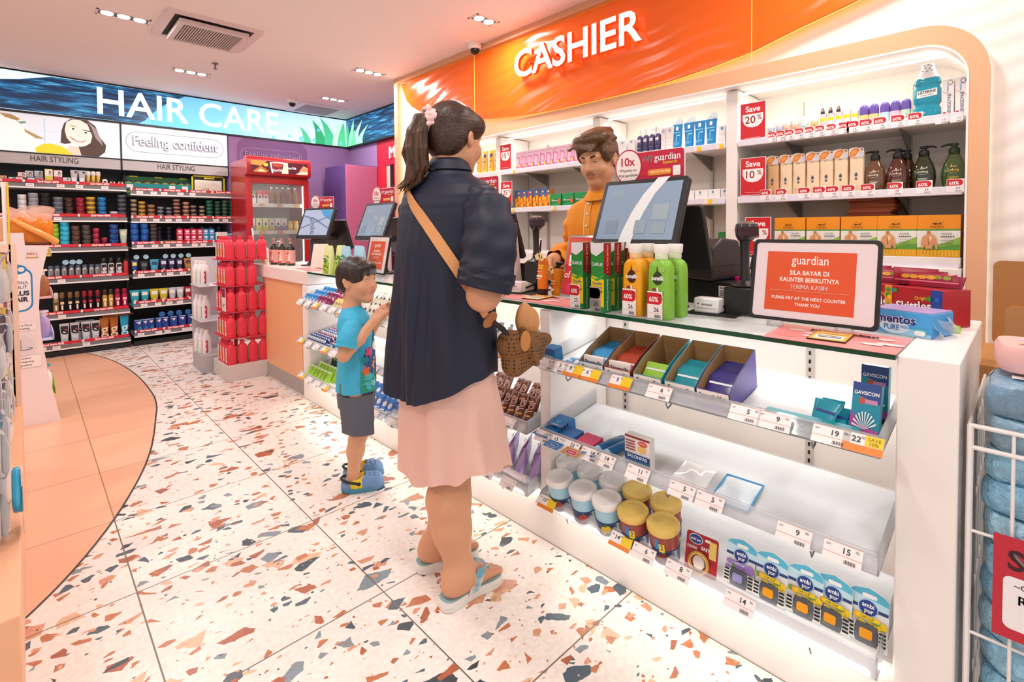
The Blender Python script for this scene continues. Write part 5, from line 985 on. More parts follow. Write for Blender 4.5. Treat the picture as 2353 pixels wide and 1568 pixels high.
# --- middle tray
for i, (x, y, w, d, h, c, c2, lab) in enumerate(((1.335, 1.205, .07, .04, .032, '1c74b8', 'f0f4f8', 'blue condom carton at the tray end, front one'), (1.40, 1.19, .07, .04, .045, '1b6cae', 'eef2f6', 'blue condom carton behind the front one at the tray end'), (1.335, 1.125, .065, .075, .03, '1f5ea0', '2a7ac0', 'dark blue condom carton beside the tray-end pair'), (1.335, 1.045, .07, .075, .03, 'c22a5a', 'c48a4a', 'gold and magenta condom carton'))):
    t = carton('condom_carton', lab, 'box', w, d, h, c, [('p', rrect(-w*.36, h*.25, w*.36, h*.8, .006), 'dfe6f2'), ('p', rrect(-w*.33, h*.3, w*.33, h*.75, .005), c), ('t', 'durex', .012, 0, h*.52, 'ffffff', .015, 0, w*.5)], 'small condom cartons')
    M = Matrix.Translation((0, 0, h+.0002)) @ Matrix.Rotation(-PI/2, 4, 'X'); decal(t, 'top_print', [('r', -w/2+.001, -d+.001, w/2-.001, -.001, c2 if i > 1 else c), ('p', rrect(-w*.3, -d*.9, w*.3, -d*.6, .005), 'e6ecf4'), ('p', rrect(-w*.28, -d*.88, w*.28, -d*.62, .004), c), ('t', 'durex', .010, 0, -d*.75, 'ffffff', .015, 0, w*.4), ('e', 0, -d*.3, .012, .01, '3f9ad0' if i != 3 else 'a5662c')], 0, M=M)
    onto(t, M1, x, y)
for i, y in enumerate((.992, .955)):
    t = thing('gel_bottle', ('small dark blue gel tube lying beside the gold carton', 'second dark blue gel tube lying beside the first')[i], 'tube', group='dark blue gel tubes')
    b = MB().stack([(.0155, .0155, 0, 2), (.0165, .0165, .003, 2), (.0165, .016, .06, 2), (.016, .008, .105, 2.4), (.016, .0015, .118, 4)], 20); b.turn(Matrix.Translation((0, 0, .0165)) @ Matrix.Rotation(R(-90), 4, 'X')); b.build('body', mat('1c5a8c', .25), t)
    b = MB().lathe([(.0155, 0), (.016, -.004), (.0155, -.02), (.001, -.021)], 18); b.turn(Matrix.Translation((0, 0, .0165)) @ Matrix.Rotation(R(-90), 4, 'X')); b.build('cap', mat('8fb9d8', .25), t)
    M = Matrix.Translation((0, 0, .0332)) @ Matrix.Rotation(-PI/2, 4, 'X'); decal(t, 'print', [('p', rrect(-.009, -.075, .009, -.035, .005), 'e6ecf4'), ('p', rrect(-.0075, -.073, .0075, -.037, .004), '1c5a8c'), ('t', 'durex', .010, 0, -.055, 'ffffff', .01, 90, .03)], 0, M=M)
    onto(t, M1, 1.36, y, a=-.25)
S = [('r', -.044, .0, .044, .105, 'f1e7e2'), ('r', -.044, .098, .044, .105, '8a2a2c'), ('r', -.044, .0, .044, .032, '3f7aa8'), ('r', -.044, .0, .044, .012, '6fb4a4'), ('r', -.044, .032, .044, .05, '22509a'), ('t', 'SALONPAS', .0145, 0, .041, 'ffffff', .02, 0, .08), ('e', .02, .088, .016, .008, 'd0452c'), ('t', 'PATCH', .008, .02, .088, 'fff4e4', .01, 0, .02), ('e', .018, .07, .014, .01, 'efc25c')]+[('r', -.04, .06+.009*k, -.006, .064+.009*k, 'a04048') for k in range(4)]
t = carton('patch_carton', 'white and blue pain patch carton standing alone on the middle tray', 'box', .088, .03, .105, 'e9e2de', S); onto(t, M1, 1.355, .845, rx=R(2))
for i, (x, y, c, lab) in enumerate(((1.35, .69, 'dcd5d2', 'clear empty plastic bag lying beyond the patch carton'), (1.35, .56, '4a9acb', 'pale blue rimmed sachet lying alone on the middle tray'))):
    t = thing('flat_bag', lab, 'bag')
    MB().grid(lambda u, v: (-.05+.1*u, .13*v, .004+.010*math.sin(PI*u)*math.sin(PI*v)+.003*math.sin(9*u+6*v)*math.sin(PI*v)), 12, 12).build('film', clear_plastic('bag_film', (.93, .94, .96), .35) if i == 0 else mat('dfeaf2', .25), t)
    if i: MB().tube([(-.05, 0, .004), (.05, 0, .004), (.05, .065, .006), (.05, .13, .004), (-.05, .13, .004), (-.05, .065, .006)], .004, 6, closed=True).build('rim', mat(c, .3), t)
    onto(t, M1, x, y, a=.05)
# --- lowest tray: gel tubs and air freshener cards
def gel_tub(lab, lid, band, fruit):
    t = thing('gel_tub', lab, 'tub', group='air freshener gel tubs'); t.scale = (1, 1, 1.25)
    MB().lathe([(.036, 0), (.039, .004), (.043, .075), (.0435, .078)], 28).build('tub', mat('e8eef4' if band[0] == 'white' else '8a3a3a', .3), t)
    MB().lathe([(.0418, .040), (.0438, .070), (.0438, .076), (.0425, .078)], 28).build('band', mat(band[1], .3), t)
    MB().lathe([(.0395, .006), (.0421, .0385), (.0438, .041), (.0425, .043)], 28).build('stripe', mat('1f3a6a', .3), t)
    MB().stack([(.046, .046, .077, 2.2), (.048, .046, .080, 2.2), (.048, .046, .090, 2.2), (.045, .043, .094, 2.2), (.036, .034, .0945, 2.1), (.034, .032, .0925, 2.1), (.0001, .0001, .0925, 2)], 32).build('lid', mat(lid, .3), t)
    decal(t, 'print', [('e', -.014, .052, .014, .011, '1c3c78'), ('t', 'ambi pur', .009, -.014, .052, 'ffffff', .01, 0, .022), ('e', .012, .022, .010, .011, fruit), ('e', .026, .026, .009, .010, fruit), ('p', [(.014, .034), (.02, .04), (.026, .036)], '5a8a3a'), ('r', -.03, .012, -.004, .014, '5a5a6a')], 0, wrap=(.0415, .0415))
    return t
ta = gel_tub('', 'f6f3f1', ('white', 'a9d8ec'), 'b03a34'); tb = gel_tub('', 'f6f3f1', ('white', 'a9d8ec'), 'e8c42c'); tc = gel_tub('', 'e9c66a', ('red', 'a04a3c'), '7a1a24')
for i, (k, x, y, lab) in enumerate(((ta, 1.355, 1.148, 'white lidded gel tub with red berries, front one at the tray end'), (ta, 1.45, 1.187, 'white lidded gel tub at the tray end, second row'), (ta, 1.352, 1.045, 'white lidded gel tub with red berries, second in the front row'), (ta, 1.452, 1.088, 'white lidded gel tub, second in the rear row'), (tb, 1.355, .948, 'white lidded gel tub with yellow lemon print, third in the front row'), (tb, 1.45, .99, 'white lidded gel tub with lemon print, third in the rear row'), (tc, 1.45, .893, 'yellow lidded gel tub, rear row beside the white lids'), (tc, 1.356, .85, 'yellow lidded gel tub, front row beside the white lids'), (tc, 1.45, .79, 'yellow lidded gel tub, rear row near the red card pack'), (tc, 1.36, .748, 'yellow lidded gel tub, front row near the red card pack'))):
    o = onto(k, L1, x, y, lab, a=random.uniform(-.15, .15))
for i, y in enumerate((.85, .748)): decal(bpy.data.objects[[o.name for o in COL.objects if o.get('label', '').startswith('yellow lidded gel tub, front row')][i]], 'promo_sticker', [('r', .0, .045, .012, .07, '2a8ac0'), ('r', .012, .04, .028, .06, 'f2d22c'), ('t', '2', .018, .02, .052, '1d3a6a', .01)], 0, wrap=(.0440, .0440))
t = thing('vent_freshener', 'red carded air freshener with a gold oval holder', 'air freshener')
MB().prism(rrect(-.046, 0, .046, .105, .008), -.001, .001, 'y').build('card', mat('a51c28', .3), t)
decal(t, 'print', [('e', -.018, .088, .020, .014, 'd4e2ee'), ('e', -.018, .088, .018, .012, '1c3f80'), ('t', 'ambi pur', .010, -.018, .088, 'ffffff', .01, 0, .03), ('p', rrect(.008, .09, .026, .097, .003), 'f4ece6'), ('r', .022, .05, .042, .096, 'e9c46a'), ('t', 'DOWNY', .011, -.026, .064, 'ffffff', .01, 0, .03), ('t', 'EASY', .013, .012, .07, 'ffffff', .02, 0, .024)], -.0011)
MB().tube([(.026*math.cos(a)-.004, -.006, .03+.026*math.sin(a)) for a in [2*PI*i/20 for i in range(20)]], .005, 8, closed=True).build('holder_ring', mat('c99a4a', .3, .4), t)
MB().ell((-.004, -.005, .03), (.018, .006, .02), 14).build('holder_lens', mat('d8c8c0', .15), t)
onto(t, L1, 1.36, .645, rx=R(-12), a=.05)
def car_clip(lab, lav):
    t = thing('car_freshener', lab, 'air freshener', group='carded car clip fresheners'); t.scale = (1.06, 1, 1.12)
    MB().prism([(-.038, .0), (.038, .0), (.038, .098), (.028, .106), (.0, .113), (-.028, .106), (-.038, .098)], -.001, .001, 'y').build('card', mat('eef2f4', .3), t)
    fl = '9a7ac4' if lav else 'f2d01c'
    S = [('p', [(-.037, .076), (.037, .076), (.037, .098), (.027, .105), (0, .112), (-.027, .105), (-.037, .098)], '5cbfe0'), ('p', [(-.037, .076), (.037, .076), (.037, .088), (.0, .092), (-.037, .098)], 'c4e6f2'), ('p', rrect(-.012, .093, .016, .101, .004), 'f4f8fa'), ('r', -.037, .070, .037, .076, '20407c'), ('e', .0, .074, .019, .016, 'a9cbe6'), ('e', .0, .074, .017, .0145, '1c3f8a'), ('t', 'ambi', .012, .0, .079, 'ffffff', .02, 0, .024), ('t', 'pur', .012, .002, .069, 'ffffff', .02, 0, .018)]
    random.seed(4 if lav else 5)
    S += [('e', random.uniform(-.032, .032), random.uniform(.036, .056), random.uniform(.005, .009), random.uniform(.004, .007), fl if random.random() < .75 else ('6a9a4a' if random.random() < .4 else 'f0a83c' if not lav else 'c4b0e4')) for _ in range(16)]
    S += [('p', rrect(-.022, .052, .024, .060, .004), fl), ('t', 'CAR CLIP', .006, .0, .056, '5a4a1a' if not lav else 'f4f0fa', .01, 0, .03), ('p', rrect(-.037, .008, .037, .04, .004), 'f2efe8')]
    S += [('r', s*.0295-.006, .012+.0075*k, s*.0295+.006, .0165+.0075*k, '1d1b1d') for s in (-1, 1) for k in range(4)]
    decal(t, 'print', S, -.0011)
    MB().stack([(.02, .004, .006, 3), (.0225, .007, .014, 3), (.0225, .008, .034, 3), (.019, .005, .044, 3)], 24).build('clip', mat('5a5c64', .25), t, loc=(0, -.006, 0))
    MB().prism(rrect(-.012, .018, .012, .036, .004), -.0165, -.012, 'y').build('perfume_cell', mat('9a92c8' if lav else 'f0a01c', .12), t)
    return t
put_ = onto(car_clip('carded car air freshener with a lavender print', True), L1, 1.375, .543, rx=R(-14))
cl = car_clip('', False)
for i, y in enumerate((.465, .386, .327, .256)): onto(cl, L1, 1.375+.006*i, y, f'carded car air freshener with yellow lemon print, {ORD[i]} after the lavender one', rx=R(-14), a=(.0, .03, -.04, .02)[i])
# --- middle and far bays: sweets
def bar(col, col2, word, lab, cat, group, l=.13, w=.032, h=.018):
    t = thing('snack_bar', lab, cat, group=group)
    b = MB(); b.stack([(w/2, .0006, 0, 4), (w/2, .001, .008, 4), (w/2*.96, h/2, .016, 3), (w/2*.96, h/2, l-.016, 3), (w/2, .001, l-.008, 4), (w/2, .0006, l, 4)], 16); b.build('wrapper', mat(col, .25), t)
    decal(t, 'print', [('r', -w*.4, l*.2, w*.4, l*.26, col2), *([('t', word, .028, 0, l*.55, 'f6ead8', .05, 90, l*.55), ('t', word, .026, 0, l*.55, '8c2418', .015, 90, l*.5)] if word else [('e', 0, l*.55, w*.32, l*.16, 'f6ead8'), ('e', 0, l*.55, w*.24, l*.12, col2)])], -h/2-.0004)
    return t
ch = bar('6a3018', 'c9922c', 'TOP', '', 'chocolate bar', 'brown chocolate bars')
random.seed(11)
for r_ in range(2):
    for k in range(9): onto(ch, Mi, 1.35+.06*r_, 1.33+.045*k+.015*r_, f'brown chocolate bar with round white lettering, {ORD[k]} from the white post, {"front" if r_ == 0 else "back"} row', rx=R(-55), a=.35+random.uniform(-.12, .12), up=.012+.02*r_)
gb = thing('gummy_bag', '', 'sweets bag', group='lilac gummy bags')
MB().stack([(.035, .014, 0, 3), (.042, .02, .01, 3), (.045, .018, .06, 2.8), (.046, .008, .10, 3), (.047, .001, .12, 5)], 20).build('bag', mat('b9a0d8', .25), gb)
decal(gb, 'print', [('r', -.02, .095, .02, .108, '6a2a6a'), ('e', .0, .05, .022, .02, 'e3d4f0'), ('e', -.006, .048, .007, .007, 'c23a4a'), ('e', .01, .05, .006, .006, 'e8a03c')], 0, M=Matrix(((1, 0, 0, 0), (0, 1, .08, -.0215), (0, 0, 1, 0), (0, 0, 0, 1))))
for k in range(10): onto(gb, Lo, 1.40+.05*(k % 2), 1.34+.036*k, f'lilac gummy bag, {ORD[k]} from the white post', rx=R(-16), a=-.9+random.uniform(-.15, .15), up=.006)
t = carton('gummy_tray', 'white display carton with purple Gummy lettering, by the white post', 'display box', .19, .006, .055, 'efe3e8', [('t', 'Gummy', .034, -.04, .027, '7a2a7a', .02, 0, .1)]); onto(t, Lo, 1.345, 1.41, a=0)
def fill(z, y0, y1, mk, n, label, rx, cols=2, a0=0., x0=1.35, dx=.06, jitter=.15, up=.0):
    for r_ in range(cols):
        for k in range(n):
            onto(mk, z, x0+dx*r_, y0+(y1-y0)*(k+.5)/n, label.format(ORD[k], ('front', 'second', 'third')[r_]), rx=rx, a=a0+random.uniform(-jitter, jitter), up=up+.012*r_)
pc = bar('e84a4a', 'f3d9c0', '', '', 'sweets packet', 'red sweets packets', .11, .05); 
fill(Lo, 1.75, 2.28, pc, 8, 'red sweets packet, {} counting from the gummy bags, {} row', R(-40))
bp_ = bar('3a78c8', 'e8eef6', '', '', 'sweets packet', 'blue and white mint packets', .10, .04)
fill(Lo, 2.33, 2.85, bp_, 9, 'blue mint packet, {} counting from the red packets, {} row', R(-42), a0=.3)
gp = bar('8fc64a', '2f6a3a', '', '', 'sweets packet', 'green sweets packets', .10, .04)
fill(Mi, 1.80, 2.28, gp, 8, 'green sweets packet, {} beyond the chocolate bars, {} row', R(-45), a0=.3)
zp = bar('e9e4d8', '2a2428', '', '', 'sweets packet', 'black and white sweets sachets', .09, .034)
fill(U, 2.33, 2.86, zp, 11, 'black and white sweets sachet, {} beside the boy\'s face, {} row', R(-30), 3, a0=.2, jitter=.3)
yp = bar('f0dc7a', '8a6a2a', '', '', 'sweets packet', 'yellow sweets sachets', .085, .034)
fill(U, 2.88, 3.02, yp, 4, 'yellow sweets sachet, {} beside the gum tubs, {} row', R(-35), 2)
sp_ = bar('c9ccd2', '6a7a4a', '', '', 'sweets packet', 'silver sweets sachets', .085, .03)
fill(U, 1.33, 1.78, sp_, 9, 'silver sweets sachet, {} from the white post in the top tray, {} row', R(-25), 2, jitter=.5)
# gum tubs, mint rolls and frog green tubes in the far bay
def gumtub(col, lab):
    t = thing('gum_bottle', lab, 'gum', group='small gum bottles')
    b = MB().stack([(.021, .021, 0, 2.3), (.023, .023, .004, 2.3), (.0235, .0235, .04, 2.3), (.021, .021, .046, 2.2), (.0225, .0225, .048, 2.2), (.0225, .0225, .064, 2.2), (.018, .018, .068, 2.1), (.0001, .0001, .0685, 2)], 18); b.build('bottle', mat(col, .25, coat=.4), t)
    decal(t, 'print', [('r', -.017, .01, .017, .032, 'cfe4f2' if col[0] == '2' else 'e9c0d4')], 0, wrap=(.0238, .0238)); return t
g1 = gumtub('2f8fd4', ''); g2 = gumtub('8c1f5c', '')
for r_ in range(3):
    for k in range(7): onto(g1 if k < 4 else g2, U, 1.345+.062*r_, 3.40-.05*k, f'{"blue" if k < 4 else "berry"} gum bottle, {ORD[k]} from the far counter end, {("front", "second", "third")[r_]} row', rx=R(-35), up=.006+.008*r_)
for i, y in enumerate((3.41, 3.345)): decal(bpy.data.objects['acrylic_tray.006'] if False else g1, 'price_flag', [('r', -.016, -.02, .010, .006, 'd8282c')], -.027) if i == 0 else None
mr_ = thing('mint_roll', '', 'mint roll', group='striped mint rolls')
MB().lathe([(.009, 0), (.0115, .003), (.0115, .087), (.009, .09)], 14).turn(Matrix.Translation((0, 0, .0115)) @ Matrix.Rotation(R(-90), 4, 'X')).build('roll', mat('dfe4ea', .3), mr_)
for k, c in enumerate(('2a4a8c', '2a4a8c', '8c2a5c')): MB().lathe([(.0117, .012+.027*k), (.0118, .014+.027*k), (.0118, .028+.027*k), (.0117, .03+.027*k)], 14).turn(Matrix.Translation((0, 0, .0115)) @ Matrix.Rotation(R(-90), 4, 'X')).build('band', mat(c, .3), mr_)
for r_ in range(2):
    for k in range(12): onto(mr_, Mi, 1.345+.095*r_, 3.41-.030*k, f'striped mint roll, {ORD[k]} from the far counter end, {("front", "rear")[r_]} row', up=.022*r_*0)
for r_ in range(2):
    for k in range(8): onto(mr_, Mi, 1.36+.095*r_, 3.385-.034*k, f'striped mint roll in the top layer, {ORD[k]} from the far counter end, {("front", "rear")[r_]} row', up=.0235)
ft = thing('gel_tube', '', 'sweets tube', group='lime green sweets tubes')
MB().stack([(.018, .018, 0, 2), (.02, .02, .01, 2), (.019, .019, .07, 2), (.017, .017, .08, 2), (.012, .012, .09, 2)], 18).build('tube', mat('9fcf3c', .25), ft)
MB().ell((-.008, -.014, .082), (.007, .007, .007), 10).build('eye', mat('f4f6e4', .3), ft); MB().ell((.008, -.014, .082), (.007, .007, .007), 10).build('eye', mat('f4f6e4', .3), ft)
for r_ in range(2):
    for k in range(6): onto(ft, Lo, 1.345+.06*r_, 3.38-.052*k, f'lime green sweets tube with round white eyes, {ORD[k]} from the far counter end, {("front", "rear")[r_]} row', rx=R(-40), a=.25)
t = carton('header_carton', 'dark green display carton behind the lime sweets tubes', 'display box', .12, .004, .12, '1f4a2c', [('e', -.02, .07, .02, .02, '8fbf3c')]); onto(t, Lo, 1.52, 3.36, rx=R(-15))
# ================================================================ HAIR CARE BAYS on the far wall
YF = 6.37
BAYN = ('under the smiling woman poster', 'under the Feeling confident panel')
SHN = ('top', 'second', 'third', 'fourth', 'fifth', 'bottom')
LZ = (1.585, 1.277, .987, .69, .355, .065); RZs = (1.55, 1.268, 1.0, .70, .39, .092)
BK = mat('232325', .5)
for b, (x0, x1, zs) in enumerate(((-.75, .757, LZ), (.777, 1.765, RZs))):
    G = thing('shelf_bay', f'black shop shelving bay with red promo strips {BAYN[b]}', 'shelving', (0, 0, 0), 0, 'black shelving bays')
    MB().box(x0, 6.78, 0, x1, 6.85, 1.80).build('back_panel', BK, G)
    MB().box(x0, YF+.01, 0, x1, 6.78, .05).build('plinth', mat('1b1b1d', .45), G)
    MB().box(x1-.012 if b else x0, 6.46, .05, x1 if b else x0+.012, 6.78, 1.8).build('upright', BK, G); MB().box(x1, 6.62, 0, x1+.02, 6.8, 1.8).build('upright', BK, G) if b == 0 else None
    for k, z in enumerate(zs):
        s = MB().box(x0+.006, YF, z, x1-.006, 6.78, z+.012).build('shelf', mat('d9d6d6', .4), G)
        r = MB(); r.box(x0+.006, YF-.004, z-.004, x1-.006, YF+.002, z+.010, 0).box(x0+.006, YF-.003, z+.010, x1-.006, YF+.001, z+.042, 1); r.build('ticket_rail', [mat('f1efef', .35), mat('77757a', .4)], s)
        S = []; n = 4; random.seed(b*10+k)
        for j in range(n):
            xa = x0+.012+(x1-x0-.02)*j/n; xb = xa+(x1-x0)/n-.012
            S += [('p', rrect(xa+.012, z+.046, xb, z+.074, .013), 'cf2436'), ('t', '2nd Item 60%', .026, xa+.012+(xb-xa)*.42, z+.0605, 'ffffff', .03, 0, (xb-xa)*.62), ('r', xa-.006, z+.047, xa+.010, z+.072, 'f3eaea')]
        for j in range(random.randint(5, 8)):
            xa = x0+.03+(x1-x0-.1)*(j+random.random()*.5)/8; S += [('r', xa, z+.011, xa+.055, z+.04, 'f4efee'), ('r', xa+.008, z+.024, xa+.045, z+.030, 'b9aeb0')]
        decal(G, 'promo_strip', S, YF-.005)
def at_shelf(root, b, k, x, label=None, y=6.43, dz=0, a=0): return put(root, (x, y, (LZ, RZs)[b][k]+.013+dz), a, label)
TIN = {}
def tin(col, lid, r, h, name='wax_tin', cat='hair wax'):
    key = (col, lid, r, round(h, 3))
    if key not in TIN:
        t = thing(name, 'x', cat, group='stacked hair wax tins')
        MB().lathe([(r*.93, 0), (r, h*.06), (r, h*.46), (r*.96, h*.5)], 18).build('tin', mat(col, .25, .2), t)
        MB().lathe([(r*.97, h*.5), (r*1.02, h*.54), (r*1.02, h*.9), (r*.9, h*.985), (r*.3, h*.97)], 18).build('lid', mat(lid, .2, .3), t)
        TIN[key] = t
    return TIN[key]
def stack(b, k, x, w, n, h, col, lid, cn, where):
    r = w/2*.93
    for i in range(n):
        o = at_shelf(tin(col, lid, round(r, 3), h), b, k, x+random.uniform(-.002, .002), f'{cn} wax tin, {ORD[i]} up, {SHN[k]} shelf, {where}', 6.375+.012+r, i*h*1.005)
W2 = ['beside the yellow edged pole', 'next to the grey stack', 'next to the black stack', 'between two grey stacks', 'beside the glossy brown stack', 'beside the red stack', 'between brown and gold stacks', 'between red and blue stacks', 'beside the gold stack', 'alone beside the blue stack', 'against the bay divider']
for (x, w, h, n, c, l, cn), wh in zip(((-.115, .068, .20, 4, '4a2c20', '6a4430', 'matt brown'), (-.008, .064, .232, 5, 'c9c6cc', 'e6e4ea', 'white'), (.066, .076, .248, 6, '8d8e96', 'a7a8b0', 'silver grey'), (.15, .082, .251, 6, '161617', '2a2a2d', 'matt black'), (.234, .077, .217, 5, '5a5f66', '7a8088', 'slate grey'), (.312, .068, .213, 5, '2c1c18', '4a342c', 'glossy brown'), (.393, .072, .216, 5, '7a1626', 'a82234', 'red'), (.474, .075, .226, 5, '6a4c18', 'd8ac3c', 'gold and black'), (.557, .072, .226, 5, '12508a', '2a86c4', 'bright blue'), (.647, .07, .09, 2, '8a2a34', 'd8d4d8', 'small red and white'), (.715, .078, .256, 6, '2c2c34', '5a5e6c', 'dark silver')), W2): stack(0, 1, x, w, n, (h-.0)/n, c, l, cn, wh)
W3 = ['behind the orange gift wrap', 'beside the orange gift wrap', 'after the cyan stack', 'before the red tins', 'beside the dark stack', 'between red and blue tins', 'after the red tins']
for (x, w, h, n, c, l, cn), wh in zip(((.205, .06, .255, 6, '7fae2c', 'a6d04a', 'lime green'), (.274, .077, .274, 6, '1f9fc4', '4ac4e4', 'cyan'), (.354, .072, .236, 5, '4a2e26', '6a4a3e', 'brown'), (.433, .074, .242, 5, '3a3230', '5c524e', 'dark brown'), (.505, .056, .21, 4, '8a1a34', 'b83450', 'crimson'), (.568, .052, .12, 2, '7a1a30', 'a83048', 'small crimson'), (.645, .079, .249, 5, '16306e', '2c58a8', 'navy blue')), W3): stack(0, 2, x, w, n, h/n, c, l, cn, wh)
at_shelf(squeeze('hair_tube', 'pale sage hair tube against the bay divider, third shelf', 'tube', .065, .20, 'b4c0ae', 'd8cfc0', [('r', -.02, .14, .02, .18, 'd8d4c4')], None, .022, .03), 0, 2, .722)
for i, (x, w, h, n, c, l, cn) in enumerate(((.81, .055, .223, 5, '3a3230', 'a8987c', 'bronze'), (.877, .067, .205, 5, '54381c', 'c8a03c', 'gold'), (.958, .07, .173, 4, '4a2c20', 'a87848', 'copper'), (1.038, .062, .154, 4, '2a2a2c', '8c8c90', 'black and silver'), (1.113, .06, .149, 4, '202022', '7a7c82', 'black'), (1.185, .068, .237, 6, '3c2624', 'b0786c', 'rose bronze'), (1.27, .066, .21, 5, '4a3028', 'c08a70', 'rose copper'), (1.341, .063, .176, 4, '1e1e20', '8a7a70', 'charcoal'), (1.421, .059, .171, 4, '201e1c', 'a89a84', 'dark'), (1.497, .075, .233, 6, '12382e', '2f7a62', 'deep green'), (1.577, .067, .228, 6, '1c2a26', '3c6456', 'black green'), (1.651, .068, .238, 6, '1e3a2c', '3c6a48', 'forest green'), (1.728, .07, .233, 6, '203422', '4a6a44', 'olive green'))):
    stack(1, 1, x, w, n, h/n, c, l, cn, f'{ORD[i]} from the divider')
# third shelf near the fridge: blue pots, small cartons
for x in (.814, .897): stack(1, 2, x, .076, 4, .062, '1c4e9c', '2f74c8', 'tall royal blue', 'against the bay divider' if x < .85 else 'second blue column')
stack(1, 2, .974, .068, 6, .04, '3a302c', '5a504c', 'dark brown', 'after the blue columns')
for i, x in enumerate((1.05, 1.14, 1.24, 1.36, 1.46, 1.55, 1.63)): 
    for j in range(5): put(tin('2c2a44', '4a4a6c', .03, .042), (x, 6.60, RZs[2]+.013+.0425*j), 0, f'dark violet wax tin, {ORD[j]} up, {ORD[i]} of the rear stacks, third shelf')
def cube(lab, col, print_col, w=.055, h=.062, name='wax_carton'):
    return carton(name, lab, 'box', w, .05, h, col, [('e', 0, h*.55, w*.3, h*.22, print_col), ('r', -w*.4, h*.1, w*.4, h*.22, print_col)], 'small hair wax cartons')
for c, pc_, nm, cells in (('7cc02c', 'e8f2d8', 'lime green', ((1.069, 1), (1.132, 1), (1.196, 1))), ('c8204c', 'f6dce4', 'crimson pink', ((1.205, 0), (1.275, 3), (1.335, 3))), ('b01e3c', 'f2d4da', 'crimson', ((1.395, 3),)), ('2a8ac4', 'dff0fa', 'sky blue', ((1.452, 3), (1.51, 3)))):
    q = cube('', c, pc_)
    for x, n in cells:
        for j in range(n if n else 1): at_shelf(q, 1, 2, x, f'{nm} wax carton, {ORD[j]} up in its column, {round((x-.78)/.065):d}th column from the divider'.replace('4th', 'fourth').replace('5th', 'fifth').replace('6th', 'sixth').replace('7th', 'seventh').replace('8th', 'eighth').replace('9th', 'ninth').replace('10th', 'tenth').replace('11th', 'eleventh'), 6.40, (j if n else 2)*.0625+(.0 if n else 0))
for j in range(2): at_shelf(cube('', 'b01e3c', 'f2d4da'), 1, 2, 1.205, f'crimson pink wax carton under the raised one, {ORD[j]} up beside the lime cartons', 6.40, j*.0625)
for i, x in enumerate((1.579, 1.641)): at_shelf(carton('hair_dye_carton', f'white and orange hair dye carton, {ORD[i]} beside the sky blue cartons', 'box', .058, .04, .15, 'f2eeee', [('r', -.029, 0, .029, .05, 'e8782c'), ('e', 0, .08, .02, .026, '2a2628'), ('e', 0, .07, .013, .018, 'e8c4a8')], 'hair dye cartons'), 1, 2, x, None, 6.41)
at_shelf(carton('hair_kit_carton', 'flat white hair kit carton at the fridge end of the third shelf', 'box', .10, .06, .13, 'f0eef2', [('r', -.045, .09, .045, .12, '3a9ac4')]), 1, 2, 1.715, None, 6.41)
# top shelf, poster bay
TB = [('paper_carton', 'brown paper hair colour carton at the pole end of the top shelf', -.122, .043, .09, '9a6a4a', 'd8b090'), ('cream_tub', 'green and white cream carton beside the brown one', -.066, .05, .08, '3a7a5a', 'e6ece6'), ('hair_colour_carton', 'red hair colour carton on top of the red pile', -.002, .058, .128, 'a02430', 'e6d0d0'), ('hair_colour_carton', 'grey hair colour carton with portrait, first of the rear pair', .046, .056, .15, '6a7284', 'c8ccd4'), ('hair_colour_carton', 'grey hair colour carton with portrait, second of the rear pair', .11, .06, .155, '5c6478', 'c4c8d2'), ('hair_colour_carton', 'yellow hair colour carton on the top shelf', .178, .055, .169, 'e3d24a', 'f2eede'), ('hair_colour_carton', 'red and white hair colour carton beside the yellow one', .242, .06, .165, 'c23a4a', 'ece2e2'), ('hair_colour_carton', 'low grey hair colour carton beside the red and white one', .303, .056, .10, '8a8c9c', 'd4d2da')]
for nm, lab, x, w, h, c, c2 in TB:
    at_shelf(carton(nm, lab, 'box', w, .05, h, c, [('r', -w*.48, h*.62, w*.48, h*.97, c2), ('e', w*.15, h*.78, w*.14, h*.13, '3a2a28'), ('e', w*.15, h*.75, w*.09, h*.09, 'e6bfa6')], 'hair colour cartons'), 0, 0, x, None, 6.46 if 'rear' in lab else 6.41)
for i, (x, c, c2) in enumerate(((-.02, '8e2a34', 'e8dada'), (.057, '56607a', 'e2dcdc'), (.113, '9aa0b0', 'c9566a'), (.165, '2f8a8c', 'e9e2b0'), (.22, '2a5a8c', 'f0e0a0'), (.275, 'd8c04a', 'f4f0dc'))):
    h = .085 if i < 3 else .04
    at_shelf(carton('hair_mask_carton', f'low hair mask carton in front of the colour cartons, {ORD[i]} from the pole end', 'box', .052, .03, h, c, [('r', -.022, h*.5, .022, h*.9, c2)], 'low hair mask cartons'), 0, 0, x, None, 6.378)
st_ = squeeze('hair_tube', '', 'tube', .055, .174, 'b9b7bd', '6a6a70', [('e', .012, .155, .009, .012, '3a2a28'), ('r', -.02, .06, .012, .10, 'e6e6ea')], 'silver hair tubes', .02, .03)
for i, x in enumerate((.358, .416)): at_shelf(st_, 0, 0, x, f'silver hair tube standing on its cap, {ORD[i]} on the top shelf')
gt_ = thing('hair_spray', '', 'spray can', group='gold hair spray cans')
MB().lathe([(.018, 0), (.0195, .004), (.0195, .125), (.014, .138)], 18).build('can', mat('b0924a', .25, .7), gt_); MB().lathe([(.018, .13), (.019, .134), (.019, .165), (.014, .172), (.001, .173)], 16).build('cap', mat('dcd6cc', .3), gt_)
for i, x in enumerate((.461, .499, .537)): at_shelf(gt_, 0, 0, x, f'gold hair spray can, {ORD[i]} beside the silver tubes on the top shelf')
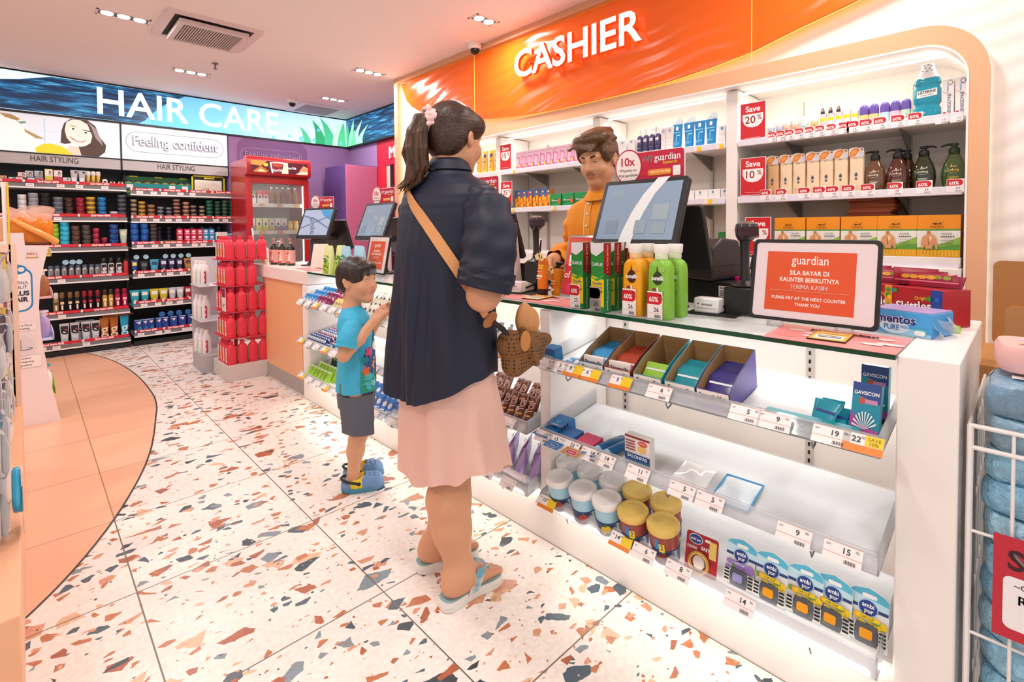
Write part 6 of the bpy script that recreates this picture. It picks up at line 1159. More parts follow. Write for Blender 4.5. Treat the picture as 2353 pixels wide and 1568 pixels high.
for i, x in enumerate((.585, .645, .708)):
    t = carton('clip_carton', f'brown paper hair clip carton with round card top, {ORD[i]} of three on the top shelf', 'box', .055, .04, .05, 'a8744e', [('r', -.02, .01, .02, .03, 'e0bf9c')], 'brown clip cartons'); MB().prism(rrect(-.02, .05, .02, .1 if i == 0 else .082, .018), 0.0, .001, 'y').build('header_card', mat('e8e2dc', .4), t); decal(t, 'print', [('e', .0, .072, .011, .011, '6a3424')], -.0002); at_shelf(t, 0, 0, x, None, 6.39)
# top shelf, second bay: green tray of domed samples and yellow framed display
t = thing('sample_tray', 'green two step tray of domed hair samples on the top shelf', 'display tray', (1.06, 6.40, RZs[0]+.013))
MB().box(-.30, 0, 0, .30, .12, .02, 0).box(-.30, .12, 0, .30, .24, .12, 1).box(-.305, .24, 0, .30, .25, .2, 0).build('tray', [mat('2f8a4a', .4), mat('1c6e74', .4)], t)
MB().box(-.30, .118, .075, .30, .121, .115).build('teal_riser', mat('1f8a94', .4), t); decal(t, 'price_ticket', [('r', x, .07, x+.055, .105, 'f2eeea') for x in (-.29, .08, .2)], .117); decal(t, 'yellow_flags', [('r', x, .19, x+.07, .205, 'e8e23c') for x in (-.25, -.03, .2)], .238)
for r_, (xs, y, z) in enumerate((((-.27, -.19, -.11, -.03, .05, .12, .2, .265), .17, .121), ((-.27, -.12, .04, .11, .18, .25), .06, .021))):
    for i, x in enumerate(xs):
        o = thing('hair_sample_dome', f'small dark domed hair sample, {ORD[i]} from the divider on the {("upper", "lower")[r_]} step', 'hair sample', (1.06+x, 6.40+y, RZs[0]+.013+z), 0, 'domed hair samples')
        MB().lathe([(.034, 0), (.034, .012), (.029, .026), (.018, .034), (.001, .037)], 16).build('dome', mat(('3c3640', '4a4a54', '5a3a30')[(i+r_) % 3], .15), o); MB().lathe([(.0345, .0), (.035, .003), (.035, .008), (.034, .009)], 16).build('rim', mat('a9b84a', .4), o)
t = thing('framed_display', 'yellow framed tester display with pale hair swatch at the top shelf end', 'display', (1.51, 6.41, RZs[0]+.013))
b_ = MB().box(-.165, .08, 0, -.15, .09, .235).box(.15, .08, 0, .165, .09, .235).box(-.165, .08, .22, .165, .09, .235).box(-.17, -.02, 0, .19, .09, .02); b_.build('frame', mat('d9d22c', .4), t)
MB().box(-.15, .088, .02, .15, .092, .22).build('backing', mat('1d1c1c', .5), t); decal(t, 'print', [('r', -.135, .03, .135, .185, 'eadfd4'), ('p', [(-.13, .18), (.0, .15), (.06, .16), (.13, .12), (.13, .185)], 'f5f0ea'), ('p', [(-.13, .03), (-.04, .1), (.06, .08), (.13, .03)], 'cbb9aa'), ('e', .02, .07, .014, .018, 'f4efe9'), ('p', [(-.02, .04), (0, .1), (.01, .04)], '9a8c84'), ('r', -.04, .2, .06, .225, 'e8e23c'), ('t', 'TRY ME!', .018, .01, .212, '2a2820', .02)], .0875)
# fourth shelf
sc_ = thing('hair_spray', '', 'spray can', group='silver hair spray cans')
MB().lathe([(.020, 0), (.0215, .004), (.0215, .12), (.017, .13)], 18).build('can', mat('a9a7a8', .25, .8), sc_); MB().lathe([(.019, .128), (.020, .132), (.020, .15), (.015, .156), (.001, .157)], 16).build('cap', mat('5c6a80', .25, .3), sc_)
decal(sc_, 'print', [('r', -.006, .03, .006, .11, '77737a')], 0, wrap=(.0217, .0217))
cp_ = thing('jar_cap', '', 'sample jar', group='clear sample jars'); MB().lathe([(.022, 0), (.024, .004), (.024, .02), (.001, .021)], 16).turn(Matrix.Translation((0, 0, .024)) @ Matrix.Rotation(R(80), 4, 'X')).build('jar', mat('8fb4c8', .1), cp_)
for i, x in enumerate((.168, .213, .263, .314, .363, .412, .462, .508)):
    at_shelf(sc_, 0, 3, x, f'silver hair spray can, {ORD[i]} from the gift wrap end of the fourth shelf', 6.40)
    if i in (2, 3, 4): at_shelf(cp_, 0, 3, x+.01, f'clear round sample jar balanced on the {ORD[i]} silver can', 6.40, .158)
gc = thing('hair_spray', '', 'spray can', group='white and black hair spray cans')
MB().lathe([(.023, 0), (.0245, .004), (.0245, .15), (.019, .162)], 18).build('can', mat('d9d7da', .3), gc); MB().lathe([(.022, .16), (.0225, .164), (.0225, .20), (.016, .212), (.001, .213)], 16).build('cap', mat('1a191b', .3), gc)
decal(gc, 'print', [('r', -.02, .12, .02, .15, '232226'), ('t', 'G', .075, .0, .105, '18171a', .03), ('e', .008, .125, .008, .006, 'b42a34'), ('r', -.008, .045, .008, .05, '3a383c')], 0, wrap=(.0247, .0247))
for i, x in enumerate((.557, .614, .677)): at_shelf(gc, 0, 3, x, f'white hair spray can with a large black G, {ORD[i]} on the fourth shelf', 6.405)
rc_ = thing('hair_spray', 'red hair spray can against the bay divider, fourth shelf', 'spray can'); MB().lathe([(.02, 0), (.021, .004), (.021, .165), (.017, .175)], 16).build('can', mat('c22a2c', .3), rc_); MB().lathe([(.018, .174), (.018, .195), (.001, .197)], 14).build('cap', mat('3a2024', .3), rc_); at_shelf(rc_, 0, 3, .731, None, 6.405)
def tub(lab, c, c2, w, h, capc, grp):
    t = squeeze('hair_tube', lab, 'tube', w, h, c, capc, [('r', -w*.3, h*.66, w*.3, h*.86, c2), ('e', 0, h*.35, w*.12, h*.06, c2)], grp, w*.36, h*.14); return t
for i, (x, w, h, c, c2, cp, lab) in enumerate(((.804, .058, .17, '1e3f8c', 'e8e04a', '2a4a94', 'blue hair tube with yellow top against the divider'), (.885, .072, .155, '22262c', '5a6068', '2a2c30', 'black hair pot beside the blue tube'), (.972, .078, .17, '3aa0c4', '1a3a5a', '2a6a8a', 'cyan hair pot beside the black one'), (1.053, .068, .173, '26264c', 'c8c8e0', '22203c', 'navy hair pot, first of three'), (1.126, .066, .17, '28264a', 'c8c8e0', '22203c', 'navy hair pot, second of three'), (1.197, .064, .17, '2a2846', 'c8c8e0', '22203c', 'navy hair pot, third of three'), (1.277, .082, .17, 'a8782c', '4a2c14', '6a4a1c', 'gold hair pot beside the navy trio'))):
    at_shelf(tub(lab+', fourth shelf', c, c2, w, h, cp, 'pots and tubes on the fourth shelf'), 1, 3, x, None, 6.41)
for i, (x, c) in enumerate(((.82, '2a5a9c'), (.9, '2a6ab0'), (1.07, '2a2622'), (1.14, '2c2620'), (1.21, '2a2420'), (1.28, '28221e'))): at_shelf(cp_, 1, 3, x, f'dark round sample jar on the fourth shelf pots, {ORD[i]} from the divider', 6.42, .172)
for i, (x, c) in enumerate(((1.345, 'd0783a'), (1.395, 'c8703a'), (1.445, 'c06a3c'), (1.49, '2a8ac0'), (1.535, '2a86bc'), (1.578, '267eb4'))):
    at_shelf(carton('hair_dye_carton', f'{"orange" if i < 3 else "blue"} hair dye carton with a dark haired portrait, {ORD[i]} of six on the fourth shelf', 'box', .042, .04, .18, c, [('r', -.021, .15, .021, .18, '2a3a4a'), ('e', 0, .06, .017, .026, '1c1a1c'), ('e', 0, .052, .010, .015, 'e6c0a4'), ('r', -.015, .11, .015, .125, 'f2e6d6'), ('r', -.021, 0, .021, .03, '2a7ab0')], 'hair dye cartons in a row'), 1, 3, x, None, 6.40)
# fifth shelf
def spray(c, capc, bandc, w, h, grp):
    t = thing('hair_spray', '', 'spray can', group=grp); r = w/2*.95
    MB().lathe([(r*.93, 0), (r, .004), (r, h*.72), (r*.8, h*.78)], 18).build('can', mat(c, .25, .3), t); MB().lathe([(r*.88, h*.77), (r*.92, h*.8), (r*.92, h*.96), (r*.7, h), (.001, h)], 16).build('cap', mat(capc, .25, .2), t)
    decal(t, 'print', [('r', -r*.7, h*.52, r*.7, h*.62, bandc), ('r', -r*.4, h*.2, r*.3, h*.24, 'e0d8cc'), ('r', -r*.3, h*.3, r*.3, h*.48, 'e8e2dc')], 0, wrap=(r*1.005, r*1.005)); return t
for c, cp, bc, nm, xs in (('a98a5a', 'd8d0c8', '5a4030', 'gold', (.197,)), ('241f1e', '7a5434', 'e6c9a0', 'black and bronze', (.24, .297, .349)), ('2a1418', '8a1a28', 'c23040', 'black and red', (.402, .447, .503)), ('c29a48', '3a2c1c', 'f0dca0', 'gold and black', (.557, .604)), ('b01c4c', '8a1238', 'f2b0c4', 'magenta', (.657, .713))):
    q = spray(c, cp, bc, .043 if nm != 'magenta' else .05, .235, f'{nm} spray cans')
    for i, x in enumerate(xs): at_shelf(q, 0, 4, x, f'{nm} hair spray can, {ORD[i]} of its kind on the fifth shelf', 6.40)
for i, (x, w, c, nm) in enumerate(((.80, .085, '2a9cb4', 'teal'), (.884, .074, '2a9cb4', 'teal'), (.965, .08, 'c8b42c', 'yellow'), (1.047, .08, 'c8b42c', 'yellow'), (1.125, .068, 'b9bcc8', 'pale grey'), (1.196, .07, 'b9bcc8', 'pale grey'), (1.268, .068, '9c2430', 'red'), (1.34, .074, '9c2430', 'red'), (1.425, .078, '1c2a5c', 'navy'), (1.512, .085, '1c2a5c', 'navy'))):
    at_shelf(tub(f'{nm} hair gel tube, {"first" if i % 2 == 0 else "second"} of its pair on the fifth shelf', c, 'e2e0dc', w, .17, c, 'paired hair gel tubes'), 1, 4, x, None, 6.415)
# bottom shelf
gw = squeeze('hair_tube', '', 'tube', .07, .225, 'cfd3da', 'e6e6ea', [('r', -.026, .15, .026, .2, '1c1b1e'), ('t', 'G', .075, 0, .15, '151416', .04), ('e', .012, .165, .010, .008, 'c42a38'), ('r', -.008, .07, .008, .075, '6a686c')], 'white G hair tubes', .026, .03)
for i, x in enumerate((.25, .325, .408, .48)): at_shelf(gw, 0, 5, x, f'white hair tube with a large black G, {ORD[i]} from the gift stand, bottom shelf', 6.42)
for i, x in enumerate((.372, .445)): at_shelf(gw, 0, 5, x, f'white hair tube in the rear row of the bottom shelf, {ORD[i]} of two', 6.52)
for i, (x, c, nm) in enumerate(((.55, 'b0621e', 'orange brown'), (.624, 'a85a1c', 'orange brown'), (.708, '1e9cc8', 'bright blue'))):
    at_shelf(squeeze('hair_tube', f'{nm} hair tube with a swirled white g, {ORD[i]} beside the white tubes', 'tube', .072, .243, c, c, [('t', 'g', .14, 0, .13, 'f4dcc0' if i < 2 else 'd6f0fa', .0)], 'swirled g hair tubes', .027, .035), 0, 5, x, None, 6.42)
for i, x in enumerate((.56, .655)):
    t = thing('hair_tube', ('brown hair tube lying on top of the orange brown tubes', 'brown hair tube with white cap lying beside the first lying one')[i], 'tube', (x, 6.42, LZ[5]+.013+.245+.018), .0, 'lying brown tubes')
    MB().stack([(.018, .018, 0, 2), (.019, .019, .05, 2), (.02, .002, .13, 3)], 16).turn(Matrix.Rotation(R(75), 4, 'Z') @ Matrix.Rotation(R(90), 4, 'X')).build('body', mat('7a3a1e', .35), t); MB().lathe([(.018, 0), (.018, .02), (.001, .021)], 16).turn(Matrix.Rotation(R(75), 4, 'Z') @ Matrix.Rotation(R(-90), 4, 'X')).build('cap', mat('eee8e2' if i else '8a4626', .3), t)
bt_ = {}
for i, (x, w, c2, nm) in enumerate(((.824, .075, '2a8ab4', 'teal print'), (.879, .055, '2a8ab4', 'teal print'), (.93, .057, '2a8ab4', 'teal print'), (.997, .059, '2c58b0', 'plain'), (1.056, .059, '2c58b0', 'plain'), (1.128, .07, '2c58b0', 'plain'), (1.208, .072, '2c58b0', 'plain'), (1.295, .08, '2f9a5a', 'green print'), (1.385, .075, '2f9a5a', 'green print'), (1.465, .075, '2a8ab4', 'teal print'))):
    at_shelf(carton('shampoo_carton', f'royal blue hair carton with {nm}, {ORD[i]} from the divider on the bottom shelf', 'box', w*.94, .05, .158, '1e3f94', [('p', [(-w*.3, .135), (w*.3, .14), (w*.1, .11), (-w*.1, .118)], 'f2f2f6'), ('p', [(-w*.2, .128), (w*.05, .128), (-w*.1, .115)], 'c2283c'), ('e', w*.12, .05, w*.3, .035, c2), ('r', -w*.1, .03, w*.25, .05, 'dfe6f2'), ('r', -w*.46, .15, w*.46, .158, '9fb8e4')], 'royal blue hair cartons'), 1, 5, x, None, 6.41)
for i, x in enumerate((1.026, 1.103, 1.181, 1.262, 1.346, 1.412)):
    t = thing('sample_jar', f'blue round sample jar on top of the blue cartons, {ORD[i]} from the divider', 'sample jar', group='blue sample jars'); MB().lathe([(.026, 0), (.028, .005), (.028, .022), (.001, .023)], 18).turn(Matrix.Translation((0, 0, .028)) @ Matrix.Rotation(R(78), 4, 'X')).build('jar', mat('1f62b0', .15), t); at_shelf(t, 1, 5, x, None, 6.43, .159)
for j in range(3): at_shelf(carton('soap_carton', f'{("green", "green", "red")[j]} soap carton, {ORD[j]} up at the pink display end of the bottom shelf', 'box', .08, .05, .06, ('2f9a5a', '2f9a5a', 'd02a4a')[j], [('r', -.03, .02, .03, .04, 'f0efe8')], 'stacked soap cartons'), 1, 5, 1.56, None, 6.41, j*.0605)
# clip strip of hanging goods at the bay end
t = thing('clip_strip', 'clear clip strip with hanging combs at the fridge side of the bays', 'clip strip', (1.80, 6.33, 1.0))
MB().box(-.02, 0, .0, .02, .004, .78).build('strip', clear_plastic('strip', a=.3), t)
for k in range(4): MB().prism(rrect(-.022, .5-.16*k, .022, .62-.16*k, .01), -.012, -.002, 'y').build('comb_card', mat(('8a6a5a', 'c9a88a', '6a2a30', 'b9b0a8')[k], .4), t)
# ---------------------------------------------------------------- drinks fridge
F = thing('drinks_fridge', 'red drinks fridge with lit header picturing cola glasses and a glass door', 'fridge', (2.035, 5.80, 0))
RED = mat('b41c24', .3, coat=.3)
b_ = MB(); b_.box(-.335, .03, .05, -.30, .55, 1.75).box(.30, .03, .05, .335, .55, 1.75).box(-.30, .535, .05, .30, .55, 1.75).box(-.335, .03, 0, .335, .55, .12).box(-.335, .03, 1.74, .335, .55, 1.95); b_.build('body', RED, F, bev=.006)
hd = MB(); hp = [(.03, 1.765), (-.035, 1.775), (-.05, 1.80), (-.05, 1.93), (-.035, 1.965), (.0, 1.978), (.06, 1.975), (.06, 1.765)]
hd.prism(hp, -.338, .338, 'x'); hd.build('header', RED, F, bev=.006)
HS = [('r', -.30, 1.80, .30, 1.925, '4a1220'), ('p', [(-.30, 1.925), (-.14, 1.925), (-.2, 1.87), (-.3, 1.88)], 'd8843c'), ('p', [(-.28, 1.81), (-.2, 1.87), (-.12, 1.82), (-.15, 1.80), (-.26, 1.80)], 'a8622c'), ('p', [(-.24, 1.81), (-.2, 1.84), (-.15, 1.81)], 'e8c49a'), ('e', -.15, 1.885, .025, .018, 'e8b03c'), ('p', [(-.09, 1.80), (-.11, 1.915), (-.02, 1.925), (.05, 1.92), (.03, 1.80)], 'f0e6e2'), ('p', [(-.075, 1.80), (-.095, 1.905), (-.02, 1.912), (.035, 1.905), (.015, 1.80)], '6a1620'), ('e', -.03, 1.888, .055, .02, 'a8402c'), ('p', [(.03, 1.80), (.05, 1.92), (.08, 1.92), (.085, 1.80)], 'eec0a4'), ('t', 'Coca-Cola', .036, -.03, 1.835, 'ffffff', .01, 4, .1), ('t', 'Coca-Cola', .036, .12, 1.868, 'ffffff', .01, 2, .1), ('p', [(.19, 1.80), (.21, 1.85), (.25, 1.9), (.30, 1.88), (.30, 1.80)], 'd8805a'), ('p', [(.16, 1.805), (.24, 1.835), (.30, 1.83), (.29, 1.81), (.2, 1.80)], 'f0c4ae')]
decal(F, 'header_print', HS, -.0505, emit=.7)
fr_ = MB().box(-.33, .0, .14, -.275, .03, 1.745).box(.275, .0, .14, .33, .03, 1.745).box(-.275, .0, 1.69, .275, .03, 1.745).box(-.275, .0, .14, .275, .03, .20); d = fr_.build('door', RED, F, bev=.004)
MB().box(-.28, .012, .195, .28, .018, 1.695).build('door_glass', clear_plastic('fridge_glass', (.93, .97, .96), .06), d); MB().tube([(-.29, -.005, .9), (-.29, -.03, .95), (-.29, -.03, 1.15), (-.29, -.005, 1.2)], .008, 8).build('door_handle', mat('e9e6e4', .3), d)
MB().box(-.298, .52, .14, .298, .534, 1.73).build('back_liner', mat('d5dedc', .4), F)
for x in (-.28, .28): MB().box(x-.006, .05, .22, x+.006, .062, 1.68).build('light_tube', mat('eafcff', .4, emit=4.), F)
for z in (.45, .80, 1.155, 1.455): s = MB().box(-.297, .08, z, .297, .515, z+.008).build('shelf', mat('bcc8c8', .4), F); decal(s, 'ticket_rail', [('r', -.295, z-.02, .295, z+.022, 'e4e6e6')]+[('r', x, z-.014, x+.06, z+.018, c) for x, c in ((-.27, 'f0d0c4'), (-.19, 'f0a85c'), (-.1, 'f4f0ee'), (.0, 'e88a6a'), (.08, 'f4eeee'), (.19, 'f0b84c'))], .078)
def drink(kind, c, c2, lab, grp):
    t = thing('drink_'+kind, lab, 'drink', group=grp)
    if kind == 'can': MB().lathe([(.022, 0), (.03, .006), (.03, .108), (.024, .118), (.001, .118)], 18).build('can', mat(c, .2, .6), t); decal(t, 'print', [('r', -.024, .04, .024, .08, c2)], 0, wrap=(.0303, .0303))
    elif kind == 'carton': MB().box(-.03, 0, 0, .03, .05, .15).build('carton', mat(c, .3), t, bev=.002); decal(t, 'print', [('r', -.03, .0, .03, .07, c2), ('e', 0, .085, .02, .026, 'f2eee6'), ('e', 0, .085, .012, .016, '3a3450')], -.0003)
    else: MB().lathe([(.026, 0), (.03, .005), (.03, .12), (.026, .14), (.012, .17), (.011, .182)], 18).build('bottle', mat(c, .1, trans=.4), t); MB().lathe([(.013, .18), (.013, .196), (.001, .197)], 14).build('cap', mat(c2, .3), t)
    return t
fx, fy = 2.035, 5.80
for i, (x, k, c, c2, nm) in enumerate(((-.235, 'carton', '3a9a5a', 'f0f2ea', 'green and white drink carton'), (-.165, 'carton', 'e0586a', 'f6e6e6', 'pink drink carton with white print'), (-.105, 'carton', 'd84a5c', 'f2e2e2', 'coral drink carton'), (-.04, 'bottle', 'a87a5c', 'd9cfc6', 'pale brown drink bottle'), (.02, 'bottle', 'a8866c', 'd9cfc6', 'beige drink bottle'), (.08, 'bottle', '8c5a3c', 'c8bdb2', 'brown drink bottle'), (.145, 'bottle', 'a06a50', 'e0d4ca', 'coffee drink bottle'), (.215, 'bottle', 'b07c64', 'e0d4ca', 'milky drink bottle'))):
    put(drink(k, c, c2, nm+' on the upper fridge shelf', 'drinks on the upper fridge shelf'), (fx+x, fy+.11, 1.464))
for i, (x, k, c, c2, nm) in enumerate(((-.25, 'carton', 'cfe4e2', '7fb0a8', 'pale teal drink carton'), (-.18, 'carton', 'f2ecae', 'e8d84a', 'pale yellow drink carton, first of two'), (-.11, 'carton', 'f2ecae', 'e8d84a', 'pale yellow drink carton, second of two'), (-.045, 'carton', 'd8cfc0', 'c9b08a', 'beige drink carton'), (.02, 'carton', 'e6dcea', '8a74b4', 'lilac drink carton, first of two'), (.085, 'carton', 'e6dcea', '8a74b4', 'lilac drink carton, second of two'), (.15, 'can', 'd8a83c', 'f4dc7c', 'gold drink can, first of two'), (.215, 'can', 'e6bc2c', 'f8ec9c', 'gold drink can, second of two'))):
    put(drink(k, c, c2, nm+' on the middle fridge shelf', 'drinks on the middle fridge shelf'), (fx+x, fy+.11, 1.164))
lamp('AREA', 'fridge_light', (fx, fy+.12, 1.70), 1.0, (.9, 1, 1), .5, .05)
# ---------------------------------------------------------------- pink bottle display tower and its neighbour
D = thing('display_tower', 'pale cardboard tower of five shelves filled with pink pump bottles', 'display stand', (1.265, 4.52, 0), 0)
MB().box(-.165, -.19, 0, .165, .19, .125).build('base', mat('d9cdca', .5), D, bev=.003)
MB().box(-.01, .15, .125, .01, .19, 1.14).build('spine', mat('c22a48', .5), D)
for k, z in enumerate((.335, .54, .745, .95)):
    MB().box(-.16, -.185, z-.006, .16, .19, z).build('shelf', mat('d8485c', .45), D)
MB().box(-.163, -.19, .55, -.160, -.10, .73).build('price_card', mat('efe6ea', .4), D)
decal(D, 'price_print', [('r', -.044, .66, .044, .728, '8a1c3c'), ('t', '10', .035, -.005, .595, '3a3a40', .02), ('t', '90', .015, .028, .605, '3a3a40', .01)], 0, M=Matrix.Translation((-.1635, -.145, 0)) @ Matrix.Rotation(-PI/2, 4, 'Z'))
PKB = thing('body_wash_bottle', '', 'bottle', group='pink body wash bottles')
MB().stack([(.033, .026, 0, 3), (.036, .029, .006, 3), (.036, .029, .115, 3), (.033, .026, .138, 2.8), (.022, .018, .152, 2.4), (.014, .014, .158, 2)], 24).build('body', mat('e8384f', .35), PKB)
MB().lathe([(.015, .156), (.016, .16), (.016, .178), (.012, .184), (.001, .185)], 16).build('cap', mat('dc2844', .35), PKB)
S = [('p', rrect(-.02, .02, .02, .135, .012), 'f8e2d6'), ('p', [(-.018, .03), (.014, .045), (.006, .085), (-.012, .09)], 'f0a04a'), ('e', .0, .05, .008, .01, 'f6d04a'), ('e', -.004, .115, .004, .004, '4a2a30'), ('e', .008, .118, .003, .003, '4a2a30'), ('e', .006, .1, .003, .003, '4a2a30')]
decal(PKB, 'label', S, 0, M=Matrix.Rotation(-PI/2, 4, 'Z') @ Matrix.Translation((0, -.0365, 0)))
for k, z in enumerate((.1255, .336, .541, .746, .951)):
    dx0 = 0 if k < 4 else .0
    for i in range(4):
        if k != 3 or i < 3: put(PKB, (1.265-.12+.08*i, 4.52-.150, z), 0, f'pink body wash bottle, {ORD[i]} along the front of the tower, {ORD[k]} tier up')
    for j in range(1, 4): put(PKB, (1.265-.12, 4.52-.150+.072*j, z), 0, f'pink body wash bottle, {ORD[j]} along the aisle side of the tower, {ORD[k]} tier up')
D = thing('display_tower', 'narrow grey cardboard tower with white patterned bottles behind the pink tower', 'display stand', (1.13, 4.93, 0), 0)
MB().box(-.10, -.19, 0, .10, .15, .14).build('base', mat('b9b3b6', .5), D, bev=.003); MB().box(-.10, .13, .14, .10, .15, .95).build('spine', mat('c9c3cc', .5), D)
for z in (.43, .72): MB().box(-.11, -.19, z-.006, .10, .15, z).build('shelf', mat('d6d2da', .4), D)
WBt = {}
for c, nm in (('e8a83c', 'yellow'), ('a8d8c4', 'mint'), ('b02a4a', 'berry')):
    t = thing('body_wash_bottle', '', 'bottle', group=f'white bottles with {nm} print'); MB().stack([(.03, .025, 0, 3), (.033, .028, .006, 3), (.033, .028, .12, 3), (.028, .024, .15, 2.6), (.015, .015, .18, 2)], 20).build('body', mat('f0eef0', .3), t); MB().lathe([(.016, .178), (.017, .182), (.016, .205), (.001, .207)], 14).build('cap', mat('f4f2f4', .3), t)
    decal(t, 'label', [('p', rrect(-.022, .015, .022, .12, .008), c), ('e', 0, .09, .012, .014, '5a3a20' if nm == 'yellow' else 'f2f2f2'), ('e', .0, .045, .012, .014, '5a3a20' if nm == 'yellow' else 'f2f2f2')], 0, M=Matrix.Rotation(-.6, 4, 'Z') @ Matrix.Translation((0, -.0285, 0))); WBt[nm] = t
for k, z in enumerate((.1405, .4305, .7205)):
    for i, nm in enumerate(('yellow', 'mint', 'berry')): put(WBt[nm], (1.055+.012*i, 5.0-.085*i, z), 0, f'white bottle with {nm} print, {ORD[k]} tier of the narrow tower')
# ================================================================ LEFT EDGE AND RIGHT EDGE OF THE VIEW
G = thing('hook_gondola', 'peach based shop gondola with rows of hanging packs beside the aisle', 'shelving', (0, 0, 0))
MB().box(-.50, 1.55, 0, -.028, 3.45, .33).build('plinth', mat('eeb48c', .45), G, bev=.004)
MB().box(-.42, 1.55, .33, -.37, 3.45, 1.20).build('back_panel', mat('e9d8d2', .5), G)
MB().box(-.40, 3.47, 1.135, -.068, 3.50, 1.25).build('header', mat('f2b58a', .45), G, bev=.01)
MB().box(-.074, 3.44, .33, -.058, 3.46, 1.42).build('post', mat('f3e7e2', .4), G); MB().box(-.0565, 3.43, .33, -.050, 3.465, 1.42).build('yellow_edge', mat('f2c02c', .4), G)
MB().box(-.50, 3.43, .33, -.03, 3.47, 1.12).build('end_panel', mat('f3cdb4', .5), G)
PC = ('c9c4cc', 'b8a8d8', '8a2a4a', '3a8a9a', 'f0d44a', 'e9b8c4', '2a3a6a', '5aa84a', 'd8dade', 'e07a9a', '7fb8d8', 'c8a048')
CN = ('silver', 'lilac', 'wine red', 'teal', 'yellow', 'pale pink', 'navy', 'green', 'pearl', 'rose', 'sky blue', 'ochre')
random.seed(21); n_ = 0
for r_, z in enumerate((.98, .76, .56, .40)):
    for k, y in enumerate((1.95, 2.2, 2.45, 2.7, 2.95, 3.2)):
        h = MB().tube([(-.37, y, z+.10), (-.055, y, z+.105), (-.05, y, z+.12)], .003, 6).build('hook', mat('b9b5b8', .3, .7), G)
        for d in range(2):
            c = (n_*5+d*3) % 12; n_ += 1
            o = thing('hanging_pack', f'{CN[c]} hanging pack, {("front", "second")[d]} on the {ORD[k]} peg, {ORD[r_]} row down', 'hanging pack', (-.075-.04*d+random.uniform(-.01, .006), y+random.uniform(-.02, .02), z), PI/2+random.uniform(-.25, .25), 'packs on the hook gondola')
            w = random.uniform(.045, .06); hh = random.uniform(.13, .18)
            MB().prism(rrect(-w, .11-hh, w, .11, .012), -.001, .001, 'y').build('backing_card', mat(PC[c], .35), o)
            MB().stack([(w*.8, .004, .115-hh, 3), (w*.85, .012, .125-hh, 3), (w*.8, .014, .06-hh*.2, 3), (w*.6, .004, .07, 3)], 18).build('blister', clear_plastic('blister', (.95, .96, .98), .35), o, loc=(0, -.012, 0))
            decal(o, 'print', [('r', -w*.7, .075, w*.7, .10, PC[(c+4) % 12]), ('e', 0, .02, w*.4, .03, PC[(c+7) % 12])], -.0012)
t = thing('swim_goggles', 'pair of glossy sky blue swim goggles in clear film low on the gondola', 'goggles', (-.035, 1.99, .40), PI/2)
MB().tube([(.045*math.cos(a), 0, .05+.055*math.sin(a)) for a in [2*PI*i/22 for i in range(22)]], .009, 8, closed=True).build('frame', mat('3fb0dc', .15), t)
MB().tube([(.03*math.cos(a), -.008, .02+.03*math.sin(a)) for a in [2*PI*i/18 for i in range(18)]], .006, 8, closed=True).build('seal', mat('6fc8ea', .15), t); MB().prism(rrect(-.05, -.06, .05, .11, .01), -.014, -.012, 'y').build('film', clear_plastic('film2', (.9, .96, 1), .3), t)
# white display stand with the curved side panel
S_ = thing('display_stand', 'white curved cardboard display stand with a NO.1 rosette at the aisle end', 'display stand', (0, 4.22, 0))
out = [(-.30, 0), (.135, 0), (.125, .05), (.085, .30), (.058, .55), (.052, .72), (.062, .88), (.098, 1.06), (.108, 1.095), (.0, 1.10), (-.004, 1.175), (-.30, 1.175)]
MB().prism(out, -.006, .006, 'y').build('side_panel', mat('f0e2e4', .5), S_)
MB().box(-.28, .06, 0, .07, .40, .10).build('base', mat('221f20', .5), S_); MB().box(-.02, .006, .10, .0, .40, 1.06).build('back_board', mat('e9dde0', .5), S_)
for z, c in ((.18, 'a9cc3c'), (.52, 'c9d4ee'), (.78, 'f0b8bc'), (1.04, 'f2d27a')): MB().box(0, .01, z-.012, .115, .38, z).box(.112, .01, z-.012, .117, .38, z+.032).build('shelf_lip', mat(c, .45), S_)
decal(S_, 'print', [('p', rrect(-.26, .70, .028, .965, .05), '2f86c4'), ('p', rrect(-.25, .71, .020, .955, .045), 'f6eff2'), ('e', -.04, .955, .045, .03, '2f86c4'), ('e', -.02, .955, .014, .014, 'f6eff2'), ('t', 'WARNA', .028, -.035, .875, '3a4656', .0, 0, .085), ('t', 'REBUT', .028, -.033, .848, '3a4656', .0, 0, .075), ('t', 'PLUS', .038, -.028, .812, '28324a', .04, 0, .085), ('t', 'AIR', .038, -.022, .775, '28324a', .04, 0, .06), ('e', .030, 1.045, .026, .020, 'f2dcd0'), ('t', 'NO.1', .020, .030, 1.047, 'b02a4a', .03), ('r', .002, 1.022, .058, 1.028, 'c99a4a'),
     ('p', rrect(-.08, .585, .038, .632, .01), 'f7eff0'), ('t', 'Soft & Moist', .015, -.018, .617, '2a2a30', .015, 0, .10), ('t', 'Finishing', .015, -.018, .598, '2a2a30', .015, 0, .07), ('e', -.03, .50, .066, .066, 'f7eff0'), ('e', -.03, .50, .062, .062, 'e0d8dc'), ('e', -.02, .475, .04, .010, '8a8f98'), ('e', -.02, .478, .026, .006, 'd8dce2'), ('r', -.035, .47, -.030, .53, '9aa0aa'), ('p', rrect(-.08, .36, .055, .43, .01), 'f7eff0'), ('t', 'Contains', .015, -.018, .418, '2a2a30', .015, 0, .07), ('t', 'Protecting', .015, -.01, .397, '2a2a30', .015, 0, .09), ('t', 'Ingredient', .015, -.018, .376, '2a2a30', .015, 0, .07)], -.0062)
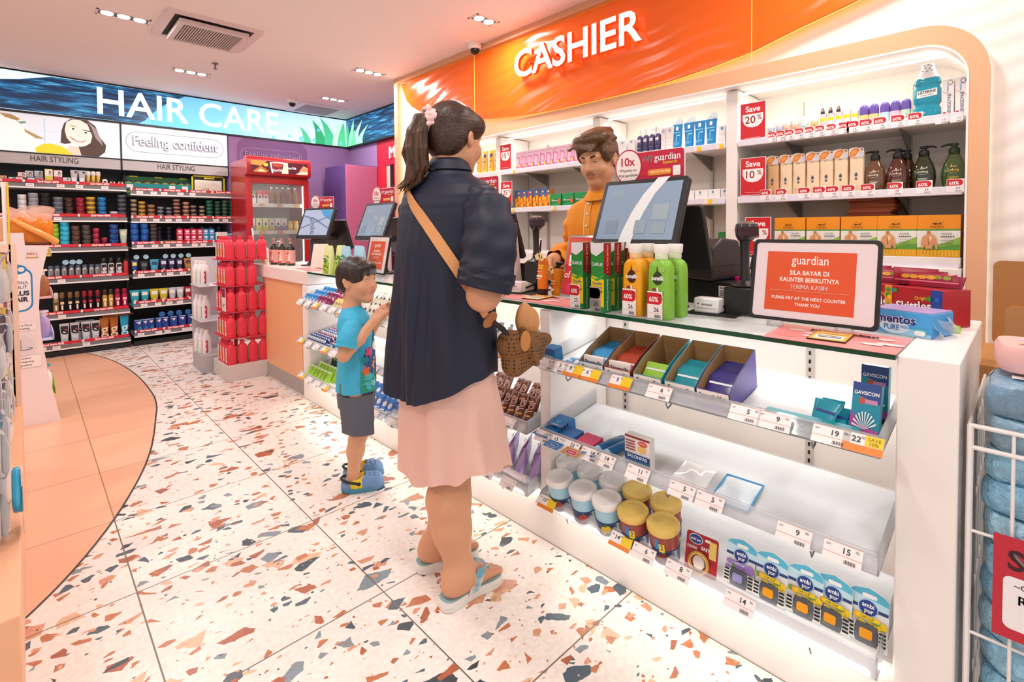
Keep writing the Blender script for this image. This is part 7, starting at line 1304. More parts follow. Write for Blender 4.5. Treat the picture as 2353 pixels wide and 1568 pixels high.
for i, (z, y, c, cc, lab) in enumerate(((.7815, .08, 'b0704a', 'f4efec', 'white capped brown pump bottle on the pink shelf of the curved stand'), (.5215, .09, 'b9a0d8', 'f0e8f4', 'lilac pouch bottle on the pale blue shelf of the curved stand'), (.1815, .08, 'eef0f0', '3aa8c8', 'white tub with teal top on the green shelf of the curved stand'), (.1015, .32, 'f0ece8', 'f4f0ee', 'white bottle low at the back of the curved stand'))):
    t = thing('care_bottle', lab, 'bottle', (.068, 4.22+y, z), 0)
    MB().stack([(.034, .03, 0, 3), (.036, .032, .006, 3), (.036, .032, .08, 3), (.030, .026, .11, 2.6), (.014, .014, .13, 2)], 20).build('body', mat(c, .3), t); MB().lathe([(.016, .128), (.017, .132), (.017, .15), (.030, .155), (.028, .165), (.001, .166)], 16).build('cap', mat(cc, .3), t)
t = thing('gift_hamper', 'clear wrapped orange gift hamper on top of the curved white stand', 'gift', (.03, 4.32, 1.105), .3)
MB().box(-.06, -.05, 0, .07, .06, .075).build('gift_box', mat('a8683c', .5), t, bev=.004); MB().ell((0, 0, .10), (.05, .04, .05), 14).build('orange_pouch', mat('e8782c', .5), t)
w_ = MB(); random.seed(8); A_ = [2*PI*i/48 for i in range(48)]
w_.loft([[(x*k+.004*math.sin(9*y*20+z*40), y*k+.004*math.sin(60*x+z*30), z+.012*math.sin(7*x*10)*(z > .1)) for x, y in ring(.098, .066, 48, 3.2)] for z, k in ((.012, .86), (.04, 1), (.10, 1.06), (.145, .98), (.165, .8), (.172, .4))])
w_.build('wrap', mat('ee8a1e', .2, alpha=.8), t)
w_ = MB(); w_.loft([[((.095+.10*(z-.14))*math.cos(a)*k, (.062+.06*(z-.14))*math.sin(a)*k, z+(z-.13)*.45*abs(math.sin(1.5*a+.6))) for a in A_] for z, k in ((.13, 1.02), (.16, 1.05), (.19, 1.12), (.205, 1.16))], False)
w_.build('film', mat('f4cdbb', .2, alpha=.55), t)
MB().tube([(-.10, -.05, .15), (-.04, -.085, .10), (.04, -.085, .05), (.10, -.06, .01)], [.012, .016, .018, .02], 8).build('ribbon', mat('f6a558', .3), t)
# ---- wire basket with blue packs, cartons and price board at the near end of the counter
K = thing('wire_basket', 'white wire basket stacked with blue packs at the near end of the counter', 'basket', (0, 0, 0))
wm = mat('f0ece9', .35)
XF, YA, YB, ZT = 1.40, .085, -.62, .765
w_ = MB()
for z in (ZT, ZT-.045, .545, .33, .12): w_.tube([(XF, YA, z), (XF, YB, z)], .0048 if z > .7 else .0032, 6).tube([(XF, YA, z), (1.90, YA, z)], .0032, 6)
for k in range(12): w_.tube([(XF, YA-.002-.064*k, .0 if k == 0 else .05), (XF, YA-.002-.064*k, ZT)], .0055 if k == 0 else .0032, 6)
for k in range(1, 7): w_.tube([(XF+.08*k, YA, .05), (XF+.08*k, YA, ZT)], .0032, 6)
w_.build('wire_frame', wm, K); MB().box(XF, YB, .045, 1.92, YA, .05).build('base', wm, K)
w_ = MB().tube([(XF-.006, .018, .535), (XF-.014, .012, .525), (XF-.012, .0, .51), (XF-.002, -.004, .525), (XF-.004, .008, .54)], .003, 6); w_.build('ring', mat('8a8684', .3, .8), K)
def crinkle(h):
    m = bpy.data.materials.new('crinkled_'+h); m.use_nodes = True; n, l, b = nodes(m); geo = n.new('ShaderNodeNewGeometry'); no = n.new('ShaderNodeTexNoise'); no.inputs['Scale'].default_value = 38; no.inputs['Detail'].default_value = 5; no.inputs['Distortion'].default_value = 2.
    bp = n.new('ShaderNodeBump'); bp.inputs['Strength'].default_value = .8; bp.inputs['Distance'].default_value = .022; l.new(geo.outputs['Position'], no.inputs['Vector']); l.new(no.outputs['Fac'], bp.inputs['Height']); l.new(bp.outputs[0], b.inputs['Normal'])
    b.inputs['Base Color'].default_value = (*lin(h), 1); b.inputs['Roughness'].default_value = .22; b.inputs['Coat Weight'].default_value = .6; return m
CRK = [crinkle(h) for h in ('98d0ee', 'a8d9f1', '8cc8ea')]; FILM = clear_plastic('pack_film', (.95, .98, 1), .08)
random.seed(14)
for c_ in range(3):
    z = .052
    for k in range(12 if c_ == 0 else 11):
        h = .068; y0 = .068-.235*c_; rz = random.uniform(-.03, .03)
        lab = f'sky blue pad pack, {ORD[k]} up in the basket {("stack beside the counter", "second stack", "third stack")[c_]}'
        o = thing('pad_pack', lab, 'pack', (XF+.115+random.uniform(-.008, .006), y0-.112, z), rz, 'blue packs in the wire basket')
        def pk_(u_, v_, z_, s_=1): return z_
        rings = []
        ph = random.uniform(0, 6)
        for zz, kx in ((.002, .93), (.012, 1.0), (.034, 1.02), (.056, 1.0), (.066, .94)):
            rings.append([(x*kx+.003*math.sin(9*y*10+ph+zz*60), y*kx+.003*math.sin(80*x+ph), zz+.003*math.sin(30*y+ph)) for x, y in ring(.103, .108, 40, 5)])
        MB().loft(rings).build('pads', CRK[k % 3], o)
        rings = [[(x*1.015, y*1.015, zz*1.01+.001*math.sin(50*x+70*y)) for x, y, zz in r] for r in rings]; k > 9 and MB().loft(rings, False).build('film', FILM, o)
        if k > 9: decal(o, 'label', [('r', -.07, -.02, .03, .01, 'f2f4f6'), ('r', -.05, .03, .06, .045, 'e8e46a'), ('r', -.055, -.008, .015, -.002, '8a98a4')], 0, M=Matrix.Translation((0, 0, .0695)) @ Matrix.Rotation(-PI/2, 4, 'Z') @ Matrix.Rotation(-PI/2, 4, 'X'))
        z += h*.98
t = thing('tissue_pack', 'pink printed soft pack lying on the blue packs', 'pack', (XF+.20, -.045, .862), .1)
MB().loft([[(x*k, y*k, z) for x, y in ring(.085, .10, 32, 5)] for z, k in ((0, .95), (.01, 1), (.045, 1), (.055, .95))]).build('pack', mat('f0b8b4', .35), t)
decal(t, 'print', [('e', -.03, .03, .03, .012, 'f6dcd8'), ('e', .01, -.01, .012, .01, 'd84a8a'), ('e', .05, -.02, .04, .012, 'f2e0a0'), ('e', -.05, -.03, .016, .008, 'e8906a'), ('e', .06, .04, .01, .006, '7a4a8a')], 0, M=Matrix.Translation((0, 0, .0556)) @ Matrix.Rotation(-PI/2, 4, 'Z') @ Matrix.Rotation(-PI/2, 4, 'X'))
t = thing('cardboard_box', 'open brown cardboard box behind the wire basket', 'box', (1.96, -.17, 0), 0)
b_ = MB(); b_.box(0, -.28, 0, .38, .28, .78).build('carton', mat('b9834c', .6), t, bev=.003)
MB().prism(rrect(-.28, .78, .22, .955, .02), -.002, .002, 'x').build('flap', mat('c08a55', .6), t, loc=(0, 0, 0)); MB().prism(rrect(-.28, .78, .26, 1.06, .02), .376, .38, 'x').build('flap', mat('b47f49', .6), t)
t = thing('price_board', 'red and white price board hanging on the wire basket', 'price sign', (XF-.012, -.075, .355), -PI/2)
MB().box(-.12, 0, 0, .12, .004, .205).build('board', mat('c3283a', .4), t)
decal(t, 'print', [('p', rrect(-.105, .022, .115, .128, .012), 'f4f0f2'), ('t', 'So', .055, -.072, .162, '3a0e16', .02), ('t', '~GDN FFP', .015, -.055, .112, '2a2428', .01, 0, .07), ('t', 'RM', .026, -.068, .085, '2a2428', .02, 0, .03)], -.0005)
# ================================================================ PEOPLE: smooth bodies grown from blended limbs
def sdf_mesh(name, prims, vox, mats, parent=None, lo=None, hi=None, tint=None, post=None, smooth=2, loc=None, rot=None, cuts=()):
    P = []
    for q in prims:
        if q[0] in 'cC': P += [np.array(q[1])-max(q[3], q[4]), np.array(q[1])+max(q[3], q[4]), np.array(q[2])-max(q[3], q[4]), np.array(q[2])+max(q[3], q[4])]
        elif q[0] == 'e': P += [np.array(q[1])-max(q[2]), np.array(q[1])+max(q[2])]
    P = np.array(P); lo = P.min(0)-3*vox if lo is None else np.array(lo); hi = P.max(0)+3*vox if hi is None else np.array(hi)
    n = np.ceil((hi-lo)/vox).astype(int)+1
    D = np.full(n, .3, np.float32)
    ax = [lo[i]+vox*np.arange(n[i], dtype=np.float32) for i in range(3)]
    for q in prims:
        kind, k = q[0], q[5] if q[0] in 'cC' else q[3]
        neg = kind == 'C' or (kind == 'e' and len(q) > 5 and q[5])
        if kind in 'cC': a, b = np.array(q[1], float), np.array(q[2], float); m = max(q[3], q[4])+max(k, .0)+4*vox+.004; bl, bh = np.minimum(a, b)-m, np.maximum(a, b)+m
        else: c, r = np.array(q[1], float), np.array(q[2], float); m = k+4*vox+.004; bl, bh = c-r.max()-m, c+r.max()+m
        i0 = np.clip(np.floor((bl-lo)/vox).astype(int), 0, n); i1 = np.clip(np.ceil((bh-lo)/vox).astype(int)+1, 0, n)
        if (i1 <= i0).any(): continue
        X, Y, Z = np.meshgrid(*[ax[i][i0[i]:i1[i]] for i in range(3)], indexing='ij')
        if kind in 'cC':
            ab = b-a; L2 = max(float(ab@ab), 1e-12); t = np.clip(((X-a[0])*ab[0]+(Y-a[1])*ab[1]+(Z-a[2])*ab[2])/L2, 0, 1)
            d = np.sqrt((X-a[0]-t*ab[0])**2+(Y-a[1]-t*ab[1])**2+(Z-a[2]-t*ab[2])**2)-(q[3]+(q[4]-q[3])*t)
        else:
            x, y, z = X-c[0], Y-c[1], Z-c[2]
            if len(q) > 4 and q[4] is not None: M = np.array(q[4].to_3x3().transposed() if hasattr(q[4], 'to_3x3') else q[4]); x, y, z = (M[i][0]*x+M[i][1]*y+M[i][2]*z for i in range(3))
            k0 = np.sqrt((x/r[0])**2+(y/r[1])**2+(z/r[2])**2); k1 = np.sqrt((x/r[0]**2)**2+(y/r[1]**2)**2+(z/r[2]**2)**2); d = k0*(k0-1)/np.maximum(k1, 1e-6)
        s = D[i0[0]:i1[0], i0[1]:i1[1], i0[2]:i1[2]]
        if neg: d = -d; h = np.maximum(k-np.abs(s-d), 0)/max(k, 1e-6); s[...] = np.maximum(s, d)+h*h*k/4
        else: h = np.maximum(k-np.abs(s-d), 0)/max(k, 1e-6); s[...] = np.minimum(s, d)-h*h*k/4
    if post or cuts:
        X, Y, Z = np.meshgrid(*ax, indexing='ij')
        if post: D = post(X, Y, Z, D).astype(np.float32)
        for nv, off in cuts: D = np.maximum(D, (nv[0]*X+nv[1]*Y+nv[2]*Z-off).astype(np.float32))
    D[0], D[-1], D[:, 0], D[:, -1], D[:, :, 0], D[:, :, -1] = (.1,)*6
    S = D < 0
    cs = np.zeros(np.array(n)-1, np.uint8)
    for i in (0, 1):
        for j in (0, 1):
            for l in (0, 1): cs += S[i:n[0]-1+i, j:n[1]-1+j, l:n[2]-1+l]
    A = np.argwhere((cs > 0) & (cs < 8)); idx = np.full(np.array(n)-1, -1, np.int64); idx[tuple(A.T)] = np.arange(len(A))
    acc = np.zeros((len(A), 3)); cnt = np.zeros(len(A))
    corners = [(i, j, l) for i in (0, 1) for j in (0, 1) for l in (0, 1)]
    for e0 in corners:
        for axn in range(3):
            if e0[axn]: continue
            e1 = list(e0); e1[axn] = 1
            v0 = D[tuple((A+e0).T)].astype(float); v1 = D[tuple((A+e1).T)].astype(float); m = (v0 < 0) != (v1 < 0)
            t = v0/(v0-v1+1e-12); p = np.repeat(np.array([e0], float), len(A), 0); p[:, axn] += t
            acc[m] += p[m]; cnt[m] += 1
    V = lo+(A+acc/cnt[:, None])*vox
    F = []
    for axn in range(3):
        s0 = [slice(None)]*3; s1 = [slice(None)]*3; s0[axn] = slice(0, -1); s1[axn] = slice(1, None)
        E = np.argwhere(S[tuple(s0)] != S[tuple(s1)]); u, w = [(1, 2), (2, 0), (0, 1)][axn]
        E = E[(E[:, u] > 0) & (E[:, w] > 0) & (E[:, u] < n[u]-1) & (E[:, w] < n[w]-1)]
        du = np.zeros(3, int); dw = np.zeros(3, int); du[u] = 1; dw[w] = 1
        q = np.stack([idx[tuple((E-du-dw).T)], idx[tuple((E-dw).T)], idx[tuple(E.T)], idx[tuple((E-du).T)]], 1)
        flip = ~S[tuple(E.T)]; q[flip] = q[flip][:, ::-1]; F.append(q)
    F = np.concatenate(F); F = F[(F >= 0).all(1)]
    for _ in range(smooth):                                    # one light relaxation along the faces
        sm = np.zeros_like(V); c = np.zeros(len(V))
        for a, b in ((0, 1), (1, 2), (2, 3), (3, 0)):
            np.add.at(sm, F[:, a], V[F[:, b]]); np.add.at(c, F[:, a], 1); np.add.at(sm, F[:, b], V[F[:, a]]); np.add.at(c, F[:, b], 1)
        V = V*.5+.5*sm/np.maximum(c, 1)[:, None]
    me = bpy.data.meshes.new(name); me.from_pydata(V.tolist(), [], F.tolist())
    me.polygons.foreach_set('use_smooth', [True]*len(F))
    for m in (mats if isinstance(mats, (list, tuple)) else [mats]): me.materials.append(m)
    if tint is not None:
        col = np.ones((len(V), 4), np.float32); col[:, :3] = tint(V)
        at = me.color_attributes.new('tint', 'FLOAT_COLOR', 'POINT'); at.data.foreach_set('color', col.ravel())
    me.update(); o = bpy.data.objects.new(name, me); COL.objects.link(o)
    if parent: o.parent = parent
    if loc: o.location = loc
    if rot: o.rotation_euler = rot
    return o
def skin(name, sss=.12):
    m = bpy.data.materials.new(name); m.use_nodes = True; n, l, b = nodes(m)
    a = n.new('ShaderNodeVertexColor'); a.layer_name = 'tint'; l.new(a.outputs[0], b.inputs['Base Color']); b.inputs['Roughness'].default_value = .48
    b.inputs['Subsurface Weight'].default_value = sss; b.inputs['Subsurface Radius'].default_value = (.012, .005, .003); b.inputs['Subsurface Scale'].default_value = .5
    return m
def hair_mat(name, c1, c2, scale=(90, 90, 6), rough=.38):
    m = bpy.data.materials.new(name); m.use_nodes = True; n, l, b = nodes(m)
    tc = n.new('ShaderNodeTexCoord'); mp = n.new('ShaderNodeMapping'); mp.inputs['Scale'].default_value = scale
    no = n.new('ShaderNodeTexNoise'); no.inputs['Scale'].default_value = 1; no.inputs['Detail'].default_value = 4
    r = n.new('ShaderNodeValToRGB'); r.color_ramp.elements[0].position = .35; r.color_ramp.elements[1].position = .72; r.color_ramp.elements[0].color = (*lin(c1), 1); r.color_ramp.elements[1].color = (*lin(c2), 1)
    bp = n.new('ShaderNodeBump'); bp.inputs['Strength'].default_value = .5; bp.inputs['Distance'].default_value = .004
    l.new(tc.outputs['Object'], mp.inputs[0]); l.new(mp.outputs[0], no.inputs['Vector']); l.new(no.outputs['Fac'], r.inputs[0]); l.new(r.outputs[0], b.inputs['Base Color']); l.new(no.outputs['Fac'], bp.inputs['Height']); l.new(bp.outputs[0], b.inputs['Normal']); b.inputs['Roughness'].default_value = rough
    return m
def xf(prims, M, s=1.0):                                     # carry prims through a transform
    o = []
    for q in prims:
        q = list(q)
        if q[0] in 'cC': q[1], q[2] = tuple(M @ (Vector(q[1])*s)), tuple(M @ (Vector(q[2])*s)); q[3] *= s; q[4] *= s; q[5] *= s
        else:
            q[1] = tuple(M @ (Vector(q[1])*s)); q[2] = tuple(v*s for v in q[2]); q[3] *= s
            rot = M.to_3x3(); q += [None]*(6-len(q)); q[4] = rot @ q[4] if q[4] is not None else rot
        o.append(tuple(q))
    return o
def head_prims(child=0):
    """head facing -y, centre of the skull at the origin, adult chin about .118 below"""
    ck = .010 if child else 0
    return [('e', (0, .014, .032), (.076+ck*.3, .095, .087), .02), ('e', (0, -.022, -.036), (.060+ck*.5, .069, .078), .03), ('c', (0, -.052, -.094), (0, -.060, -.096), .022, .020, .025),
        ('c', (-.046, .002, -.060), (-.016, -.055, -.098), .020, .014, .03), ('c', (.046, .002, -.060), (.016, -.055, -.098), .020, .014, .03),
        ('e', (-.036, -.060, -.034), (.026+ck, .024, .026), .03), ('e', (.036, -.060, -.034), (.026+ck, .024, .026), .03),
        ('c', (-.046, -.070, .024), (-.016, -.082, .020), .010, .009, .02), ('c', (.046, -.070, .024), (.016, -.082, .020), .010, .009, .02),
        ('e', (-.031, -.096, .004), (.016, .012, .010), .012, None, 1), ('e', (.031, -.096, .004), (.016, .012, .010), .012, None, 1),
        ('e', (-.031, -.073, .004), (.0135, .0125, .0115), .006), ('e', (.031, -.073, .004), (.0135, .0125, .0115), .006),
        ('c', (0, -.083, .010), (0, -.101-.0*ck, -.028), .0075, .0105-ck*.1, .014), ('c', (-.011, -.093, -.032), (.011, -.093, -.032), .0085, .0085, .008),
        ('c', (-.019, -.084, -.0565), (.019, -.084, -.0565), .0055, .0055, .010), ('c', (-.015, -.083, -.067), (.015, -.083, -.067), .0065, .0065, .010), ('C', (-.020, -.0925, -.0618), (.020, -.0925, -.0618), .0012, .0012, .004),
        ('e', (-.079, .014, -.006), (.0085, .018, .030), .008, Matrix.Rotation(.25, 3, 'Z') @ Matrix.Rotation(-.15, 3, 'X')), ('e', (.079, .014, -.006), (.0085, .018, .030), .008, Matrix.Rotation(-.25, 3, 'Z') @ Matrix.Rotation(-.15, 3, 'X')),
        ('e', (-.088, .010, -.004), (.006, .010, .017), .004, None, 1), ('e', (.088, .010, -.004), (.006, .010, .017), .004, None, 1)]
def face_parts(parent, M, s, gaze=(0, 0), open_=.42, drop=0., brow='2a1c14', brow_w=.0032):
    """eyes with iris and lash line, and eyebrows, on a head carried by M"""
    for sx in (-1, 1):
        b = MB(); c = Vector((sx*.031, -.073, .004)); nu, nv = 22, 10
        def pt(u, v, r=.0136):
            a = (u-.5)*2*.98; w = max(0, 1-((u-.5)*2)**2)**.62; bb = drop+(v-.5)*2*open_*w+.10*sx*(u-.5)*0+.05*math.cos((u-.5)*3)
            return M @ ((c+Vector((r*math.sin(a)*math.cos(bb), -r*.93*math.cos(a)*math.cos(bb), r*.86*math.sin(bb))))*s)
        b.grid(lambda u, v: tuple(pt(u, v)), nu, nv, 0)
        for i, f in enumerate(b.f):
            u = (i % nu+.5)/nu; v = (i//nu+.5)/nv; a = (u-.5)*2*.98-gaze[0]; w = max(0, 1-((u-.5)*2)**2)**.62; e = (v-.5)*2*open_*w-gaze[1]
            d = math.hypot(a, e); b.m[i] = 2 if d < .17 else 1 if d < .40 else 0
        b.cur = 3; b.tube([tuple(pt(u/16, 1, .0141)) for u in range(17)], [s*(.0004+.0010*math.sin(PI*u/16)) for u in range(17)], 6)
        b.build('eye', [mat('ece4de', .2), mat('2c1810', .1), mat('0c0808', .08), mat('1c1210', .5)], parent)
        e = MB(); e.tube([tuple(M @ (Vector((sx*x, y, z))*s)) for x, y, z in ((.012, -.0905, .0215), (.022, -.0905, .0265), (.034, -.085, .0285), (.046, -.074, .025))], [s*brow_w*k for k in (.8, 1.1, 1., .35)], 6); e.build('eyebrow', mat(brow, .7), parent)
def hand_prims(W, D, N, s=1.0, curl=.5, side=1):
    """hand from wrist W pointing along D, palm facing N; side +1 puts the thumb on the cross(D,N) side"""
    W, D, N = Vector(W), Vector(D).normalized(), Vector(N).normalized(); S = D.cross(N).normalized()*side; N = S.cross(D).normalized()*side if False else N
    p = lambda d, a, n: tuple(W+(D*d+S*a+N*n)*s)
    o = [('c', p(-.01, 0, 0), p(.02, 0, 0), .026*s, .027*s, .015)]
    for k, a in enumerate((.029, .010, -.009, -.027)): o.append(('c', p(.01, a*.7, 0), p(.082, a, .002), .0135*s, .0115*s, .010))
    for k, (a, L) in enumerate(((.031, .072), (.0105, .080), (-.010, .074), (-.030, .058))):
        q = Vector(p(.082, a, .002)); d = D.copy(); seg = (L*.46, L*.30, L*.26); r = (.0088, .0080, .0072, .0066)
        for j in range(3):
            ang = curl*(.9+.12*k)*(.75 if j == 0 else 1.05); d = (Matrix.Rotation(0, 3, 'X') @ d); d = (d*math.cos(ang)+N*math.sin(ang)).normalized() if j == 0 else (d*math.cos(ang)+(N-d*d.dot(N)).normalized()*math.sin(ang)).normalized()
            e = q+d*seg[j]*s; o.append(('c', tuple(q), tuple(e), r[j]*s, r[j+1]*s, .003)); q = e
    t0 = Vector(p(.022, .024, .006)); t1 = Vector(p(.050, .046, .018)); t2 = Vector(p(.076, .050, .034)); t3 = Vector(p(.094, .044, .046))
    o += [('c', tuple(t0), tuple(t1), .0125*s, .0105*s, .008), ('c', tuple(t1), tuple(t2), .0102*s, .0092*s, .003), ('c', tuple(t2), tuple(t3), .0092*s, .0075*s, .003)]
    return o
def limb(*pts, k=.02): return [('c', a[:3], b[:3], a[3], b[3], k) for a, b in zip(pts, pts[1:])]
def tinted(base, spots):
    base = np.array(lin(base))
    def f(V):
        c = np.repeat(base[None], len(V), 0)
        for a, b, r, hexc, w in spots:
            a, b = np.array(a), np.array(b); ab = b-a; t = np.clip(((V-a)@ab)/max(ab@ab, 1e-9), 0, 1); d = np.linalg.norm(V-a-t[:, None]*ab, axis=1)
            k = np.clip(1.5-d/r, 0, 1)[:, None]*w; c = c*(1-k)+np.array(lin(hexc))*k
        return c
    return f
def lips(M, s, up='b0655a', w=.75, r=.0062):
    q = lambda *v: tuple(M @ (Vector(v)*s))
    return [(q(-.017, -.089, -.0575), q(.017, -.089, -.0575), r*s, up, w), (q(-.013, -.089, -.0665), q(.013, -.089, -.0665), r*s, up, w)]
def cloth(hexc, rough=.8, bump=.15, scale=500):
    m = bpy.data.materials.new('cloth_'+hexc); m.use_nodes = True; n, l, b = nodes(m)
    b.inputs['Base Color'].default_value = (*lin(hexc), 1); b.inputs['Roughness'].default_value = rough; 
    no = n.new('ShaderNodeTexNoise'); no.inputs['Scale'].default_value = scale; bp = n.new('ShaderNodeBump'); bp.inputs['Strength'].default_value = bump; bp.inputs['Distance'].default_value = .002
    tc = n.new('ShaderNodeTexCoord'); l.new(tc.outputs['Object'], no.inputs['Vector']); l.new(no.outputs['Fac'], bp.inputs['Height']); l.new(bp.outputs[0], b.inputs['Normal'])
    return m
def garment(secs, n=96, fold=None, e=2.2, steps=44, zfn=None):
    """rings of (z, half width, half depth, cx, cy) interpolated smoothly, fold(theta, s, z) pushes outward; returns ring points"""
    S = np.array(secs, float); t = np.linspace(0, 1, len(S)); out = []
    for i in range(steps+1):
        u = i/steps; k = min(int(u*(len(S)-1)), len(S)-2); f = u*(len(S)-1)-k; f = f*f*(3-2*f)*.5+f*.5
        z, a, b, cx, cy = S[k]*(1-f)+S[k+1]*f; r = []
        for j in range(n):
            th = 2*PI*j/n; c, s_ = math.cos(th), math.sin(th); d = fold(th, u, z) if fold else 0
            x = (a+d)*math.copysign(abs(c)**(2/e), c); y = (b+d)*math.copysign(abs(s_)**(2/e), s_)
            r.append((x+cx, y+cy, zfn(th, u, z) if zfn else z))
        out.append(r)
    return out
def sleeve(path, radii, n=36, steps=26, fold=.004, seed=0, flat=1.0):
    P = [Vector(p) for p in path]; rings = []; up = Vector((0, 1, 0)); N = len(P)-1
    for i in range(steps+1):
        u = i/steps*N; k = min(int(u), N-1); f = u-k
        a, b, c, d = P[max(k-1, 0)], P[k], P[k+1], P[min(k+2, N)]
        q = .5*((2*b)+(c-a)*f+(2*a-5*b+4*c-d)*f*f+(3*b-a-3*c+d)*f**3); tq = ((c-a)*(1-f)+(d-b)*f).normalized(); r = radii[k]*(1-f)+radii[k+1]*f
        x = tq.cross(up).normalized(); y = x.cross(tq).normalized()
        rings.append([tuple(q+(x*math.cos(2*PI*j/n)*flat+y*math.sin(2*PI*j/n))*(r+fold*math.sin(5*2*PI*j/n+seed+4*u)*math.sin(3.1*u+seed)+fold*.6*math.sin(9*u+2*math.cos(2*PI*j/n)))) for j in range(n)])
    return rings
# ---------------------------------------------------------------- the woman at the counter
WM = thing('woman', 'woman seen from behind in a navy blouse and pale pink skirt, at the counter', 'person', (1.03, 1.34, 0), R(93))
HM = Matrix.Translation((0, -.012, 1.476)) @ Matrix.Rotation(R(8), 4, 'Z') @ Matrix.Rotation(R(6), 4, 'X')
B = []
B += xf(head_prims(), HM, .93)
B += limb((0, .022, 1.43, .052), (0, .03, 1.33, .058), (0, .02, 1.27, .09), k=.04)
B += [('e', (0, .015, 1.18), (.165, .115, .16), .05), ('e', (0, .01, .98), (.15, .12, .16), .08), ('e', (.01, .03, .82), (.135, .105, .12), .06)]
B += limb((-.060, .025, .80, .078), (-.045, .04, .60, .066), (-.034, .045, .43, .061), (-.045, .075, .31, .067), (-.055, .072, .22, .059), (-.080, .062, .09, .041), (-.082, .062, .06, .042), k=.03)
B += limb((.062, .025, .80, .078), (.068, -.005, .60, .066), (.062, -.045, .43, .060), (.066, -.020, .30, .066), (.075, -.010, .22, .057), (.094, .012, .09, .041), (.098, .02, .06, .042), k=.03)
def foot(hx, hy, tx, ty):                            # heel and toe on the sole, z .03
    h, t = Vector((hx, hy, .03)), Vector((tx, ty, .03)); d = (t-h).normalized(); s = Vector((d.y, -d.x, 0)); L = (t-h).length; q = lambda a, b, z: tuple(h+d*a*L+s*b+Vector((0, 0, z)))
    o = [('c', q(.14, 0, .028), q(.26, 0, .05), .031, .034, .02), ('c', q(.2, 0, .045), q(.62, .004, .028), .034, .026, .03), ('c', q(.5, -.012, .018), q(.74, -.018, .014), .022, .018, .02), ('c', q(.5, .014, .018), q(.76, .014, .014), .020, .018, .02)]
    for b, a, r in ((.026, .95, .0125), (.008, .955, .009), (-.008, .925, .0085), (-.022, .885, .008), (-.034, .84, .0078)): o.append(('c', q(.74, b*.8, .014), q(a, b, .011), r*1.05, r, .006))
    return o
FR = (-.082, .130, -.100, -.086); FL = (.118, .075, .052, -.128)
B += foot(*FR)+foot(*FL)
B += limb((-.15, .02, 1.235, .045), (-.215, .055, 1.10, .052), (-.215, .075, .985, .047), k=.03)+limb((-.215, .075, .985, .047), (-.14, -.04, .985, .040), (-.055, -.13, 1.0, .030), k=.02)
B += limb((.15, .015, 1.235, .045), (.20, -.05, 1.10, .050), (.19, -.10, .985, .044), k=.03)+limb((.19, -.10, .985, .044), (.13, -.08, .99, .038), (.06, -.16, 1.0, .029), k=.02)
B += hand_prims((-.055, -.13, 1.0), (.75, -.62, .1), (.3, .2, .8), .92, .5, 1)+hand_prims((.06, -.16, 1.0), (-.6, -.75, .1), (0, .2, .9), .92, .5, -1)
sk = skin('skin_warm')
sdf_mesh('body', B, .0034, sk, WM, tint=tinted('d69b78', lips(HM, .93)+[((-.1, .06, .03), (-.1, -.1, .035), .05, 'd8957a', .5)]), smooth=2)
face_parts(WM, HM, .93)
# hair: cap, swept sides, ponytail and scrunchie
Hh = [('e', (0, .022, .040), (.086, .103, .090), .01), ('e', (0, .06, -.02), (.074, .055, .062), .03), ('e', (-.05, -.028, .052), (.036, .052, .042), .02), ('e', (.05, -.028, .052), (.036, .052, .042), .02), ('e', (0, -.130, -.035), (.078, .075, .088), .008, None, 1), ('e', (-.092, .0, -.028), (.030, .032, .045), .006, None, 1), ('e', (.092, .0, -.028), (.030, .032, .045), .006, None, 1)]
hairm = hair_mat('brown_hair', '20130d', '4e3020', (230, 9, 170))
sdf_mesh('hair', xf(Hh, HM, .95), .0032, hairm, WM, smooth=2, post=lambda X, Y, Z, D: D+.0016*np.sin(75*X+60*(Z-1.45)+25*Y)*np.sin(40*Y+11*Z))
random.seed(2); PT = []
base = [Vector(p) for p in ((.008, .078, 1.530), (.018, .118, 1.528), (.026, .132, 1.485), (.026, .130, 1.43), (.030, .128, 1.375), (.044, .135, 1.338), (.070, .150, 1.318))]
for k in range(34):
    a = random.uniform(0, 2*PI); sp = random.uniform(.3, 1); off = Vector((math.cos(a), math.sin(a)*.8, 0)); prev = None
    end = random.choice((5, 6, 6, 6)); curl = random.uniform(-1, 1)
    for i in range(end+1):
        w = (.004, .020, .034, .038, .036, .034, .034)[i]*sp; p = base[i]+off*w+Vector((.014*curl*math.sin(i*1.9+k), .012*curl*math.cos(i*1.5+k), random.uniform(-.008, .008)-.02*(i == 6)*random.random()))
        if prev is not None: PT.append(('c', tuple(prev), tuple(p), (.009, .010, .0095, .0085, .007, .005, .002)[i-1], (.009, .010, .0095, .0085, .007, .005, .002)[i], .003))
        prev = p
sdf_mesh('ponytail', PT, .003, hair_mat('brown_ponytail', '24150d', '6b4426', (110, 110, 9)), WM, smooth=1)
SCR = []; ctr = Vector((.012, .096, 1.530)); axd = Vector((.25, .9, .1)).normalized(); u1 = axd.cross(Vector((0, 0, 1))).normalized(); u2 = axd.cross(u1)
for k in range(40):
    a = 2*PI*k/40; rr = .030+.007*math.sin(8*a); p = ctr+(u1*math.cos(a)+u2*math.sin(a))*rr+axd*.012*math.sin(11*a)
    SCR.append(('e', tuple(p), (.0105+.003*math.sin(7*a), .010, .0105+.003*math.cos(6*a)), .002))
sdf_mesh('scrunchie', SCR, .003, cloth('efc6c2', .7, .1, 200), WM, smooth=1)
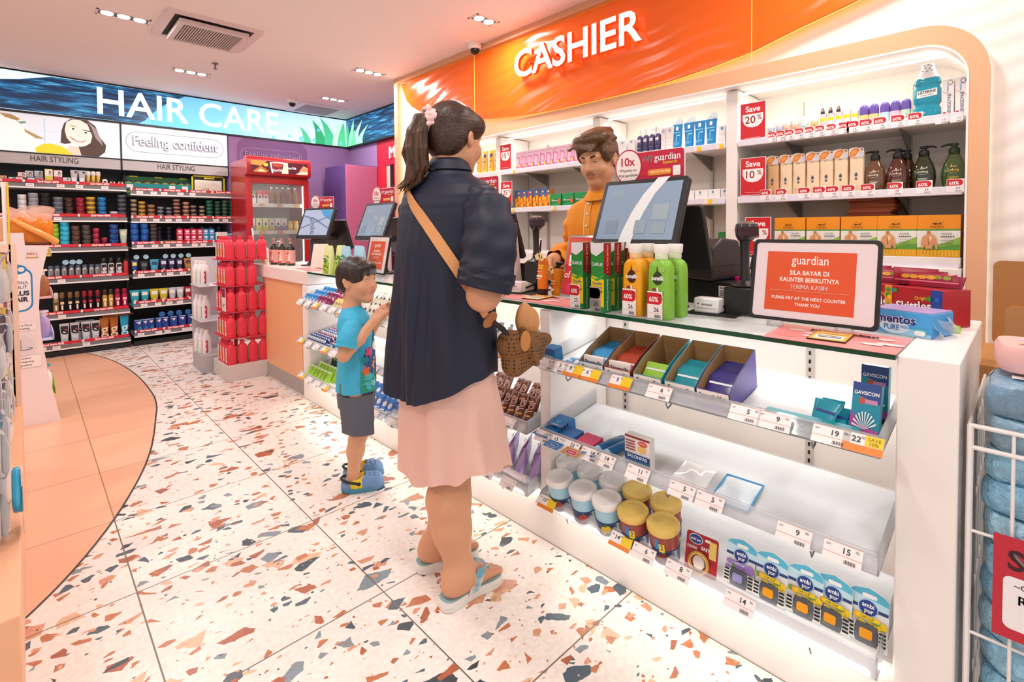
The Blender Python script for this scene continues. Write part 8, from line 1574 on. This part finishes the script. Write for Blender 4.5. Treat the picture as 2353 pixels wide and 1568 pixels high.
# blouse
NAVY = cloth('0f1730', .6, .06, 700)
def bl_fold(th, u, z):
    back = max(0, math.sin(th))**1.5; dn = min(1, max(0, (1.275-z)/.35)); k = math.exp(-((th-PI/2-.15)/.35)**2)
    return .005*dn*k*math.sin(34*th)+.010*dn*dn*math.sin(9*th+1.2*z*5)*(.35+.65*back)+.006*dn*math.sin(4*th+7*z)+(.003 if abs(z-1.262) < .006 and back > .05 else 0)
hem = lambda th: .640+.075*abs(math.cos(th))**2.2+(.05 if math.sin(th) < 0 else 0)*abs(math.sin(th))
def bl_z(th, u, z): return z if z > .95 else .95-(.95-z)/(.95-.62)*(.95-hem(th))
b = MB(); sec = [(1.392, .062, .060, 0, .022), (1.372, .068, .066, 0, .022), (1.352, .085, .078, 0, .022), (1.335, .128, .090, 0, .02), (1.315, .165, .103, 0, .02), (1.285, .186, .116, .004, .024), (1.23, .192, .126, .008, .028), (1.12, .190, .134, .012, .034), (1.0, .190, .138, .018, .038), (.88, .195, .144, .024, .042), (.76, .202, .150, .028, .045), (.62, .208, .156, .03, .047)]
rg = garment(sec, 160, bl_fold, 2.15, 70, bl_z)
inner = [[((x-.0)*.985, (y-.02)*.985+.02, z+.002) for x, y, z in rg[-1]]]
b.loft(rg+inner, False)
sl = sleeve([(-.120, .022, 1.275), (-.180, .028, 1.235), (-.220, .05, 1.15), (-.228, .07, 1.06), (-.222, .082, 1.005)], [.055, .072, .082, .080, .074], 48, 34, .005, 1.0)
b.loft(sl+[[tuple(Vector(p)*.92+Vector((-.222, .082, 1.02))*.08) for p in sl[-1]]], False)
cu = sleeve([(-.229, .068, 1.062), (-.226, .074, 1.035), (-.222, .081, 1.004)], [.083, .0845, .079], 48, 8, .003, 2.0); b.loft(cu, False)
sr = sleeve([(.120, .02, 1.275), (.175, .015, 1.235), (.20, -.03, 1.15), (.20, -.07, 1.06), (.19, -.10, 1.0)], [.055, .072, .080, .078, .074], 48, 34, .005, 3.0); b.loft(sr, False)
b.build('blouse', NAVY, WM)
co = MB(); co.loft(garment([(1.372, .070, .068, 0, .022), (1.40, .062, .060, 0, .020), (1.408, .060, .058, 0, .02), (1.398, .066, .064, 0, .021), (1.37, .078, .075, 0, .022)], 64, None, 2.0, 12), False); co.build('collar', NAVY, WM)
# skirt
def sk_fold(th, u, z): return .012*u*math.sin(7*th+.8)+.008*u*u*math.sin(13*th+2)+.004*math.sin(4*th+9*z)
b = MB(); rg = garment([(.74, .165, .120, .015, .03), (.68, .172, .128, .012, .028), (.58, .176, .142, .008, .02), (.47, .178, .148, .004, .012), (.395, .182, .152, 0, .006)], 140, sk_fold, 2.3, 34, lambda th, u, z: z+.030*u*u*math.sin(2*th+2.1)+.012*u*u*math.sin(7*th+.8))
b.loft(rg+[[(x*.975, y*.975, z+.004) for x, y, z in rg[-1]], [(x*.955, y*.955, z+.03) for x, y, z in rg[-1]]], False); b.build('skirt', cloth('e8bcae', .65, .06, 600), WM)
# sandals
SOLE = mat('e9e4de', .5); FOOT = mat('8fb0b4', .5)
def strapm():
    m = bpy.data.materials.new('tie_dye_strap'); m.use_nodes = True; n, l, bb = nodes(m); tc = n.new('ShaderNodeTexCoord'); no = n.new('ShaderNodeTexNoise'); no.inputs['Scale'].default_value = 22; r = n.new('ShaderNodeValToRGB'); r.color_ramp.elements[0].position = .4; r.color_ramp.elements[1].position = .6; r.color_ramp.elements[0].color = (*lin('6fa8c0'), 1); r.color_ramp.elements[1].color = (*lin('cfd6cc'), 1)
    l.new(tc.outputs['Object'], no.inputs['Vector']); l.new(no.outputs['Fac'], r.inputs[0]); l.new(r.outputs[0], bb.inputs['Base Color']); bb.inputs['Roughness'].default_value = .5; return m
STR = strapm()
for hx, hy, tx, ty in (FR, FL):
    h, t = Vector((hx, hy, 0)), Vector((tx, ty, 0)); d = (t-h).normalized(); s = Vector((d.y, -d.x, 0)); L = (t-h).length; q = lambda a, w, z: tuple(h+d*a*L+s*w+Vector((0, 0, z)))
    out = [(-.06, 0), (-.04, .02), (.05, .034), (.25, .034), (.5, .034), (.75, .045), (.92, .044), (1.0, .030), (1.05, .008), (1.05, -.012), (1.0, -.030), (.88, -.042), (.72, -.044), (.5, -.034), (.25, -.033), (.05, -.033), (-.04, -.02)]; out = smooth_curve(out+out[:1])[:-1]
    m = MB(); m.loft([[q(.5+(a-.5)*k, w*k, z) for a, w in out] for z, k in ((.0, .95), (.003, .99), (.009, 1.0), (.011, .985), (.013, 1.0), (.021, 1.0), (.024, .985), (.026, .99), (.031, .97))], True); m.build('sandal_sole', SOLE, WM)
    m = MB(); m.loft([[q(.5+(a-.5)*k, w*k, z) for a, w in out] for z, k in ((.030, .965), (.0335, .94))], True); m.build('sandal_footbed', FOOT, WM)
    m = MB(); mid = Vector(q(.80, .010, .040))
    for sd in (-1, 1):
        pts = [Vector(q(.42, .036*sd, .026)), Vector(q(.49, .040*sd, .060)), Vector(q(.58, .032*sd+.004, .090 if sd > 0 else .084)), Vector(q(.69, .018*sd+.006, .078)), mid+Vector((0, 0, .006))]
        rings = []
        for i, p in enumerate(pts):
            wd = (.020, .021, .018, .014, .007)[i]; dd = d*wd; up = Vector((0, 0, .004)); rings.append([tuple(p-dd-up*.4), tuple(p-dd+up), tuple(p+dd+up*.6), tuple(p+dd-up*.6)])
        m.loft(rings)
    m.build('sandal_strap', STR, WM)
# shoulder bag on its tan strap
BG = thing('shoulder_bag', 'tan strapped brown knitted shoulder bag hanging at the woman\'s hip', 'bag', (1.03, 1.34, 0), R(93))
def on_blouse(th, z, off=.007):
    k = 0
    for i in range(len(sec)-1):
        if sec[i][0] >= z >= sec[i+1][0]: k = i
    f = (sec[k][0]-z)/(sec[k][0]-sec[k+1][0]); a = sec[k][1]*(1-f)+sec[k+1][1]*f; bb = sec[k][2]*(1-f)+sec[k+1][2]*f; d = bl_fold(th, 0, z)*.5+off
    return Vector(((a+d)*math.copysign(abs(math.cos(th))**(2/2.15), math.cos(th)), .021+(bb+d)*math.copysign(abs(math.sin(th))**(2/2.15), math.sin(th)), z))
path = []
for i in range(29):
    u = i/28; th = R(42)+R(128)*u**1.05; z = 1.352-.06*u-.375*u**1.55; path.append(on_blouse(th, z, .009))
TAN = mat('d99a62', .5)
m = MB(); rings = []
for i, p in enumerate(path):
    t = (path[min(i+1, 28)]-path[max(i-1, 0)]).normalized(); out = Vector((p.x, p.y-.02, 0)).normalized(); w = t.cross(out).normalized(); hw = .0165 if i < 22 else .0165-.001*(i-22); o = out*.003
    rings.append([tuple(p-w*hw-o), tuple(p-w*hw+o), tuple(p+w*hw+o), tuple(p+w*hw-o)])
m.loft(rings); m.build('strap', TAN, BG, smooth=False)
e0 = path[-1]
front = [on_blouse(R(42)-R(85)*k/10, 1.352-.02*k/10-.30*(k/10)**1.4, .009) for k in range(11)]
m = MB(); rings = []
for i, p in enumerate(front):
    t = (front[min(i+1, 10)]-front[max(i-1, 0)]).normalized(); out = Vector((p.x, p.y-.02, .2)).normalized(); w = t.cross(out).normalized(); o = out*.003
    rings.append([tuple(p-w*.0165-o), tuple(p-w*.0165+o), tuple(p+w*.0165+o), tuple(p+w*.0165-o)])
m.loft(rings); m.build('strap', TAN, BG, smooth=False)
m = MB().ell((0, 0, 0), (.018, .006, .030), 24); m.turn(Matrix.Translation(e0+Vector((-.006, -.012, -.012))) @ Matrix.Rotation(R(80), 4, 'Z') @ Matrix.Rotation(R(-50), 4, 'Y')); m.build('strap_tab', mat('a8693c', .45), BG)
BKL = [e0+Vector((-.012, -.02, -.02)), e0+Vector((-.024, -.05, -.045)), e0+Vector((-.026, -.065, -.06))]
m = MB().tube([tuple(p) for p in BKL], [.008, .009, .007], 8); m.build('clip', mat('1b1a1c', .35), BG)
def knit():
    m = bpy.data.materials.new('brown_knit'); m.use_nodes = True; n, l, bb = nodes(m); tc = n.new('ShaderNodeTexCoord'); mp = n.new('ShaderNodeMapping'); mp.inputs['Scale'].default_value = (85, 85, 85); vo = n.new('ShaderNodeTexVoronoi'); vo.inputs['Scale'].default_value = 1; vo.inputs['Randomness'].default_value = .05
    r = n.new('ShaderNodeValToRGB'); r.color_ramp.elements[0].position = .22; r.color_ramp.elements[1].position = .36; r.color_ramp.elements[0].color = (*lin('2a170c'), 1); r.color_ramp.elements[1].color = (*lin('80572f'), 1); bp = n.new('ShaderNodeBump'); bp.inputs['Strength'].default_value = .7; bp.inputs['Distance'].default_value = .003
    l.new(tc.outputs['Object'], mp.inputs[0]); l.new(mp.outputs[0], vo.inputs['Vector']); l.new(vo.outputs['Distance'], r.inputs[0]); l.new(r.outputs[0], bb.inputs['Base Color']); l.new(vo.outputs['Distance'], bp.inputs['Height']); l.new(bp.outputs[0], bb.inputs['Normal']); bb.inputs['Roughness'].default_value = .8; return m
bc = Vector((-.196, -.120, .782))
V3 = lambda x, y, z: tuple(bc+Vector((x, y, z)))
BP = [('c', V3(0, .060, .030), V3(0, -.115, .018), .046, .022, .02), ('c', V3(0, .045, -.038), V3(0, -.070, -.022), .040, .026, .03), ('c', V3(-.030, .035, .075), V3(-.048, -.01, -.035), .012, .012, .014), ('C', V3(-.058, -.030, .055), V3(-.056, -.036, -.02), .012, .006, .018), ('C', V3(-.046, -.075, .055), V3(-.046, -.075, .0), .010, .005, .014)]
sdf_mesh('body', BP, .003, knit(), BG, smooth=2)
TP_ = [('e', tuple(bc+Vector((.012, -.055, .085))), (.014, .040, .050), .01, Matrix.Rotation(R(-20), 3, 'X')), ('e', tuple(bc+Vector((.014, -.015, .105))), (.018, .030, .05), .02, Matrix.Rotation(R(15), 3, 'X')), ('C', tuple(bc+Vector((-.012, -.04, .14))), tuple(bc+Vector((-.014, -.04, .08))), .008, .006, .01)]
sdf_mesh('leather_flap', TP_, .003, TAN, BG, smooth=2)
m = MB().ell((0, 0, 0), (.019, .006, .033), 24); m.turn(Matrix.Translation(bc+Vector((-.050, .045, .045))) @ Matrix.Rotation(R(75), 4, 'Z')); m.build('leather_tab', mat('c98748', .45), BG)
# ---------------------------------------------------------------- the little boy
BO = thing('boy', 'small boy in a blue T-shirt and grey shorts standing at the counter', 'person', (1.09, 2.16, 0), R(63))
HS_ = .84
HB = Matrix.Translation((0, -.008, .943)) @ Matrix.Rotation(R(-36), 4, 'Z') @ Matrix.Rotation(R(-4), 4, 'X')
B = xf(head_prims(1), HB, HS_)
B += [('e', tuple(HB @ (Vector((0, .018, .036))*HS_)), (.065, .075, .069), .02)]
B += limb((0, .016, .885, .034), (0, .022, .82, .037), (0, .015, .79, .055), k=.025)
B += [('e', (0, .012, .70), (.098, .066, .11), .04), ('e', (0, .002, .58), (.088, .070, .10), .06), ('e', (0, .01, .48), (.092, .075, .075), .05)]
for s, y0 in ((-1, .0), (1, -.005)): B += limb((s*.050, .01, .46, .058), (s*.054, .0+y0, .30, .045), (s*.055, -.002+y0, .255, .037), (s*.056, .014+y0, .18, .037), (s*.057, .024+y0, .085, .024), (s*.058, .028+y0, .05, .026), k=.02)+[('c', (s*.058, .035+y0, .042), (s*.058, -.06+y0, .035), .022, .020, .02)]
B += limb((-.085, .012, .740, .028), (-.126, .038, .70, .029), (-.138, .055, .635, .027), k=.02)+limb((-.138, .055, .635, .0265), (-.128, -.010, .70, .0255), (-.105, -.075, .775, .019), k=.012)
B += limb((.085, .012, .740, .028), (.120, .02, .70, .029), (.115, .0, .64, .026), k=.02)+limb((.115, .0, .64, .026), (.06, -.07, .71, .024), (-.03, -.115, .785, .018), k=.012)
B += hand_prims((-.105, -.075, .775), (.18, -.62, .75), (.75, -.3, -.45), .60, .42, 1)+hand_prims((-.03, -.115, .785), (-.35, -.55, .75), (-.7, .1, -.4), .60, .42, -1)
sdf_mesh('body', B, .0026, sk, BO, tint=tinted('dba582', lips(HB, HS_, 'b85a50', .8, .0066)+[(tuple(HB @ (Vector((sx*.04, -.075, -.034))*HS_)), tuple(HB @ (Vector((sx*.036, -.075, -.036))*HS_)), .02, 'd98f74', .45) for sx in (-1, 1)]), smooth=2)
face_parts(BO, HB, HS_, gaze=(.25, .10), open_=.46, drop=.0, brow='2c2018', brow_w=.0026)
Hh = [('e', (0, .018, .043), (.091, .107, .097), .01), ('e', (0, .060, -.012), (.078, .055, .058), .02), ('e', (0, -.055, .070), (.070, .052, .040), .02), ('e', (-.055, -.02, .045), (.034, .06, .05), .02), ('e', (.055, -.02, .045), (.034, .06, .05), .02), ('e', (0, -.135, -.035), (.088, .078, .084), .006, None, 1), ('e', (-.096, -.004, -.026), (.028, .034, .038), .006, None, 1), ('e', (.096, -.004, -.026), (.028, .034, .038), .006, None, 1)]
sdf_mesh('hair', xf(Hh, HB, HS_), .0026, hair_mat('black_hair', '14100e', '3c3028', (120, 120, 14), .35), BO, smooth=2, post=lambda X, Y, Z, D: D+.0012*np.sin(110*X+30*Z)*np.sin(90*Y+20*Z))
SHB = cloth('3fb4dc', .75, .08, 600)
def ts_fold(th, u, z): return .004*u*math.sin(5*th+14*z)+.003*u*math.sin(9*th+3)
b = MB(); sec = [(.835, .040, .039, 0, .018), (.824, .046, .043, 0, .018), (.806, .074, .055, 0, .015), (.786, .098, .065, 0, .013), (.745, .114, .074, 0, .012), (.68, .110, .076, 0, .01), (.58, .107, .080, 0, .006), (.52, .110, .084, 0, .006), (.45, .114, .088, 0, .008)]
rg = garment(sec, 80, ts_fold, 2.25, 40); b.loft(rg+[[(x*.97, y*.97, z+.003) for x, y, z in rg[-1]], [(x*.94, y*.94, z+.05) for x, y, z in rg[-1]]], False)
for s in (-1, 1):
    sl = sleeve([(s*.060, .012, .757), (s*.098, .018, .743), (s*.128, .036, .705), (s*.139, .046, .668)] if s < 0 else [(s*.060, .012, .757), (s*.098, .016, .743), (s*.124, .02, .705), (s*.128, .012, .672)], [.036, .043, .047, .047], 32, 18, .002, s); b.loft(sl+[[tuple(Vector(p)*.93+(Vector(sl[-1][0])+Vector(sl[-1][16]))*.035+Vector((0, 0, .006))) for p in sl[-1]]], False)
TS = b.build('t_shirt', SHB, BO)
# sea picture printed on the front and the near side
def on_shirt(th, z, off=.0022):
    k = 0
    for i in range(len(sec)-1):
        if sec[i][0] >= z >= sec[i+1][0]: k = i
    f = (sec[k][0]-z)/(sec[k][0]-sec[k+1][0]); f = f*f*(3-2*f)*.5+f*.5; a = sec[k][1]*(1-f)+sec[k+1][1]*f; bb = sec[k][2]*(1-f)+sec[k+1][2]*f; cy = sec[k][4]*(1-f)+sec[k+1][4]*f; u = (k+f)/(len(sec)-1); d = ts_fold(th, u, z)+off
    return ((a+d)*math.copysign(abs(math.cos(th))**(2/2.25), math.cos(th)), cy+(bb+d)*math.copysign(abs(math.sin(th))**(2/2.25), math.sin(th)), z)
def shirt_print(shapes):
    b = MB(); cols = []
    for k, (t0, t1, z0, z1, c, form) in enumerate(shapes):
        z0, z1 = z0+.025, z1+.025          # angles from the middle of the front, degrees; form r, e or blob
        if c not in cols: cols.append(c)
        if form == 'r': b.grid(lambda u, v: on_shirt(R(-95+1.55*(t0+(t1-t0)*u)), z0+(z1-z0)*v, .0022+.0004*k), 18, 10, cols.index(c))
        else:
            m = [on_shirt(R(-95+1.55*(t0+t1)/2), (z0+z1)/2, .0022+.0004*k)]; n = 22
            for i in range(n):
                a = 2*PI*i/n; r = 1 if form == 'e' else 1+.32*math.sin(5*a+k)
                m.append(on_shirt(R(-95+1.55*((t0+t1)/2+(t1-t0)/2*math.cos(a)*r)), (z0+z1)/2+(z1-z0)/2*math.sin(a)*r, .0022+.0004*k))
            b.add(m, [(0, 1+i, 1+(i+1) % n) for i in range(n)], cols.index(c))
    b.build('sea_print', [mat(c, .7) for c in cols], TS, smooth=False)
shirt_print([(-48, 60, .428, .735, '2f9fc8', 'r'), (-48, 60, .428, .52, '2c9a80', 'r'), (-40, 60, .50, .60, '1c5a94', 'r'), (-30, 8, .50, .57, '24366a', 'b'), (-48, -4, .445, .515, '4ab8c4', 'b'), (-44, -30, .505, .545, 'e0662c', 'b'), (-22, -4, .515, .56, 'f0823c', 'b'), (-2, 16, .44, .53, 'c22a48', 'b'), (6, 30, .53, .60, 'd8344c', 'b'), (-36, -16, .585, .625, 'c23a6a', 'b'), (-10, 8, .60, .64, 'e8e4dc', 'e'), (-2, 16, .62, .69, 'f2eee8', 'b'), (-4, 10, .645, .652, '2a3a4a', 'r'), (-4, 10, .66, .667, '2a3a4a', 'r'), (-34, -12, .69, .72, 'eef4f6', 'b'), (-46, -30, .56, .59, '2a7a8c', 'b'), (-30, -18, .455, .48, '7fd0cc', 'b'), (-14, -6, .56, .575, 'f0d04a', 'e')])
b = MB(); GREY = cloth('5d626e', .85, .1, 700)
rg = garment([(.49, .10, .08, 0, .01), (.42, .106, .084, 0, .008), (.375, .106, .084, 0, .006)], 64, None, 2.3, 10); b.loft(rg, True)
for s, y0 in ((-1, 0), (1, -.005)):
    leg_r = garment([(.44, .058, .076, s*.050, .006), (.38, .060, .075, s*.054, .004), (.32, .060, .070, s*.060, .002+y0), (.268, .060, .069, s*.064, .0+y0)], 56, lambda th, u, z: .003*u*math.sin(5*th+s), 2.3, 14, (lambda th, u, z: z+.010*u*math.sin(th))); b.loft(leg_r+[[((x-s*.06)*.95+s*.06, y*.95, z+.003) for x, y, z in leg_r[-1]], [((x-s*.06)*.9+s*.06, y*.9, z+.06) for x, y, z in leg_r[-1]]], False)
b.build('shorts', GREY, BO)
for s, y0 in ((-1, 0), (1, -.005)):
    q = lambda x, y, z: (s*.060+x, y+y0, z)
    C = [('c', q(0, -.062, .034), q(0, -.02, .040), .040, .038, .02), ('c', q(0, -.02, .034), q(0, .050, .030), .034, .030, .02), ('c', q(-.012, -.072, .03), q(.012, -.072, .03), .030, .030, .02), ('C', q(0, .005, .075), q(0, .055, .07), .034, .030, .006)]
    for hx in (-.022, -.008, .008, .022):
        for hy in (-.045, -.065, -.083): C.append(('e', q(hx, hy, .078-.25*abs(hx)-.14*max(0, -hy-.05)), (.0042, .0042, .008), .001, None, 1))
    o = sdf_mesh('clog', C, .0024, mat('6f97c8', .5), BO, smooth=1, cuts=[((0, 0, -1), -.004)])
    m = MB(); m.loft([[(s*.060+x*k, y*k-.012*(1-k)+y0, z) for x, y in ring(.040, .094, 32, 2.4, 0, -.016)] for z, k in ((.0, .96), (.004, 1.0), (.018, 1.0), (.022, .97))]); m.build('clog_sole', mat('4f8fae', .5), o)
    Yp = [('c', q(0, -.010, .037), q(0, .016, .036), .0405, .038, .01), ('C', q(0, .012, .082), q(0, .07, .08), .036, .036, .004), ('C', q(0, -.06, .09), q(0, -.05, .05), .03, .034, .006)]
    sdf_mesh('clog_band', Yp, .0024, mat('f0d41c', .5), o, smooth=1, cuts=[((0, 0, -1), -.018)])
    m = MB(); m.tube([q(-.037, .0, .042), q(-.036, .045, .055), q(-.018, .072, .062), (s*.060, .078+y0, .063), q(.018, .072, .062), q(.036, .045, .055), q(.037, .0, .042)], .006, 8); m.build('heel_strap', mat('2b2b30', .5), o)
    m = MB()
    for sx in (-1, 1): m.lathe([(.001, -.004), (.010, -.003), (.010, .003), (.001, .004)], 14).turn(Matrix.Identity(4)) if False else m.ell(q(sx*.040, .002, .043), (.004, .009, .009), 12)
    m.build('strap_rivet', mat('232328', .4), o)
# ---------------------------------------------------------------- the cashier
CA = thing('cashier', 'young man in an orange polo shirt looking down behind the till', 'person', (2.0, 1.44, 0), R(-90))
HC = Matrix.Translation((.056, -.108, 1.492)) @ Matrix.Rotation(R(4), 4, 'Z') @ Matrix.Rotation(R(17), 4, 'X')
B = xf(head_prims(), HC, .96)
B += limb((.046, -.088, 1.425, .050), (.03, -.045, 1.33, .055), (.01, -.01, 1.27, .08), k=.035)
B += [('e', (0, .0, 1.16), (.155, .10, .17), .05), ('e', (0, .01, .98), (.135, .10, .16), .06), ('e', (0, .015, .86), (.15, .11, .11), .06)]
for s in (-1, 1): B += limb((s*.085, .015, .84, .085), (s*.09, .01, .48, .055), (s*.09, .03, .30, .05), (s*.09, .04, .09, .034), k=.03)+[('c', (s*.09, .05, .045), (s*.09, -.12, .035), .036, .03, .02)]
EL, WR = (-.245, .10, 1.07), (-.085, -.265, 1.035)
B += limb((-.155, .0, 1.245, .045), (-.215, .05, 1.18, .047), (*EL, .042), k=.03)+limb((*EL, .041), (-.17, -.10, 1.05, .037), (*WR, .026), k=.015)
B += limb((.155, .0, 1.245, .045), (.235, .02, 1.15, .047), (.25, .0, 1.04, .042), k=.03)+limb((.25, .0, 1.04, .041), (.20, -.12, 1.0, .037), (.15, -.19, .99, .027), k=.015)
B += hand_prims(WR, (.15, -.85, -.45), (.85, .0, -.25), .95, .55, 1)+hand_prims((.15, -.19, .99), (-.5, -.8, -.2), (0, .2, -1), .95, .35, -1)
mo = [(tuple(HC @ Vector((sx*.002, -.094, -.0475))), tuple(HC @ Vector((sx*.020, -.090, -.0525))), .0052, '3a2a22', .8) for sx in (-1, 1)]
sdf_mesh('body', B, .003, sk, CA, tint=tinted('d39a74', lips(HC, .96, 'b4685c', .8)+mo+[(tuple(HC @ Vector((0, -.07, -.112))), tuple(HC @ Vector((0, -.075, -.112))), .02, 'b98668', .4)]), smooth=2)
face_parts(CA, HC, .96, gaze=(0, -.45), open_=.22, drop=-.22, brow='2a1a12', brow_w=.0036)
Hh = [('e', (0, .022, .044), (.084, .100, .086), .01), ('e', (0, .064, -.012), (.072, .048, .060), .02), ('e', (-.012, -.042, .104), (.072, .056, .034), .025), ('e', (-.052, -.052, .086), (.036, .040, .030), .02), ('e', (.04, -.03, .105), (.05, .055, .035), .02), ('e', (0, .03, .115), (.075, .075, .032), .02),
      ('e', (.068, -.02, .036), (.020, .045, .050), .015), ('e', (-.068, -.02, .036), (.020, .045, .050), .015), ('e', (0, -.130, -.030), (.076, .072, .086), .006, None, 1), ('e', (-.092, .004, -.032), (.030, .036, .040), .006, None, 1), ('e', (.092, .004, -.032), (.030, .036, .040), .006, None, 1)]
random.seed(6)
for k in range(22):
    x = -.075+.15*k/21; a = Vector((x*.85+.02, .04, .112-5*x*x)); b_ = Vector((x*.85-.010, -.055, .116-4*x*x)); c_ = Vector((x*.8-.028, -.100-.006*random.random(), .076-3*(x+.02)**2+random.uniform(-.005, .005)))
    Hh += [('c', tuple(a), tuple(b_), .008, .010, .008), ('c', tuple(b_), tuple(c_), .010, .0035, .008)]
sdf_mesh('hair', xf(Hh, HC, .97), .003, hair_mat('tawny_hair', '35200f', '7d522c', (170, 10, 120), .35), CA, smooth=1)
PO = cloth('f0951f', .75, .1, 500)
def po_fold(th, u, z): return .005*u*math.sin(6*th+9*z)+.003*math.sin(11*th+5*z)*u
b = MB(); sec = [(1.345, .060, .058, .032, -.05), (1.325, .070, .066, .026, -.038), (1.312, .115, .082, .014, -.02), (1.297, .152, .095, .006, -.010), (1.27, .178, .108, 0, 0), (1.20, .185, .118, 0, 0), (1.08, .172, .122, 0, .004), (.95, .168, .125, 0, .01), (.82, .175, .130, 0, .015), (.72, .18, .135, 0, .015)]
b.loft(garment(sec, 90, po_fold, 2.25, 44), False)
b.loft(sleeve([(-.09, .0, 1.245), (-.160, .02, 1.225), (-.215, .06, 1.17), (-.250, .10, 1.085), (-.215, .02, 1.050), (-.155, -.12, 1.050), (-.098, -.235, 1.036)], [.045, .062, .065, .062, .057, .052, .044], 40, 48, .006, 1.3), False)
b.loft(sleeve([(.09, .0, 1.245), (.165, .01, 1.225), (.225, .03, 1.16), (.262, .02, 1.06), (.24, -.05, 1.01), (.19, -.14, .995)], [.045, .062, .065, .062, .056, .048], 40, 40, .006, 2.1), False)
SH = b.build('polo_shirt', PO, CA)
c = MB(); c.loft(garment([(1.330, .066, .062, .030, -.046), (1.362, .057, .055, .036, -.060), (1.370, .056, .054, .037, -.062), (1.358, .064, .062, .035, -.058), (1.322, .086, .080, .026, -.044)], 64, lambda th, u, z: .004*max(0, u-.6)*math.sin(3*th), 2.0, 14, lambda th, u, z: z-.018*max(0, -math.sin(th))**2*(1 if u > .4 else .5)), False); c.build('collar', PO, CA)
pk = MB()
def pkp(x, z, off=.0035):
    k = 0
    for i in range(len(sec)-1):
        if sec[i][0] >= z >= sec[i+1][0]: k = i
    f = (sec[k][0]-z)/(sec[k][0]-sec[k+1][0]); bb = sec[k][2]*(1-f)+sec[k+1][2]*f; cx = sec[k][3]*(1-f)+sec[k+1][3]*f; cy = sec[k][4]*(1-f)+sec[k+1][4]*f
    return (cx+x, cy-bb-off, z)
pk.grid(lambda u, v: pkp(-.016+.032*u, 1.318-.17*v, .006), 4, 20); pk.build('placket', cloth('f2a33a', .75, .1, 500), SH)
pe = MB(); pe.grid(lambda u, v: pkp(-.018+.004*u, 1.318-.17*v, .0075), 1, 20); pe.build('placket_edge', mat('f6e6cc', .6), SH)
for z in (1.292, 1.245, 1.19): m = MB().ell(pkp(0, z, .010), (.006, .003, .006), 12); m.build('button', mat('f3e9dd', .3), SH)
tr = MB(); 
for s in (-1, 1): tr.loft(garment([(.80, .095, .125, s*.07, .015), (.5, .078, .085, s*.09, .015), (.07, .062, .07, s*.09, .03)], 40, None, 2.2, 14), True)
tr.build('trousers', cloth('26262c', .8, .1, 500), CA)
for s in (-1, 1): sdf_mesh('shoe', [('c', (s*.09, .05, .04), (s*.09, -.14, .036), .046, .042, .02)], .004, mat('18181a', .5), CA, cuts=[((0, 0, -1), 0)])
